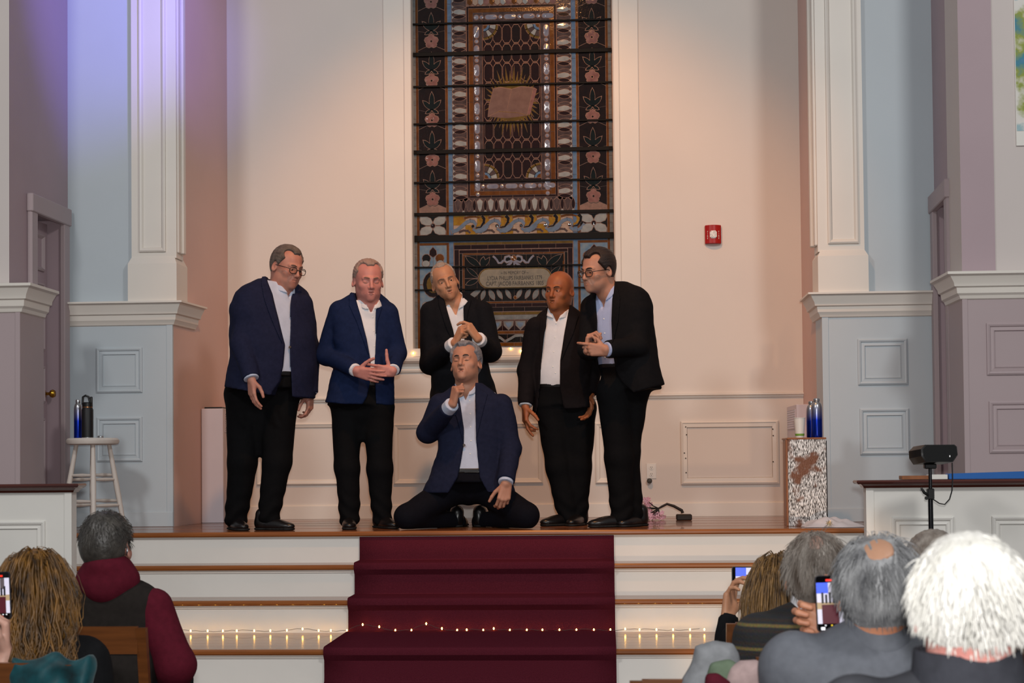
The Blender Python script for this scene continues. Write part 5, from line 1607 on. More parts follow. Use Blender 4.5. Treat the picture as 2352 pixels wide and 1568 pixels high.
def man(sp):
    y0, phi = sp['y'], sp['phi'] * D2R
    J = lambda p: W(p[0], p[1], y0 + (p[2] if len(p) > 2 else 0.0))
    base = sp['base']
    t = thing('person', (base[0], base[1], ZS), sp['label'], 'person', group='singers on the stage')
    fw = np.array([math.sin(phi), -math.cos(phi), 0.0]); sd = np.array([math.cos(phi), math.sin(phi), 0.0])
    rho = sp.get('rho', 0.62)
    secs = []
    for ir, r in enumerate(sp['torso']):
        a, b = W(r[1], r[0], y0), W(r[2], r[0], y0)
        hw = (b[0] - a[0]) / 2
        rho = sp.get('rho', 0.62) * (0.95, 0.62, 0.74, 0.9, 1.0)[min(ir, 4)]
        ww = hw / math.sqrt(math.cos(phi) ** 2 + (rho * math.sin(phi)) ** 2)
        secs.append(((a[2] + b[2]) / 2, (a[0] + b[0]) / 2, y0 + (r[3] if len(r) > 3 else 0.0), ww, ww * rho))
    L = Loft(secs, phi, 2.5)
    SH, EL, WR = [[J(a[i]) for a in sp['arms']] for i in range(3)]
    ar = sp.get('arm_r', (0.078, 0.062, 0.046))
    zc = lambda py: W(sp['torso'][2][1], py, y0)[2]
    opx = [(W(a, b, y0)[0], W(a, b, y0)[2]) for a, b in sp['open']]
    hem = sp['hem']                                             # two pixel points of the lower edge
    h0, h1 = W(*hem[0], y0), W(*hem[1], y0)
    waist = zc(sp['waist'])
    nb = J(sp['neck'])
    hd = Head(J(sp['head']), *sp['turn'], **sp.get('hk', {}))
    seed = sp['seed']
    # jacket ------------------------------------------------------
    def arm_d(P, i, off=0.0, end=0.0):
        d = smin(rcone(P, SH[i], EL[i], ar[0] + off, ar[1] + off), rcone(P, EL[i], WR[i], ar[1] + off, ar[2] + off), 0.03)
        ax = unit(WR[i] - EL[i])
        return np.maximum(d, (P - WR[i]) @ ax - end)
    def jacket0(P, off=0.0):
        d = L(P, off)
        for i in (0, 1):
            d = smin(d, arm_d(P, i, off), 0.012)
        return d - wob(P, 26, 0.0045, seed) - wob(P * (1, 1, 1.6), 62, 0.0018, seed + 1)
    def front(P): return (P[:, :2] - np.stack([np.interp(P[:, 2], L.A[0], L.A[1]), np.interp(P[:, 2], L.A[0], L.A[2])], 1)) @ fw[:2]
    hs = (h1[2] - h0[2]) / (h1[0] - h0[0])
    def jacket(P):
        d = jacket0(P)
        d = np.maximum(d, (h0[2] + (P[:, 0] - h0[0]) * hs) - P[:, 2])
        cut = np.maximum(poly2(P[:, 0], P[:, 2], opx), -front(P) - 0.02)
        for i in (0, 1):                                          # sleeves that cross the opening stay whole
            cut = np.maximum(cut, -(arm_d(P, i) - 0.004))
        d = np.maximum(d, -cut)
        ns = rcone(P, nb - (0, 0, 0.05), hd.at(0, -0.02, -0.06), 0.068, 0.07)
        d = smax(d, -ns, 0.006)
        # keep the sleeves that hang below the hem
        return np.minimum(d, np.minimum(arm_d(P, 0), arm_d(P, 1)) - wob(P, 26, 0.0045, seed))
    pts = [(s[1] + sx * s[3], s[2] + sy * s[3], s[0]) for s in secs for sx in (-1, 1) for sy in (-1, 1)] + SH + EL + WR
    lo, hi = bounds(pts, 0.09)
    jk = fmesh('jacket', sp['jacket'], t, (jacket, lo, hi, 0.0088))
    # lapels: thin raised strips lying on the jacket front
    for lp in sp.get('lapels', ()):
        pl = [(W(a, b, y0)[0], W(a, b, y0)[2]) for a, b in lp]
        def lapel(P):
            j = jacket0(P)
            d = np.maximum(j - 0.0075, -(j + 0.004))
            d = np.maximum(d, np.maximum(poly2(P[:, 0], P[:, 2], pl), -front(P)))
            return np.maximum(d, -(poly2(P[:, 0], P[:, 2], opx) + 0.0015))
        a = np.array(pl)
        l2, h2 = np.array([a[:, 0].min() - .01, lo[1], a[:, 1].min() - .01]), np.array([a[:, 0].max() + .01, hi[1], a[:, 1].max() + .01])
        fmesh('lapel', sp['jacket'], jk, (lapel, l2, h2, 0.0045))
    for (a, b) in sp.get('buttons', ()):
        d = pray(a, b); p = W(a, b, y0 - 0.3)
        for _ in range(60):
            p = p + unit(d) * max(0.002, float(jacket0(p[None])[0]) * 0.7)
            if jacket0(p[None])[0] < 0.001: break
        MB().lathe([(0, -0.003), (0.008, -0.003), (0.009, 0), (0.007, 0.004), (0, 0.004)], p, 10, 'y').build('button', mat('horn_button', '4a4038', 0.3), jk, smooth=True)
    # shirt -------------------------------------------------------
    ax = unit(hd.at(0, -0.03, -0.05) - nb)
    def notch(P, wdt, dep):
        q = P - nb
        u = q @ ax
        return np.maximum(np.abs(q @ sd) - np.maximum(0.0, (u + dep)) * wdt, -(q @ fw))
    def shirt(P):
        d = L(P, -0.016, z0=waist - 0.006) - wob(P, 34, 0.003, seed + 9)
        d = smin(d, rcone(P, nb - ax * 0.06, nb + ax * 0.0, 0.08, 0.068), 0.03)
        d = smax(d, (P - nb) @ ax + 0.25 * ((P - nb) @ fw) - 0.012, 0.004)
        return smax(d, -np.maximum(notch(P, 0.46, 0.1), -(P - nb) @ ax - 0.2), 0.004)
    lo2, hi2 = bounds([(s[1], s[2], s[0]) for s in secs] + [tuple(nb)], 0.24)
    lo2[2], hi2[2] = waist - 0.06, nb[2] + 0.06
    sh = fmesh('shirt', sp['shirt'], t, (shirt, np.maximum(lo2, lo), np.minimum(hi2, hi + (0, 0, 0.1)), 0.0085))
    def collar(P):
        q = P - nb
        d = np.abs(rcone(P, nb - ax * 0.06, nb + ax * 0.04, 0.086, 0.067)) - 0.0042
        tilt = (q @ fw) * 0.30
        d = np.maximum(d, np.maximum((q @ ax) + tilt - 0.034, -(q @ ax) - tilt - 0.02 - 0.3 * np.maximum(0, q @ fw)))
        return np.maximum(d, -notch(P, 0.66, 0.098))
    fmesh('collar', sp['shirt'], sh, (collar, nb - 0.13, nb + 0.13, 0.0045))
    for i in (0, 1):
        a = unit(WR[i] - EL[i])
        cl = sp.get('cuff', (0.014, 0.014))[i]
        if cl:
            def cuff(P):
                d = rcone(P, WR[i] - a * 0.06, WR[i] + a * 0.06, ar[2] - 0.006, ar[2] - 0.009)
                return np.maximum(np.maximum(d, (P - WR[i]) @ a - cl), -(P - WR[i]) @ a - 0.05)
            fmesh('cuff', sp['shirt'], sh, (cuff, WR[i] - 0.12, WR[i] + 0.12, 0.006))
    for (a, b) in sp.get('shirt_buttons', ()):
        p = W(a, b, y0 - 0.3); d = unit(pray(a, b))
        for _ in range(80):
            v = float(shirt(p[None])[0])
            if v < 0.001: break
            p = p + d * max(0.0015, v * 0.6)
        MB().lathe([(0, -0.002), (0.0045, -0.002), (0.005, 0), (0.004, 0.002), (0, 0.002)], p, 8, 'y').build('button', white_plastic, sh)
    # trousers ----------------------------------------------------
    HP, KN, AN = [[J(a[i]) for a in sp['legs']] for i in range(3)]
    lr = sp.get('leg_r', (0.105, 0.082, 0.066))
    kneel = sp.get('kneel', False)
    pel0 = (HP[0] + HP[1]) / 2
    crotch = J(sp['crotch']) if 'crotch' in sp else pel0 - (0, 0, 0.08)
    def trousers(P):
        d = L(P, -0.018, z0=min(HP[0][2], HP[1][2]) + 0.03, z1=waist + 0.004)
        d = smin(d, rcone(P, HP[0], HP[1], lr[0] * 1.02, lr[0] * 1.02), 0.05)
        d = smin(d, rcone(P, pel0, crotch, lr[0] * 0.95, 0.03), 0.045)
        for i in (0, 1):
            g = smin(rcone(P, HP[i], KN[i], lr[0], lr[1]), rcone(P, KN[i], AN[i], lr[1], lr[2]), 0.03)
            if not kneel:
                z = P[:, 2] - AN[i][2]
                g = g - 0.006 * np.sin(z * 62 + 3 * np.sin(P[:, 0] * 22 + i)) * np.clip(1 - z / 0.22, 0, 1)
                g = np.maximum(g, AN[i][2] - 0.055 - P[:, 2])
            d = smin(d, g, 0.03 if kneel else 0.02)
        d = d - wob(P, 22, 0.005, seed + 3) - wob(P, 50, 0.0018, seed + 4)
        return np.maximum(d, ZS + 0.004 - P[:, 2])
    lo3, hi3 = bounds(HP + KN + AN + [np.array([h0[0], y0, waist]), np.array([h1[0], y0, waist])], 0.14)
    tr = fmesh('trousers', sp['trousers'], t, (trousers, lo3, hi3, 0.0115))
    def belt(P):
        return np.maximum(np.maximum(L(P, -0.0145), -(L(P, -0.03))), np.abs(P[:, 2] - waist) - 0.017)
    lb = lo2.copy(); hb = hi2.copy(); lb[2], hb[2] = waist - 0.03, waist + 0.03
    bl_ = fmesh('belt', belt_m, tr, (belt, np.maximum(lb, lo), np.minimum(hb, hi), 0.006))
    # shoes
    for (px, dy, ang) in sp['shoes']:
        p = W(px, 1200, y0 + dy)
        shoe(t, p[0], p[1], ZS, ang)
    # body: one continuous skin under the clothes, finer at head and hands
    hands = []
    for i, hs_ in enumerate(sp['hands']):
        if hs_ is None: continue
        a = unit(WR[i] - EL[i])
        O = WR[i] + a * (sp.get('cuff', (0.014, 0.014))[i] + 0.004) if 'o' not in hs_ else J(hs_['o'])
        hands.append(hand_field(O, hs_['y'], hs_['z'], hs_['s'], hs_.get('c', RELAX), hs_.get('t'), hs_.get('sp', 0.06), hs_.get('k', 1.06), arm=WR[i] - a * 0.06))
    pel = (HP[0] + HP[1]) / 2
    def inner(P):
        d = rcone(P, pel + (0, 0, 0.05), nb - (0, 0, 0.16) - fw * 0.03, 0.065, 0.07)
        for i in (0, 1):
            d = smin(d, smin(rcone(P, SH[i], EL[i], 0.04, 0.034), rcone(P, EL[i], WR[i], 0.034, 0.024), 0.02), 0.04)
            d = smin(d, smin(rcone(P, HP[i], KN[i], 0.06, 0.045), rcone(P, KN[i], AN[i], 0.045, 0.03), 0.02), 0.04)
        return d
    li, hi_ = bounds(SH + EL + WR + HP + KN + AN + [nb], 0.11)
    def headneck(P):
        d = hd.field(P)
        d = smin(d, rcone(P, hd.at(0, -0.028, -0.05), nb - ax * 0.02, 0.058 * hd.o.get('neck', 1.0) * hd.k, 0.062 * hd.o.get('neck', 1.0) * hd.k), 0.022)
        d = smin(d, L(P, -0.034, z0=nb[2] - 0.14, z1=nb[2]), 0.02)
        return d
    lh, hh_ = hd.box()
    lh[2] = min(lh[2], nb[2] - 0.13)
    lh[:2] = np.minimum(lh[:2], nb[:2] - 0.11); hh_[:2] = np.maximum(hh_[:2], nb[:2] + 0.11)
    fmesh('body', sp['skin'], t, (inner, li, hi_, 0.03), (headneck, lh, hh_, 0.0039), *hands)
    if sp.get('hair'):
        short_hair(hd, t, **sp['hair'])
    eyebrow_eyes(hd, t, sp['brow'], bz=sp.get('bz', 0.0))
    if hd.o['mouth'] > 0.004:
        e = MB().lathe([(0, -1), (0.6, -0.8), (1, 0), (0.6, 0.8), (0, 1)], (0, 0, 0), 10)
        e.v = [tuple(hd.at(v[0] * 0.017, 0.083 + v[1] * 0.01, -0.065 - 0.2 * hd.o['mouth'] + v[2] * 0.5 * hd.o['mouth'])) for v in e.v]
        e.build('mouth', mat('dark_mouth', '3a1512', 0.5), t, smooth='all')
    lips(hd, t, sp['lip'])
    if sp.get('glasses'):
        glasses(hd, t, *sp['glasses'])
    return t, hd, jacket0

sk_a = skin_mat('ruddy', 'b98370', 'a86e5e')
sk_b = skin_mat('pink', 'c48478', 'b27268')
sk_c = skin_mat('tan_light', 'b98768', 'ab7658')
sk_d = skin_mat('brown', '9c5c38', '8c4e2e')
sk_e = skin_mat('light', 'b5836c', 'a5735c')
lip_a = skin_mat('lip_rose', '9a5a50', '8c5048')
lip_d = skin_mat('lip_brown', '6a3428', '5e2e24')
black_cloth = cloth_mat('black_trousers', '0b0b0d', var=0.1)
navy_cloth = cloth_mat('dark_navy_jacket', '1d2036')
blue_cloth = cloth_mat('deep_blue_jacket', '15203e')
char_cloth = cloth_mat('charcoal_jacket', '131317')
brownblack = cloth_mat('brown_black_jacket', '151113')
black_jk = cloth_mat('soft_black_jacket', '121113')
navy2 = cloth_mat('ink_navy_jacket', '1b1f33')
ink_tr = cloth_mat('ink_trousers', '0d0d14')
sh_white = mat('white_shirt_cotton', 'd2d2d6', 0.7, var=0.03, scale=30, bump=0.08, bscale=200)
sh_blue = mat('pale_blue_shirt_cotton', 'a4b0d2', 0.7, var=0.04, scale=30, bump=0.08, bscale=200)
sh_ice = mat('ice_blue_shirt_cotton', 'b4bdd0', 0.7, var=0.04, scale=30, bump=0.08, bscale=200)
h_grey = mat('hair_brown_grey', '4c4038', 0.6, color2='6b6058', scale=30, stretch=(1, 1, 1), bump=0.5, bscale=240)
h_sandy = mat('hair_sandy_grey', 'a08478', 0.6, color2='8a7468', scale=30, bump=0.5, bscale=240)
h_white = mat('hair_short_white', 'a39488', 0.6, color2='8e7f74', scale=30, bump=0.5, bscale=240)
h_dark = mat('hair_dark_brown', '1d1412', 0.5, color2='2a1d18', scale=30, bump=0.5, bscale=240)
h_silver = mat('hair_silver', '87868c', 0.55, color2='6a686c', scale=30, bump=0.5, bscale=240)
br_grey = mat('brow_grey_brown', '5a463c', 0.8)
br_light = mat('brow_light', '8a6a58', 0.8)
br_dark = mat('brow_dark', '1f1612', 0.8)
frame_m = mat('black_glasses_frame', '0d0c0d', 0.25)

S1 = dict(seed=11, y=0.32, phi=46, base=(W(600, 1200, 0.32)[0], 0.32), label='tall man in dark navy jacket and glasses at far left, looking down',
    torso=[(640, 598, 668), (662, 566, 690), (700, 548, 704), (760, 540, 714), (820, 541, 716), (870, 533, 716), (915, 522, 712)], rho=0.74,
    arms=[[(572, 690, -0.12), (557, 790, -0.22), (577, 868, -0.31)], [(690, 700, 0.10), (708, 800, 0.14), (712, 903, 0.08)]], arm_r=(0.083, 0.072, 0.056),
    open=[(612, 622), (636, 680), (652, 736), (667, 796), (664, 845), (657, 880), (642, 905), (636, 950), (686, 950), (680, 900), (678, 845), (676, 760), (671, 672), (668, 640)],
    lapels=[[(606, 628), (622, 690), (640, 740), (664, 797), (652, 736), (634, 676), (616, 632)]],
    buttons=[(666, 797)], hem=[(513, 888), (690, 920)], waist=862, neck=(648, 653, 0.0), crotch=(600, 1040, 0),
    head=(660, 614, -0.02), turn=(52, -14, 4, 1.12), hk=dict(jaw=1.12, cheek=1.2, wide=1.04, gaze=(0.002, -0.003), neck=1.18),
    legs=[[(560, 905, 0.02), (557, 1060, 0.0), (543, 1190, 0.03)], [(645, 905, 0.02), (636, 1060, -0.02), (618, 1185, -0.03)]], leg_r=(0.125, 0.094, 0.072),
    shoes=[(540, 0.03, 30), (612, -0.04, 72)],
    hands=[dict(y=(0.06, -0.1, -1), z=(0.7, 0.6, 0), s=1, c=[(14, 20, 14), (16, 22, 14), (18, 24, 16), (22, 26, 18)], t=((0.5, 0.7, 0.5), (0.2, 0.9, 0.3), (0.1, 0.95, 0.2))),
           dict(y=(0.0, -0.15, -1), z=(-0.9, 0.2, 0), s=-1, c=[(20, 40, 30), (30, 45, 30), (35, 45, 30), (35, 45, 30)])],
    cuff=(0.008, 0.004), jacket=navy_cloth, shirt=sh_ice, trousers=black_cloth, skin=sk_a, lip=lip_a,
    hair=dict(m=h_grey, t_top=0.013, t_side=0.007, line=0.004, temple=0.004, seed=3), brow=br_grey, glasses=(frame_m, 0.8, 0.85))
S2 = dict(seed=23, y=0.42, phi=20, base=(W(838, 1200, 0.42)[0], 0.42), label='man in bright blue jacket with eyes shut, hands before his waist',
    torso=[(672, 812, 872), (692, 780, 892), (725, 767, 902), (775, 767, 905), (820, 772, 902), (870, 762, 903), (930, 749, 902)], rho=0.68,
    arms=[[(781, 716, -0.03), (750, 815, 0.0), (815, 849, -0.24)], [(889, 722, 0.03), (910, 812, 0.04), (903, 848, -0.14)]], arm_r=(0.077, 0.066, 0.05),
    open=[(812, 660), (834, 728), (848, 780), (857, 830), (856, 880), (850, 912), (832, 945), (832, 960), (872, 960), (868, 915), (866, 840), (868, 760), (866, 688), (860, 665)],
    lapels=[[(806, 668), (808, 704), (826, 742), (855, 822), (848, 780), (834, 728), (815, 676)], [(866, 690), (880, 708), (872, 740), (868, 780)]],
    hem=[(744, 924), (900, 940)], waist=884, neck=(847, 691, 0.0), crotch=(833, 1005, 0), shirt_buttons=[(856, 728), (858, 760), (860, 795)],
    head=(846, 645, -0.03), turn=(20, -8, 0, 1.13), hk=dict(jaw=1.1, closed=True, mouth=0.004, wide=1.03, neck=1.12),
    legs=[[(798, 940, 0.02), (797, 1075, 0.0), (803, 1188, 0.0)], [(868, 940, 0.02), (872, 1075, 0.02), (878, 1188, 0.04)]], leg_r=(0.106, 0.082, 0.064),
    shoes=[(802, 0.0, 8), (876, 0.05, 35)],
    hands=[dict(y=(0.93, -0.25, -0.3), z=(0.3, 0.75, 0.15), s=1, c=[(10, 14, 8), (12, 14, 8), (14, 16, 8), (16, 18, 10)], t=((0.75, 0.5, 0.15), (0.75, 0.7, 0.1), (0.6, 0.8, 0.1)), sp=0.1),
           dict(y=(-0.93, -0.3, 0.0), z=(-0.1, 0.9, 0.1), s=-1, c=[(20, 25, 15), (20, 25, 15), (25, 25, 15), (30, 25, 15)], t=((0.95, 0.3, 0.1), (0.98, 0.1, 0.1), (0.98, 0.05, 0.05)), sp=0.1)],
    cuff=(0.014, 0.014), jacket=blue_cloth, shirt=sh_white, trousers=black_cloth, skin=sk_b, lip=lip_a,
    hair=dict(m=h_sandy, t_top=0.011, t_side=0.006, line=-0.004, temple=0.006, seed=5), brow=br_light)
S3 = dict(seed=37, y=0.90, phi=10, base=(W(1085, 1200, 0.9)[0], 0.9), label='white-haired man in charcoal jacket tilting his head behind the kneeling man',
    torso=[(668, 1018, 1066), (690, 994, 1098), (720, 982, 1118), (780, 988, 1120), (840, 990, 1122), (890, 990, 1136), (930, 986, 1150)], rho=0.62,
    arms=[[(990, 716, -0.02), (988, 836, -0.05), (1036, 795, -0.3)], [(1108, 716, 0.0), (1126, 806, -0.06), (1103, 782, -0.3)]], arm_r=(0.074, 0.072, 0.055),
    open=[(1012, 650), (1030, 715), (1044, 760), (1052, 800), (1056, 860), (1056, 950), (1072, 950), (1072, 850), (1070, 790), (1068, 720), (1062, 670), (1056, 650)],
    lapels=[[(1008, 664), (1010, 700), (1030, 760), (1050, 800), (1044, 760), (1030, 715), (1014, 664)], [(1063, 672), (1084, 690), (1078, 720), (1071, 770)]],
    hem=[(985, 920), (1150, 915)], waist=905, neck=(1045, 693, 0.0),
    head=(1022, 648, -0.03), turn=(12, -2, -17, 1.1), hk=dict(jaw=0.93, mouth=0.006, wide=0.96, gaze=(-0.001, 0.001)),
    legs=[[(1040, 930, 0.02), (1034, 1060, 0.0), (1022, 1185, 0.0)], [(1100, 930, 0.02), (1112, 1060, 0.0), (1145, 1185, 0.0)]], leg_r=(0.1, 0.082, 0.066),
    shoes=[(1024, 0.0, 5), (1146, 0.0, 14)],
    hands=[dict(y=(0.45, -0.25, 0.85), z=(0.75, 0.5, -0.3), s=1, c=[(55, 20, 10), (75, 95, 60), (78, 98, 62), (80, 95, 60)], t=((0.3, 0.8, 0.6), (0.0, 0.9, 0.5), (-0.1, 0.9, 0.5)), k=1.14),
           dict(y=(-0.55, -0.25, 0.75), z=(-0.7, 0.5, -0.5), s=-1, c=[(40, 30, 20), (70, 80, 50), (75, 85, 55), (75, 85, 55)], t=((0.4, 0.8, 0.4), (0.1, 0.95, 0.4), (0.0, 0.95, 0.3)), k=1.14)],
    cuff=(0.05, 0.045), jacket=char_cloth, shirt=sh_white, trousers=black_cloth, skin=sk_c, lip=lip_a,
    hair=dict(m=h_white, t_top=0.007, t_side=0.005, line=-0.012, temple=0.01, seed=8), brow=br_light)
S4 = dict(seed=41, y=0.66, phi=-14, base=(W(1310, 1200, 0.66)[0], 0.66), label='bald man in black jacket and open white shirt, second from the right',
    torso=[(700, 1262, 1312), (720, 1236, 1334), (750, 1222, 1352), (800, 1222, 1360), (860, 1222, 1362), (910, 1226, 1364), (950, 1226, 1364)], rho=0.68,
    arms=[[(1232, 752, -0.02), (1211, 850, 0.0), (1207, 930, -0.1)], [(1344, 750, 0.0), (1362, 835, 0.02), (1356, 905, -0.06)]], arm_r=(0.073, 0.062, 0.05),
    open=[(1266, 690), (1258, 720), (1250, 780), (1244, 840), (1241, 893), (1236, 935), (1230, 965), (1304, 965), (1294, 930), (1287, 890), (1288, 830), (1297, 770), (1308, 705), (1306, 690)],
    lapels=[[(1258, 706), (1244, 730), (1240, 770), (1243, 836), (1250, 780), (1258, 722)], [(1310, 700), (1330, 728), (1318, 770), (1291, 832), (1298, 770)]],
    hem=[(1224, 948), (1360, 936)], waist=888, neck=(1285, 711, 0.0), crotch=(1312, 1150, 0), shirt_buttons=[(1277, 742), (1275, 775), (1272, 808), (1270, 842), (1276, 856)],
    head=(1284, 668, -0.03), turn=(-24, -3, 2, 1.1), hk=dict(jaw=1.02, wide=1.0, mouth=0.002, neck=1.14, gaze=(-0.003, 0.0)),
    legs=[[(1268, 940, 0.02), (1284, 1070, 0.0), (1306, 1188, 0.0)], [(1332, 940, 0.02), (1328, 1070, 0.02), (1326, 1188, 0.05)]], leg_r=(0.108, 0.09, 0.068),
    shoes=[(1300, 0.0, -55), (1332, 0.03, -20)],
    hands=[dict(y=(0.0, -0.2, -1), z=(0.9, 0.3, 0), s=1, c=[(35, 25, 15), (15, 20, 10), (25, 40, 20), (30, 45, 25)], t=((0.6, 0.6, 0.5), (0.5, 0.7, 0.5), (0.4, 0.8, 0.4)), k=1.1),
           dict(y=(-0.05, -0.2, -1), z=(-0.7, -0.4, 0), s=-1, c=RELAX, t=((0.8, 0.5, 0.3), (0.8, 0.5, 0.2), (0.7, 0.6, 0.2)), k=1.1)],
    cuff=(0.008, 0.0), jacket=brownblack, shirt=sh_white, trousers=black_cloth, skin=sk_d, lip=lip_d, brow=mat('brow_thin_dark', '4a2a1a', 0.8))
S5 = dict(seed=53, y=0.40, phi=-36, base=(W(1430, 1200, 0.4)[0], 0.4), label='dark-haired man in glasses and black jacket at far right, hands clasped',
    torso=[(648, 1388, 1440), (668, 1360, 1476), (700, 1348, 1492), (750, 1354, 1498), (800, 1364, 1504), (850, 1376, 1512), (890, 1386, 1522), (930, 1392, 1528)], rho=0.72,
    arms=[[(1362, 706, 0.12), (1352, 800, 0.02), (1362, 806, -0.2)], [(1470, 704, -0.06), (1462, 796, -0.16), (1396, 802, -0.3)]], arm_r=(0.08, 0.07, 0.055),
    open=[(1378, 640), (1368, 690), (1372, 740), (1371, 800), (1369, 850), (1362, 960), (1492, 960), (1476, 925), (1450, 900), (1428, 880), (1414, 855), (1406, 800), (1404, 740), (1406, 690), (1412, 640)],
    lapels=[[(1412, 645), (1424, 690), (1420, 740), (1406, 800), (1404, 740), (1408, 690)]],
    hem=[(1380, 925), (1526, 884)], waist=842, neck=(1395, 666, -0.02), crotch=(1432, 1060, 0.02), shirt_buttons=[(1387, 732), (1389, 765), (1390, 820)],
    head=(1372, 622, -0.06), turn=(-46, -9, 2, 1.13), hk=dict(jaw=1.06, wide=1.0, gaze=(-0.002, -0.001), neck=1.1),
    legs=[[(1412, 905, 0.0), (1422, 1050, -0.03), (1428, 1188, 0.0)], [(1448, 900, 0.06), (1436, 1040, 0.05), (1452, 1188, 0.08)]], leg_r=(0.115, 0.092, 0.072),
    shoes=[(1418, -0.02, -70), (1466, 0.08, -40)],
    hands=[dict(o=(1349, 806, -0.27), y=(0.12, -0.12, 0.95), z=(0.9, -0.25, 0.0), s=1, c=[(55, 60, 30), (60, 65, 35), (62, 65, 35), (64, 65, 35)], t=((0.2, 0.8, 0.6), (0.1, 0.9, 0.5), (0.0, 0.95, 0.4)), k=1.06),
           dict(y=(-0.95, -0.1, 0.02), z=(-0.1, 0.9, 0.1), s=-1, c=[(25, 20, 10), (50, 60, 30), (55, 60, 30), (55, 60, 30)], t=((0.8, 0.6, 0.2), (0.5, 0.85, 0.3), (0.3, 0.9, 0.3)), k=1.1)],
    cuff=(0.0, 0.012), jacket=black_jk, shirt=sh_blue, trousers=black_cloth, skin=sk_e, lip=lip_a,
    hair=dict(m=h_dark, t_top=0.018, t_side=0.009, line=0.008, temple=0.003, seed=12), brow=br_dark, glasses=(frame_m,))
S6 = dict(seed=67, y=0.36, phi=-2, base=(W(1078, 1210, 0.36)[0], 0.36), label='silver-haired man in navy jacket kneeling with eyes shut at stage edge', kneel=True,
    torso=[(880, 1046, 1108), (902, 1018, 1140), (935, 1004, 1158), (985, 1006, 1160), (1030, 1004, 1160), (1075, 992, 1166), (1110, 980, 1176), (1140, 970, 1186)], rho=0.6,
    arms=[[(1012, 930, 0.0), (984, 992, 0.0), (1030, 938, -0.22)], [(1150, 930, 0.0), (1172, 1030, -0.04), (1162, 1104, -0.2)]], arm_r=(0.077, 0.07, 0.056),
    open=[(1040, 868), (1054, 900), (1062, 940), (1069, 985), (1069, 1020), (1063, 1060), (1056, 1095), (1038, 1125), (1022, 1160), (1142, 1160), (1124, 1128), (1106, 1095), (1102, 1060), (1097, 1010), (1095, 950), (1092, 880), (1090, 868)],
    lapels=[[(1040, 886), (1036, 920), (1052, 960), (1068, 1015), (1068, 985), (1061, 940), (1050, 892)], [(1094, 886), (1122, 906), (1112, 950), (1098, 1010), (1096, 950)]],
    buttons=[(1066, 1022)], hem=[(966, 1132), (1186, 1128)], waist=1081, neck=(1072, 884, 0.0), shirt_buttons=[(1079, 920), (1080, 950), (1081, 980), (1082, 1012), (1080, 1042)],
    head=(1069, 834, -0.02), turn=(-10, 13, -3, 1.13), hk=dict(jaw=1.02, closed=True, mouth=0.008, wide=1.02, neck=1.1),
    legs=[[(1046, 1118, 0.08), (937, 1186, -0.14), (1050, 1198, 0.2)], [(1106, 1118, 0.08), (1209, 1184, -0.14), (1104, 1198, 0.2)]], leg_r=(0.105, 0.083, 0.06),
    shoes=[(1052, 0.2, 174), (1102, 0.2, -174)],
    hands=[dict(y=(0.25, -0.2, 0.95), z=(0.8, 0.6, -0.1), s=1, c=FIST, t=((0.25, 0.85, 0.5), (-0.1, 0.95, 0.4), (-0.1, 0.95, 0.3)), k=1.1),
           dict(y=(-0.12, -0.25, -1), z=(-0.3, 0.9, 0), s=-1, c=[(35, 45, 25), (38, 48, 28), (40, 50, 28), (42, 50, 28)], t=((0.6, 0.7, 0.4), (0.4, 0.85, 0.3), (0.3, 0.9, 0.3)), k=1.12)],
    cuff=(0.055, 0.02), jacket=navy2, shirt=sh_ice, trousers=ink_tr, skin=sk_e, lip=lip_a,
    hair=dict(m=h_silver, t_top=0.017, t_side=0.009, line=0.003, temple=0.004, seed=15), brow=mat('brow_dark_grey', '3a302c', 0.8))
for S_ in (S1, S2, S3, S4, S5, S6):
    man(S_)
# ================================================================== the audience, seen from behind
chair_w = mat('brown_varnished_chair_wood', '5d3416', 0.35, var=0.2, scale=5, stretch=(1, 10, 10), coat=0.3)
dark_tr = cloth_mat('dark_audience_trousers', '17171c')

def chair(x, y, label, rz=0.0, first=[]):
    """wooden chair facing the stage, its back towards the camera; (x, y) = middle of the seat"""
    if not first:
        t = thing('wooden_chair', (0, 0, 0), label, 'chair', group='audience chairs')
        MB().cbox(-0.21, 0.21, -0.2, 0.22, 0.43, 0.455, 0.006).build('seat', chair_w, t)
        for sx in (-1, 1):
            MB().rings([[(sx * 0.205 - 0.018, -0.2 + o - 0.014, z), (sx * 0.205 + 0.018, -0.2 + o - 0.014, z), (sx * 0.205 + 0.018, -0.2 + o + 0.014, z), (sx * 0.205 - 0.018, -0.2 + o + 0.014, z)]
                        for z, o in ((0, -0.03), (0.44, 0), (0.83, -0.07))]).build('rear_post', chair_w, t)
            MB().rings([[(sx * 0.19 - 0.016, 0.2 - 0.016, z), (sx * 0.19 + 0.016, 0.2 - 0.016, z), (sx * 0.19 + 0.016, 0.2 + 0.016, z), (sx * 0.19 - 0.016, 0.2 + 0.016, z)] for z in (0, 0.43)]).build('leg', chair_w, t)
        for z0, z1, o in ((0.735, 0.835, -0.062), (0.53, 0.56, -0.022)):
            MB().rings([[(-0.19, -0.2 + o - 0.01 - b, z), (0.19, -0.2 + o - 0.01 - b, z), (0.19, -0.2 + o + 0.01 - b, z), (-0.19, -0.2 + o + 0.01 - b, z)] for z, b in ((z0, 0), (z1, 0.008))]).build('back_rail', chair_w, t)
        for sx in (-1, 1):
            MB().box(sx * 0.2 - 0.008, sx * 0.2 + 0.008, -0.19, 0.2, 0.2, 0.23).build('stretcher', chair_w, t)
        first.append(t)
    else:
        s = first[0]
        t = s.copy(); COL.objects.link(t)
        for ch in s.children:
            c = ch.copy(); COL.objects.link(c); c.parent = t
        t['label'] = label
    t.location = (x, y, 0)
    t.rotation_euler = (0, 0, rz)
    return t

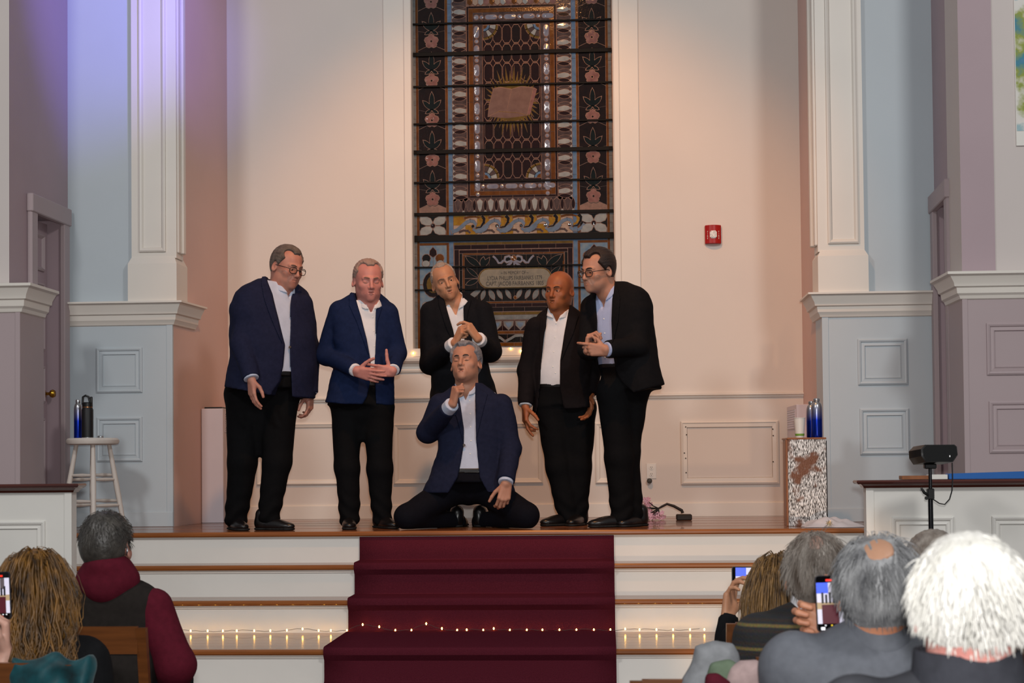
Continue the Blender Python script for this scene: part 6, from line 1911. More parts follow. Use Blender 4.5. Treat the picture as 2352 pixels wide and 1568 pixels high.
# ------------------------------------------------------------------ locks of hair
def locks(h, parent, m, n, length, thick, seed, name='hair_locks', steps=8, wave=0.0, wfreq=30.0, gravity=0.35, lift=0.004, region=None, crown=(0.0, -0.05, 0.11), jitter=0.35, sides=4, part=None, fall=0.0, width=1.0, fan=0.0):
    R = np.random.RandomState(seed)
    c = np.array([0, -0.014, 0.036]); r = np.array([0.079 * h.o['wide'], 0.1, 0.087])
    d = R.normal(size=(n * 5, 3)); d /= np.linalg.norm(d, axis=1)[:, None]
    p = c + d * r
    ok = region(p) if region else np.ones(len(p), bool)
    p = p[ok][:n]
    n = len(p)
    crown = np.array(crown)
    L = length * R.uniform(0.75, 1.2, n)
    step = (L / steps)[:, None]
    nm = (p - c) / r ** 2; nm /= np.linalg.norm(nm, axis=1)[:, None]
    flow = p - crown
    flow[:, 2] -= 0.02
    if part is not None:
        flow[:, 0] += np.sign(p[:, 0] - part) * 0.06
    flow += R.normal(size=(n, 3)) * jitter * 0.05
    ph = 5.0 * np.sin(p[:, 0] * 70) + 4 * np.sin(p[:, 1] * 60) + R.uniform(0, 0.9, n)
    wd = R.normal(size=(n, 3)) * 0.35; wd[:, 2] *= 0.2; wd[:, 0] += 1.0; wd /= np.linalg.norm(wd, axis=1)[:, None]
    pts = [p.copy()]
    base = p.copy()
    v = flow / np.linalg.norm(flow, axis=1)[:, None]
    lay = lift * R.uniform(0.3, 1.6, n)
    for s in range(steps):
        v = v + np.array([0, 0, -gravity])
        v /= np.linalg.norm(v, axis=1)[:, None]
        base = base + v * step
        q = (base - c) / (r + lay[:, None])
        k = np.linalg.norm(q, axis=1)
        ins = (k < 1) & (base[:, 2] > -0.06)
        base = np.where(ins[:, None], c + q / k[:, None] * (r + lay[:, None]), base)
        if fall:
            low = base[:, 2] < -0.02
            base[low, 1] = np.minimum(base[low, 1], -0.03 - fall * np.clip((-0.02 - base[low, 2]) / 0.15, 0, 1) * R.uniform(0.6, 1.2, low.sum()))
            base[low, 0] *= 1 + fan * 0.02
        t = (s + 1) / steps
        pts.append(base + wd * (wave * np.sin(wfreq * (s + 1) * step + ph[:, None]) * min(1, t * 1.3) ** 1.6))
    pts = np.stack(pts, 1)                                        # n, steps+1, 3
    W_ = h.c + (pts * h.k) @ h.A.T
    T = np.gradient(W_, axis=1); T /= np.linalg.norm(T, axis=2)[..., None] + 1e-9
    out = W_ - h.at(0, -0.014, 0.0)
    U = out - T * (out * T).sum(2)[..., None]; U /= np.linalg.norm(U, axis=2)[..., None] + 1e-9
    B = np.cross(T, U)
    tt = np.linspace(0, 1, steps + 1)
    rad = thick * (0.55 + 0.9 * np.sin(np.pi * np.clip(tt * 0.9 + 0.12, 0, 1))) * np.where(tt > 0.97, 0.25, 1.0)
    rad = rad[None, :, None] * R.uniform(0.6, 1.3, (n, 1, 1))
    V = []
    for k in range(sides):
        a = 2 * math.pi * k / sides
        V.append(W_ + U * rad * 0.7 * math.cos(a) + B * rad * width * math.sin(a))
    V = np.stack(V, 2).reshape(-1, 3)
    M = steps + 1
    i0 = (np.arange(n) * M * sides)[:, None, None] + (np.arange(steps) * sides)[None, :, None]
    kk = np.arange(sides)[None, None, :]
    k2 = (np.arange(sides) + 1) % sides
    Q = np.stack([i0 + kk, i0 + k2[None, None, :], i0 + sides + k2[None, None, :], i0 + sides + kk], -1).reshape(-1, 4)
    me = bpy.data.meshes.new(name)
    me.vertices.add(len(V)); me.vertices.foreach_set('co', V.astype(np.float32).ravel())
    me.loops.add(len(Q) * 4); me.loops.foreach_set('vertex_index', Q.astype(np.int32).ravel())
    me.polygons.add(len(Q)); me.polygons.foreach_set('loop_start', np.arange(0, len(Q) * 4, 4, dtype=np.int32)); me.polygons.foreach_set('loop_total', np.full(len(Q), 4, dtype=np.int32))
    me.update(calc_edges=True)
    me.polygons.foreach_set('use_smooth', np.ones(len(Q), bool))
    o = link(name, me, m, parent)
    o['kind'] = 'stuff'
    return o

def hair_mat(name, c, c2, st=(40, 40, 5), rough=0.45, mid=0.5):
    m = mat('hair_' + name, c, rough, color2=c2, scale=1.0, stretch=st, spec=0.5, bump=0.3, bscale=3.0)
    return m

def sitter(sp):
    y0 = sp['y']
    J = lambda p: W(p[0], p[1], y0 + (p[2] if len(p) > 2 else 0.0))
    hc = J(sp['head'])
    xc = sp.get('xc', hc[0])
    seat_z = 0.46
    t = thing('person', (xc, y0, 0), sp['label'], 'person', group='people watching from the audience')
    hd = Head(hc, sp.get('yaw', 180), sp.get('pitch', 0), sp.get('roll', 0), sp.get('size', 1.1), **sp.get('hk', {}))
    secs = []
    for r in sp['torso']:
        a, b = W(r[1], r[0], y0), W(r[2], r[0], y0)
        hw = (b[0] - a[0]) / 2
        secs.append(((a[2] + b[2]) / 2, (a[0] + b[0]) / 2, y0 + (r[3] if len(r) > 3 else 0.0), hw, hw * sp.get('rho', 0.56)))
    secs = [q for q in secs if q[0] > seat_z + 0.21]
    z1 = secs[-1][0]
    w1 = secs[-1][3]
    secs.append((seat_z + 0.14, xc, y0, max(0.19, w1 * 0.88), 0.15))
    secs.append((seat_z + 0.0, xc, y0 + 0.02, max(0.2, w1 * 0.9), 0.16))
    L = Loft(secs, 0.0, 2.4)
    SH, EL, WR = [[J(a[i]) for a in sp['arms']] for i in range(3)]
    ar = sp.get('arm_r', (0.075, 0.062, 0.048))
    nb = J(sp['neck'])
    seed = sp['seed']
    hres = sp.get('h', 0.0105)
    def arm_d(P, i):
        d = smin(rcone(P, SH[i], EL[i], ar[0], ar[1]), rcone(P, EL[i], WR[i], ar[1], ar[2]), 0.03)
        return np.maximum(d, (P - WR[i].astype(P.dtype)) @ unit(WR[i] - EL[i]).astype(P.dtype))
    sep = sp.get('sleeve')
    def top(P):
        d = L(P)
        if sep is None:
            for i in (0, 1): d = smin(d, arm_d(P, i), 0.03)
        d = d - wob(P, 22, 0.005, seed) - wob(P, 55, 0.002, seed + 1)
        return smax(d, -rcone(P, nb - (0, 0, 0.02), nb + (0, 0, 0.2), 0.055, 0.06), 0.008)
    pts = [(s[1] + sx * s[3], s[2] + sy * s[4], s[0]) for s in secs for sx in (-1, 1) for sy in (-1, 1)] + ([] if sep is not None else SH + EL + WR)
    lo, hi = bounds(pts, 0.09)
    tp = fmesh(sp.get('top_name', 'jacket'), sp['top'], t, (top, lo, hi, hres))
    if sep is not None:
        for i in (0, 1):
            l2, h2 = bounds([SH[i], EL[i], WR[i]], 0.11)
            fmesh('sleeve', sep, t, (lambda P: arm_d(P, i) - wob(P, 24, 0.005, seed + i), l2, h2, hres))
    if sp.get('hood'):
        hn = J(sp['hood'])
        def hood(P):
            d = ellip(P, hn - (0, 0, 0.008), (0.12, 0.085, 0.08))
            d = smin(d, ellip(P, hn - (0, 0.03, 0.05), (0.06, 0.05, 0.05)), 0.04)
            d = smin(d, ellip(P, hn + (0, 0.0, 0.045), (0.082, 0.088, 0.05)), 0.03)
            d = d - wob(P, 28, 0.006, seed + 2)
            return smax(d, -rcone(P, nb - (0, -0.01, 0.02), nb + (0, 0.02, 0.2), 0.056, 0.075), 0.012)
        fmesh('hood', sp['hood_m'], t, (hood, hn - 0.2, hn + 0.2, 0.009))
    if sp.get('collar_m'):
        def collar(P):
            d = np.abs(rcone(P, nb - (0, 0, 0.06), nb + (0, 0.01, 0.045), sp.get('col_r', (0.082, 0.07))[0], sp.get('col_r', (0.082, 0.07))[1])) - 0.006
            return np.maximum(d, np.maximum(P[:, 2] - nb[2] - sp.get('col_h', 0.03), nb[2] - 0.075 - P[:, 2]))
        fmesh('collar', sp['collar_m'], tp, (collar, nb - 0.14, nb + 0.14, 0.006))
    HP = [np.array([xc + s * 0.1, y0 + 0.02, seat_z + 0.09]) for s in (-1, 1)]
    KN = [np.array([xc + s * 0.13, y0 + 0.44, seat_z + 0.08]) for s in (-1, 1)]
    AN = [np.array([xc + s * 0.13, y0 + 0.4, 0.09]) for s in (-1, 1)]
    def trousers(P):
        d = rcone(P, HP[0], HP[1], 0.11, 0.11)
        for i in (0, 1):
            d = smin(d, smin(rcone(P, HP[i], KN[i], 0.085, 0.07), rcone(P, KN[i], AN[i], 0.07, 0.055), 0.03), 0.03)
        return np.maximum(np.maximum(d - wob(P, 22, 0.004, seed), 0.06 - P[:, 2]), seat_z - 0.0 - P[:, 2] - 10 * np.clip(P[:, 1] - y0 - 0.2, 0, 1))
    l3, h3 = bounds(HP + KN + AN, 0.13)
    fmesh('trousers', dark_tr, t, (trousers, l3, h3, 0.016))
    for i in (0, 1):
        shoe(t, AN[i][0], AN[i][1] + 0.02, 0.0, 180)
    hands = []
    for i, hs_ in enumerate(sp.get('hands', ())):
        if hs_ is None: continue
        a = unit(WR[i] - EL[i])
        O = WR[i] + a * hs_.get('e', 0.012) if 'o' not in hs_ else J(hs_['o'])
        hands.append(hand_field(O, hs_['y'], hs_['z'], hs_['s'], hs_.get('c', RELAX), hs_.get('t'), hs_.get('sp', 0.06), hs_.get('k', 1.05), arm=WR[i] - a * 0.06))
    def inner(P):
        d = rcone(P, (HP[0] + HP[1]) / 2 + (0, 0, 0.06), nb - (0, 0, 0.16), 0.07, 0.07)
        for i in (0, 1):
            d = smin(d, smin(rcone(P, SH[i], EL[i], 0.04, 0.034), rcone(P, EL[i], WR[i], 0.034, 0.026), 0.02), 0.04)
            d = smin(d, smin(rcone(P, HP[i], KN[i], 0.05, 0.045), rcone(P, KN[i], AN[i], 0.045, 0.03), 0.02), 0.04)
        return d
    li, hi_ = bounds(SH + EL + WR + HP + KN + AN + [nb], 0.11)
    def headneck(P):
        d = hd.field(P)
        return smin(d, rcone(P, hd.at(0, -0.03, -0.05), nb - (0, 0, 0.05), 0.057 * hd.k * hd.o.get('neck', 1), 0.062 * hd.k * hd.o.get('neck', 1)), 0.022)
    lh, hh_ = hd.box()
    lh[2] = min(lh[2], nb[2] - 0.06)
    fmesh('body', sp['skin'], t, (inner, li, hi_, 0.03), (headneck, lh, hh_, 0.0052), *hands)
    sp['hairf'](hd, t)
    eyebrow_eyes(hd, t, br_grey)
    if sp.get('chair', True):
        chair(xc, y0 - 0.02 if 'chair_y' not in sp else sp['chair_y'], sp['chair_label'])
    return t, hd

back_top = lambda p: (0.794 * p[:, 1] - 0.607 * p[:, 2] < 0.01) & (p[:, 2] > -0.022 + 0.643 * p[:, 1])
# --- white-haired man in front
hw_m = hair_mat('snow_white', 'e2e0da', 'c4c2ba', st=(30, 30, 8))
def hair_white(hd, t):
    short_hair(hd, t, hw_m, t_top=0.016, t_side=0.010, line=0.01, seed=4, nape=-0.018, hh=0.004)
    locks(hd, t, hw_m, 2300, 0.046, 0.0012, 21, region=lambda p: (0.794 * p[:, 1] - 0.607 * p[:, 2] < 0.015) & (p[:, 2] > 0.012 + 0.5 * p[:, 1]), lift=0.009, gravity=0.2, jitter=0.35, steps=6, sides=3, crown=(0.02, -0.05, 0.11), width=2.2, wave=0.002, wfreq=60)
sk_f = skin_mat('flushed', 'c48a80', 'b87a72')
sitter(dict(seed=81, y=-6.78, head=(2224, 1402), size=1.03, yaw=178, label='man with thick snow-white hair and pink neck, nearest at right', torso=[(1500, 2160, 2290), (1540, 2090, 2350), (1600, 1950, 2490), (1680, 1910, 2530), (1760, 1930, 2510)],
    arms=[[(1965, 1640), (1925, 1900), (2000, 2000, 0.3)], [(2475, 1640), (2515, 1900), (2440, 2000, 0.3)]], neck=(2224, 1530, -0.01), hk=dict(wide=1.05, neck=1.2), rho=0.5,
    top=cloth_mat('slate_grey_coat', '3c3d42'), collar_m=cloth_mat('dark_grey_collar', '33343a'), col_r=(0.098, 0.085), col_h=0.03, skin=sk_f, hairf=hair_white, chair_label='wooden chair under the white-haired man, mostly below the picture'))
# --- man in grey windbreaker holding a phone
hg_m = hair_mat('steel_grey', '4c4d50', '9a9b9c', st=(26, 26, 10))
def hair_grey(hd, t):
    short_hair(hd, t, hg_m, t_top=0.009, t_side=0.013, line=0.0, seed=6, crown_bald=0.0, nape=-0.03)
    locks(hd, t, hg_m, 1600, 0.045, 0.0011, 31, region=lambda p: back_top(p) & ~((np.abs(p[:, 0] - 0.006) < 0.026) & (p[:, 2] > 0.08) & (p[:, 1] < -0.03)), lift=0.012, gravity=0.2, jitter=0.4, steps=5, sides=3, crown=(0.01, -0.05, 0.12))
def bald_patch(hd, t, m, px=0.006, py=-0.075, pz=0.1, r=(0.034, 0.036, 0.034)):
    def f(P):
        q = hd.to(P)
        d = hd.skull(q) - 0.0102
        return np.maximum(d, ellip(q, (px, py, pz), r) + wob(q, 110, 0.004, 3)) * hd.k
    lo, hi = hd.box()
    fmesh('bald_patch', m, t, (f, lo, hi, 0.004))
sk_g = skin_mat('warm', 'b77f62', 'a96f54')
def hair_grey2(hd, t):
    hair_grey(hd, t); bald_patch(hd, t, skin_mat('bald_crown', 'b0886e', 'a07860'))
wind = cloth_mat('grey_windbreaker', '5c5f66', var=0.08, bump=0.05, rough=0.55, sheen=0.0)
sitter(dict(seed=83, y=-5.74, head=(2018, 1364), size=1.1, yaw=176, label='man with balding grey hair in grey windbreaker holding up a phone', torso=[(1418, 1962, 2086), (1448, 1900, 2136), (1500, 1806, 2232), (1560, 1780, 2258), (1640, 1790, 2248)],
    arms=[[(1820, 1530), (1830, 1690, 0.1), (1948, 1472, 0.30)], [(2212, 1530), (2250, 1700), (2200, 1800, 0.3)]], neck=(2022, 1428, -0.01), hk=dict(neck=1.1), top=wind, collar_m=wind, col_r=(0.085, 0.076), col_h=0.03,
    skin=sk_g, hairf=hair_grey2, rho=0.5, arm_r=(0.085, 0.07, 0.045),
    hands=[dict(o=(1946, 1440, 0.285), y=(-1, 0.0, 0.25), z=(0.0, -1, 0.0), s=1, c=[(20, 75, 70), (22, 75, 70), (24, 75, 70), (28, 75, 70)], t=((0.9, 0.4, -0.1), (0.8, 0.6, -0.1), (0.7, 0.7, -0.1)), sp=0.05), None],
    chair_label='wooden chair under the man in the grey windbreaker, below the picture'))
# --- man in patterned pullover
def fairisle():
    m = bpy.data.materials.new('dark_patterned_knit'); m.use_nodes = True
    nt = m.node_tree; b = nt.nodes['Principled BSDF']; b.inputs['Roughness'].default_value = 0.95
    g = nt.nodes.new('ShaderNodeNewGeometry'); s = nt.nodes.new('ShaderNodeSeparateXYZ'); nt.links.new(g.outputs['Position'], s.inputs[0])
    w = nt.nodes.new('ShaderNodeMath'); w.operation = 'PINGPONG'; w.inputs[1].default_value = 0.036; nt.links.new(s.outputs['Z'], w.inputs[0])
    r = nt.nodes.new('ShaderNodeValToRGB'); mr = nt.nodes.new('ShaderNodeMath'); mr.operation = 'DIVIDE'; mr.inputs[1].default_value = 0.036
    nt.links.new(w.outputs[0], mr.inputs[0]); nt.links.new(mr.outputs[0], r.inputs[0])
    cols = (('26221f', 0.0), ('1e2228', 0.3), ('33271f', 0.55), ('22262c', 0.8), ('77683a', 0.95))
    while len(r.color_ramp.elements) < len(cols): r.color_ramp.elements.new(0.5)
    for e, (c, p) in zip(r.color_ramp.elements, cols): e.position = p; e.color = (*lin(c), 1)
    n = nt.nodes.new('ShaderNodeTexNoise'); n.inputs['Scale'].default_value = 140; nt.links.new(g.outputs['Position'], n.inputs['Vector'])
    mx = nt.nodes.new('ShaderNodeMixRGB'); mx.blend_type = 'MULTIPLY'; mx.inputs[0].default_value = 0.75
    nt.links.new(r.outputs[0], mx.inputs[1]); nt.links.new(n.outputs['Color'], mx.inputs[2]); nt.links.new(mx.outputs[0], b.inputs['Base Color'])
    bp = nt.nodes.new('ShaderNodeBump'); bp.inputs['Strength'].default_value = 0.5; bp.inputs['Distance'].default_value = 0.005
    nt.links.new(n.outputs['Fac'], bp.inputs['Height']); nt.links.new(bp.outputs[0], b.inputs['Normal'])
    return m
hb_m = hair_mat('thin_brown_grey', '54483e', '8e867e', st=(26, 26, 8))
def hair_tweed(hd, t):
    short_hair(hd, t, hb_m, t_top=0.008, t_side=0.011, line=0.0, seed=9, nape=-0.03)
    locks(hd, t, hb_m, 1400, 0.05, 0.001, 41, region=back_top, lift=0.009, gravity=0.2, jitter=0.4, steps=5, sides=3, crown=(0.0, -0.03, 0.12))
    bald_patch(hd, t, skin_mat('thinning_crown', '96776a', '7d6a60'), 0.0, -0.08, 0.1, (0.022, 0.03, 0.028))
sitter(dict(seed=87, y=-4.64, head=(1876, 1324), size=1.1, yaw=172, label='man with thinning brown-grey hair in dark patterned pullover', torso=[(1378, 1828, 1926), (1400, 1776, 1976), (1445, 1716, 2036), (1500, 1700, 2052), (1560, 1706, 2046)],
    arms=[[(1738, 1462), (1716, 1590), (1790, 1680, 0.3)], [(2014, 1462), (2036, 1590), (1960, 1680, 0.3)]], neck=(1876, 1385, -0.01), top=fairisle(), top_name='pullover', collar_m=sh_white, col_r=(0.08, 0.072), col_h=0.026, skin=sk_g, hairf=hair_tweed,
    chair_label='wooden chair under the man in the patterned pullover'))
# --- woman filming with a phone held sideways
hbl_m = hair_mat('dark_blonde', '32200f', '8f6a38', st=(70, 70, 4))
def long_hair(n, ln, thick, seed, m, fall=0.07, wave=0.008, cap=0.012, part=0.0, steps=11, wfreq=26, drop=0.2, wide=0.07):
    def f(hd, t):
        def mass(P):
            q = hd.to(P)
            d = hd.skull(q) - cap
            b = ellip(q, (0, -0.055, -drop * 0.45), (wide, 0.045, drop * 0.75))
            d = smin(d, b, 0.04)
            ang = np.arctan2(q[:, 0], -q[:, 1] - 0.0)
            d = d - 0.0035 * np.sin(ang * 22 + 2 * np.sin(q[:, 2] * 30 + seed)) - wob(q, 30, 0.004, seed)
            front = 0.794 * q[:, 1] - 0.607 * np.maximum(q[:, 2], -0.02) - 0.012
            return smax(d, front, 0.008) * hd.k
        lo, hi = hd.box()
        lo = lo - (0, 0, drop * 1.1); lo[1] -= 0.05
        fmesh('hair', m, t, (mass, lo, hi, 0.006))
        locks(hd, t, m, n, ln, thick, seed, name='hair_locks', steps=steps, wave=wave, wfreq=wfreq, gravity=0.34, lift=0.014 + cap * 0.3, region=lambda p: (0.794 * p[:, 1] - 0.607 * p[:, 2] < 0.008) & (p[:, 2] > -0.02), crown=(0.0, 0.0, 0.12), part=None, fall=fall, sides=3, jitter=0.15, width=2.2, fan=-1.3)
    return f
black_top = cloth_mat('black_top', '121214')
sitter(dict(seed=91, y=-3.72, head=(1790, 1356), size=1.06, yaw=168, label='woman with long dark blonde hair filming with a sideways phone', torso=[(1404, 1752, 1830), (1424, 1716, 1866), (1460, 1672, 1906), (1520, 1664, 1914), (1580, 1672, 1906)],
    arms=[[(1690, 1470), (1664, 1540, 0.12), (1672, 1420, 0.3)], [(1890, 1470), (1910, 1580), (1840, 1640, 0.3)]], arm_r=(0.06, 0.05, 0.042), neck=(1792, 1402, 0.0), top=black_top, top_name='top', skin=sk_c,
    hairf=long_hair(1800, 0.28, 0.0011, 51, hbl_m, fall=0.085, wave=0.006, drop=0.17, wide=0.072),
    hands=[dict(y=(0.12, 0.05, 1), z=(0.75, -0.55, 0.0), s=1, c=[(10, 35, 25), (20, 45, 30), (25, 50, 30), (30, 50, 30)], t=((0.7, 0.6, 0.3), (0.6, 0.75, 0.2), (0.5, 0.8, 0.1)), sp=0.06), None],
    chair_label='wooden chair under the woman with the sideways phone'))
# --- head behind the white-haired man
def hair_far(hd, t):
    short_hair(hd, t, hb_m, t_top=0.012, t_side=0.011, line=0.004, seed=19, nape=-0.03)
sitter(dict(seed=93, y=-4.35, head=(2142, 1312), size=1.08, yaw=180, label='grey-haired man almost hidden behind the white-haired man', torso=[(1378, 2096, 2190), (1400, 2044, 2242), (1445, 1990, 2294), (1500, 1980, 2304), (1560, 1984, 2300)],
    arms=[[(2008, 1462), (1988, 1590), (2060, 1680, 0.3)], [(2276, 1462), (2296, 1590), (2220, 1680, 0.3)]], neck=(2142, 1382, -0.01), top=cloth_mat('plain_dark_jacket', '23242a'), skin=sk_g, hairf=hair_far, h=0.012,
    chair_label='wooden chair hidden behind the white-haired man'))
# --- brown-haired person cut by the right edge
hbr_m = hair_mat('chestnut', '3a2414', '7a5432', st=(55, 55, 3))
sitter(dict(seed=95, y=-5.85, head=(2478, 1420), size=1.06, yaw=186, label='person with long brown hair cut off by the right edge', torso=[(1540, 2420, 2536), (1580, 2370, 2586), (1640, 2300, 2656), (1720, 2290, 2666)],
    arms=[[(2320, 1680), (2300, 1860), (2380, 1960, 0.3)], [(2640, 1680), (2660, 1860), (2580, 1960, 0.3)]], neck=(2478, 1535, 0.0), top=black_top, top_name='top', skin=sk_c, hairf=long_hair(900, 0.34, 0.0016, 57, hbr_m, fall=0.07, wave=0.008), h=0.012,
    chair_label='wooden chair beyond the right edge under a brown-haired person'))
# --- man in maroon hoodie and dark vest
hk_m = hair_mat('cropped_dark_grey', '1f1c1a', '45413c', st=(22, 22, 14))
def hair_crop(hd, t):
    short_hair(hd, t, hk_m, t_top=0.008, t_side=0.0065, line=0.006, seed=29, nape=-0.026)
    locks(hd, t, hk_m, 1400, 0.02, 0.0009, 61, region=back_top, lift=0.007, gravity=0.25, jitter=0.5, steps=4, sides=3, crown=(0.005, -0.06, 0.1))
maroon = cloth_mat('maroon_hoodie', '4e1220', var=0.12)
rm_, _h = sitter(dict(seed=97, y=-3.85, head=(247, 1256), size=1.08, yaw=174, label='man with cropped grey hair in maroon hoodie and dark vest', torso=[(1322, 200, 300), (1338, 176, 334), (1365, 156, 364), (1410, 150, 372), (1480, 152, 372), (1560, 156, 368)], rho=0.54,
    arms=[[(176, 1388), (150, 1510, 0.02), (200, 1600, 0.25)], [(352, 1395, 0.0), (404, 1530, -0.02), (380, 1640, 0.22)]], arm_r=(0.075, 0.068, 0.05), neck=(250, 1330, -0.01), top=cloth_mat('dark_brown_vest', '211d1b'), top_name='vest', sleeve=maroon,
    hood=(246, 1326, -0.035), hood_m=maroon, skin=skin_mat('ruddy_neck', 'b27f70', 'a06e60'), hairf=hair_crop, chair=True, chair_y=-3.82, chair_label='brown wooden chair with visible back rail at lower left'))
ea = _h
aid = MB().tube([ea.at(-0.083, -0.028, 0.004), ea.at(-0.087, -0.03, -0.012), ea.at(-0.083, -0.026, -0.026)], [0.0025, 0.004, 0.003], 7).build('hearing_aid', silver, rm_, smooth='all')
# --- woman with long wavy hair in front of him
hwv_m = hair_mat('wavy_brown_gold', '1e1209', '80581f', st=(34, 34, 7))
rw_, _hw = sitter(dict(seed=99, y=-4.78, head=(82, 1362), size=1.04, yaw=184, label='woman with long wavy brown hair in black top at left', torso=[(1440, 40, 124), (1458, 4, 164), (1490, -46, 216), (1540, -60, 242), (1600, -56, 242)],
    arms=[[(-20, 1510), (-52, 1630), (20, 1710, 0.3)], [(196, 1510), (222, 1630), (150, 1710, 0.3)]], arm_r=(0.068, 0.058, 0.044), neck=(82, 1442, 0.0), top=black_top, top_name='top', skin=sk_c,
    hairf=long_hair(2300, 0.36, 0.0013, 71, hwv_m, fall=0.1, wave=0.017, cap=0.016, wfreq=46, drop=0.21, wide=0.082), chair_label='wooden chair under the wavy-haired woman, draped with teal velvet'))

# ------------------------------------------------------------------ person at the left edge holding a phone upright
def edge_person():
    y0 = -5.2
    J = lambda a, b, dy=0.0: W(a, b, y0 + dy)
    xc = W(-420, 1400, y0)[0]
    sitter(dict(seed=103, y=y0, head=(-420, 1300), size=1.06, yaw=180, xc=xc, label='person in black beyond the left edge, only phone arm showing', torso=[(1404, -470, -370), (1430, -520, -320), (1480, -580, -260), (1560, -590, -250)],
        arms=[[(-550, 1500), (-580, 1640), (-500, 1700, 0.3)], [(-285, 1500), (-120, 1690, 0.1), (8, 1548, 0.22)]], arm_r=(0.062, 0.052, 0.044), neck=(-420, 1410), top=black_top, top_name='top', skin=skin_mat('pale_hand', 'c39a8a', 'b08474'), h=0.011,
        hairf=lambda hd, t: short_hair(hd, t, hbr_m, t_top=0.012, t_side=0.012, line=0.006, seed=33, nape=-0.08, hh=0.006),
        hands=[None, dict(o=(14, 1500, 0.22), y=(0.0, 0.05, 1), z=(-0.85, -0.2, 0.0), s=1, c=[(50, 60, 30), (52, 62, 32), (55, 62, 34), (58, 62, 34)], t=((0.6, 0.75, 0.2), (0.3, 0.95, 0.2), (0.2, 0.95, 0.1)), k=1.0)],
        chair_label='wooden chair beyond the left edge of the picture'))
edge_person()

# ------------------------------------------------------------------ phones
def emit(name, c, s=1.0): return mat('screen_' + name, c, 0.3, emit=c, estr=s, var=0.0)
def phone(name, c, U, V, w, h, label, landscape=False):
    """c centre, U across, V up (world vectors), screen towards U x V"""
    c, U, V = np.array(c), unit(U), unit(V)
    N = np.cross(U, V)
    t = thing(name, tuple(c - V * h / 2), label, 'phone')
    def P(u, v, n): return tuple(c + U * u + V * v + N * n)
    def rr(w_, h_, r, n):
        out = []
        for (sx, sy, a0) in ((1, 1, 0), (-1, 1, 90), (-1, -1, 180), (1, -1, 270)):
            for k in range(4):
                a = (a0 + 30 * k) * D2R
                out.append(P(sx * (w_ / 2 - r) + r * math.cos(a), sy * (h_ / 2 - r) + r * math.sin(a), n))
        return out
    MB().rings([rr(w - 0.002, h - 0.002, 0.009, -0.004), rr(w, h, 0.01, -0.003), rr(w, h, 0.01, 0.003), rr(w - 0.002, h - 0.002, 0.009, 0.004)]).build('phone_case', mat('dark_phone_case', '1c1c24', 0.3), t)
    MB().rings([rr(w - 0.004, h - 0.004, 0.008, 0.004), rr(w - 0.004, h - 0.004, 0.008, 0.0045)]).build('glass_front', mat('black_phone_glass', '060608', 0.08), t)
    def quad(nm, m, u0, u1, v0, v1, n=0.005, parent=None):
        return MB().add([P(u0 * w, v0 * h, n), P(u1 * w, v0 * h, n), P(u1 * w, v1 * h, n), P(u0 * w, v1 * h, n)], [(0, 1, 2, 3)]).build(nm, m, parent or t)
    wall_e, blue_e, dark_e, maroon_e, gold_e, red_e, white_e = (emit('wall', 'b9b6c6', 0.7), emit('blue', '3450d8', 0.8), emit('figures', '14141c', 0.2), emit('carpet', '481420', 0.4), emit('steps', 'a08a6a', 0.5), emit('record_red', 'e02818', 1.0), emit('buttons', 'dcdce0', 0.8))
    if landscape:
        s = quad('screen', wall_e, -0.4, 0.4, -0.44, 0.44)
        quad('picture_blue', blue_e, -0.4, -0.12, -0.05, 0.44, 0.0054, s)
        quad('picture_window', emit('window', '50484a', 0.5), 0.06, 0.2, -0.02, 0.44, 0.0054, s)
        quad('picture_steps', gold_e, -0.4, 0.4, -0.44, -0.2, 0.0054, s)
        quad('picture_carpet', maroon_e, -0.02, 0.16, -0.44, -0.2, 0.0056, s)
        for k in range(6):
            u = -0.12 + 0.075 * k
            quad('picture_figure', dark_e, u, u + 0.045, -0.24, 0.04 - 0.05 * (k == 3), 0.0058, s)
        quad('record_bar', red_e, 0.02, 0.12, 0.36, 0.43, 0.0058, s)
    else:
        s = quad('screen', wall_e, -0.46, 0.46, -0.36, 0.37)
        quad('picture_blue', blue_e, -0.46, -0.05, 0.18, 0.37, 0.0054, s)
        quad('picture_window', emit('window', '50484a', 0.5), 0.08, 0.26, 0.14, 0.37, 0.0054, s)
        quad('picture_steps', gold_e, -0.46, 0.46, -0.1, 0.02, 0.0054, s)
        quad('picture_carpet', maroon_e, -0.3, 0.3, -0.36, -0.02, 0.0056, s)
        for k in range(5):
            u = -0.3 + 0.13 * k
            quad('picture_figure', dark_e, u, u + 0.08, 0.0, 0.2 - 0.04 * (k % 2), 0.0058, s)
        quad('record_bar', red_e, -0.12, 0.2, 0.395, 0.43, 0.0054, s)
        for k, u in enumerate((-0.22, 0.0, 0.14, 0.28)):
            quad('menu_dot', white_e if k != 1 else emit('yellow_word', 'e0c020', 0.8), u, u + 0.05, -0.4, -0.38, 0.0054, s)
        quad('record_button', red_e, -0.02, 0.16, -0.47, -0.42, 0.0054, s)
        quad('thumbnail', white_e, -0.36, -0.22, -0.47, -0.42, 0.0054, s)
    return t
phone('phone', W(1906, 1385, -5.50), (1, 0.02, 0.02), (-0.03, 0.05, 1), 0.0735, 0.146, 'upright phone filming the stage beside the balding grey head')
phone('phone', W(1724, 1321, -3.40), (1, 0.0, -0.01), (0.01, 0.05, 1), 0.15, 0.07, 'sideways phone filming the stage beside the dark blonde hair', landscape=True)
phone('phone', W(-2, 1368, -4.98), (1, 0.05, 0.03), (-0.06, 0.05, 1), 0.073, 0.146, 'upright phone filming the stage at the left edge')

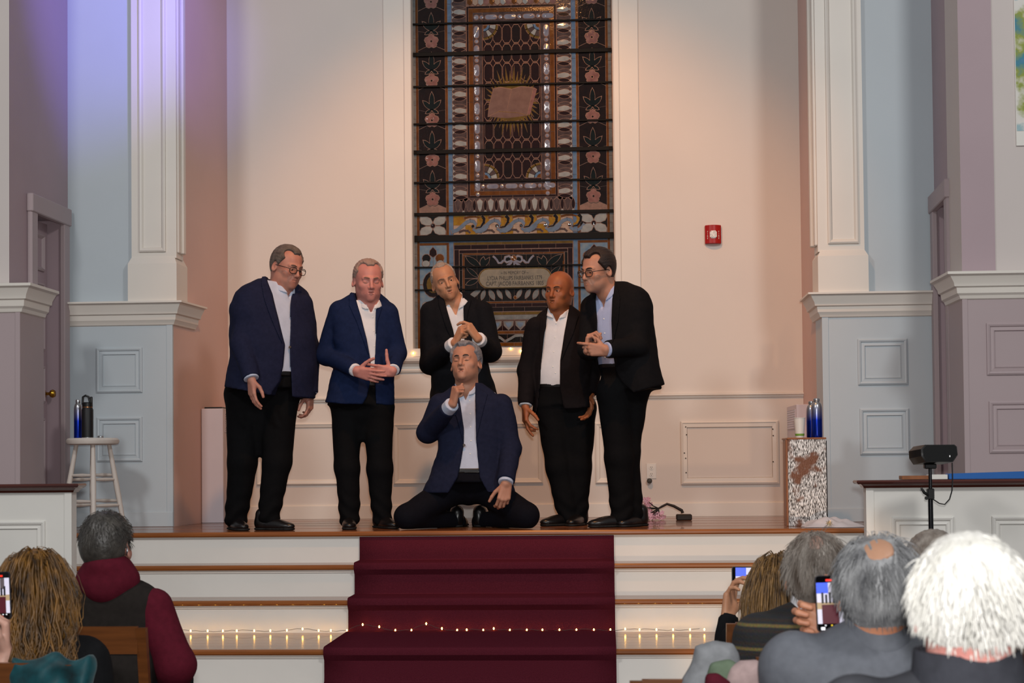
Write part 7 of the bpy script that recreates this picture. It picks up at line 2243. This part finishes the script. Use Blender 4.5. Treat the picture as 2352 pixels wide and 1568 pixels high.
# ------------------------------------------------------------------ clothes laid over chairs
def drape(name, m, pts_px, y0, thick, label, cat, seed, fold=0.012, freq=26, h=0.008, slope=0.0):
    pl = [(W(a, b, y0)[0], W(a, b, y0)[2]) for a, b in pts_px]
    def f(P):
        d2 = poly2(P[:, 0], P[:, 2], pl)
        yy = P[:, 1] - y0
        r = thick + np.minimum(0, d2) * 0
        q = np.sqrt(np.maximum(0, d2 + thick) ** 2 + yy ** 2) - thick
        q = np.where(d2 + thick < 0, np.abs(yy) - thick, q)
        return q - fold * np.sin(P @ np.array([freq * 0.8, 6, -freq]).astype(P.dtype) + 2 * np.sin(P[:, 2] * 17 + seed)) * 0.6 - wob(P, freq, fold * 0.6, seed)
    a = np.array(pl)
    lo, hi = np.array([a[:, 0].min() - .05, y0 - thick - .06, a[:, 1].min() - .03]), np.array([a[:, 0].max() + .05, y0 + thick + .06, a[:, 1].max() + .05])
    return tag(fmesh(name, m, None, (f, lo, hi, h)), label, cat)
velvet = mat('teal_velvet', '05191d', 0.55, color2='0d4a52', scale=14, var=0.2, sheen=0.1, spec=0.2)
drape('velvet_jacket', velvet, [(30, 1512), (120, 1508), (205, 1506), (212, 1540), (214, 1640), (20, 1640)], -5.06, 0.035, 'teal velvet jacket hung over the chair of the wavy-haired woman', 'jacket', 5, fold=0.015, freq=58, h=0.0055)
drape('grey_coat', cloth_mat('soft_grey_fleece', '77797c'), [(1592, 1478), (1640, 1462), (1690, 1470), (1704, 1500), (1700, 1660), (1572, 1660), (1566, 1560), (1582, 1520)], -5.42, 0.055, 'soft grey coat draped over a chair left of the pullover', 'coat', 8, fold=0.008, freq=16)
drape('green_scarf', cloth_mat('moss_green_wool', '5c6a58'), [(1634, 1524), (1676, 1516), (1700, 1530), (1690, 1640), (1626, 1640), (1626, 1548)], -5.54, 0.028, 'moss green scarf on the grey coat', 'scarf', 3, fold=0.006, freq=22)
drape('maroon_scarf', cloth_mat('maroon_wool', '4a1420'), [(1622, 1548), (1648, 1546), (1676, 1566), (1690, 1640), (1614, 1640)], -5.61, 0.022, 'maroon scarf below the green one on the grey coat', 'scarf', 4, fold=0.005, freq=22)
drape('dusty_pink_hat', cloth_mat('dusty_pink_wool', '9a8684'), [(1676, 1536), (1700, 1518), (1736, 1516), (1752, 1526), (1748, 1640), (1668, 1640), (1668, 1560)], -5.56, 0.032, 'dusty pink woollen hat beside the green scarf', 'hat', 6, fold=0.004, freq=18)
chair(W(1636, 1500, -5.4)[0], -5.15, 'wooden chair hung with a grey coat and scarves')
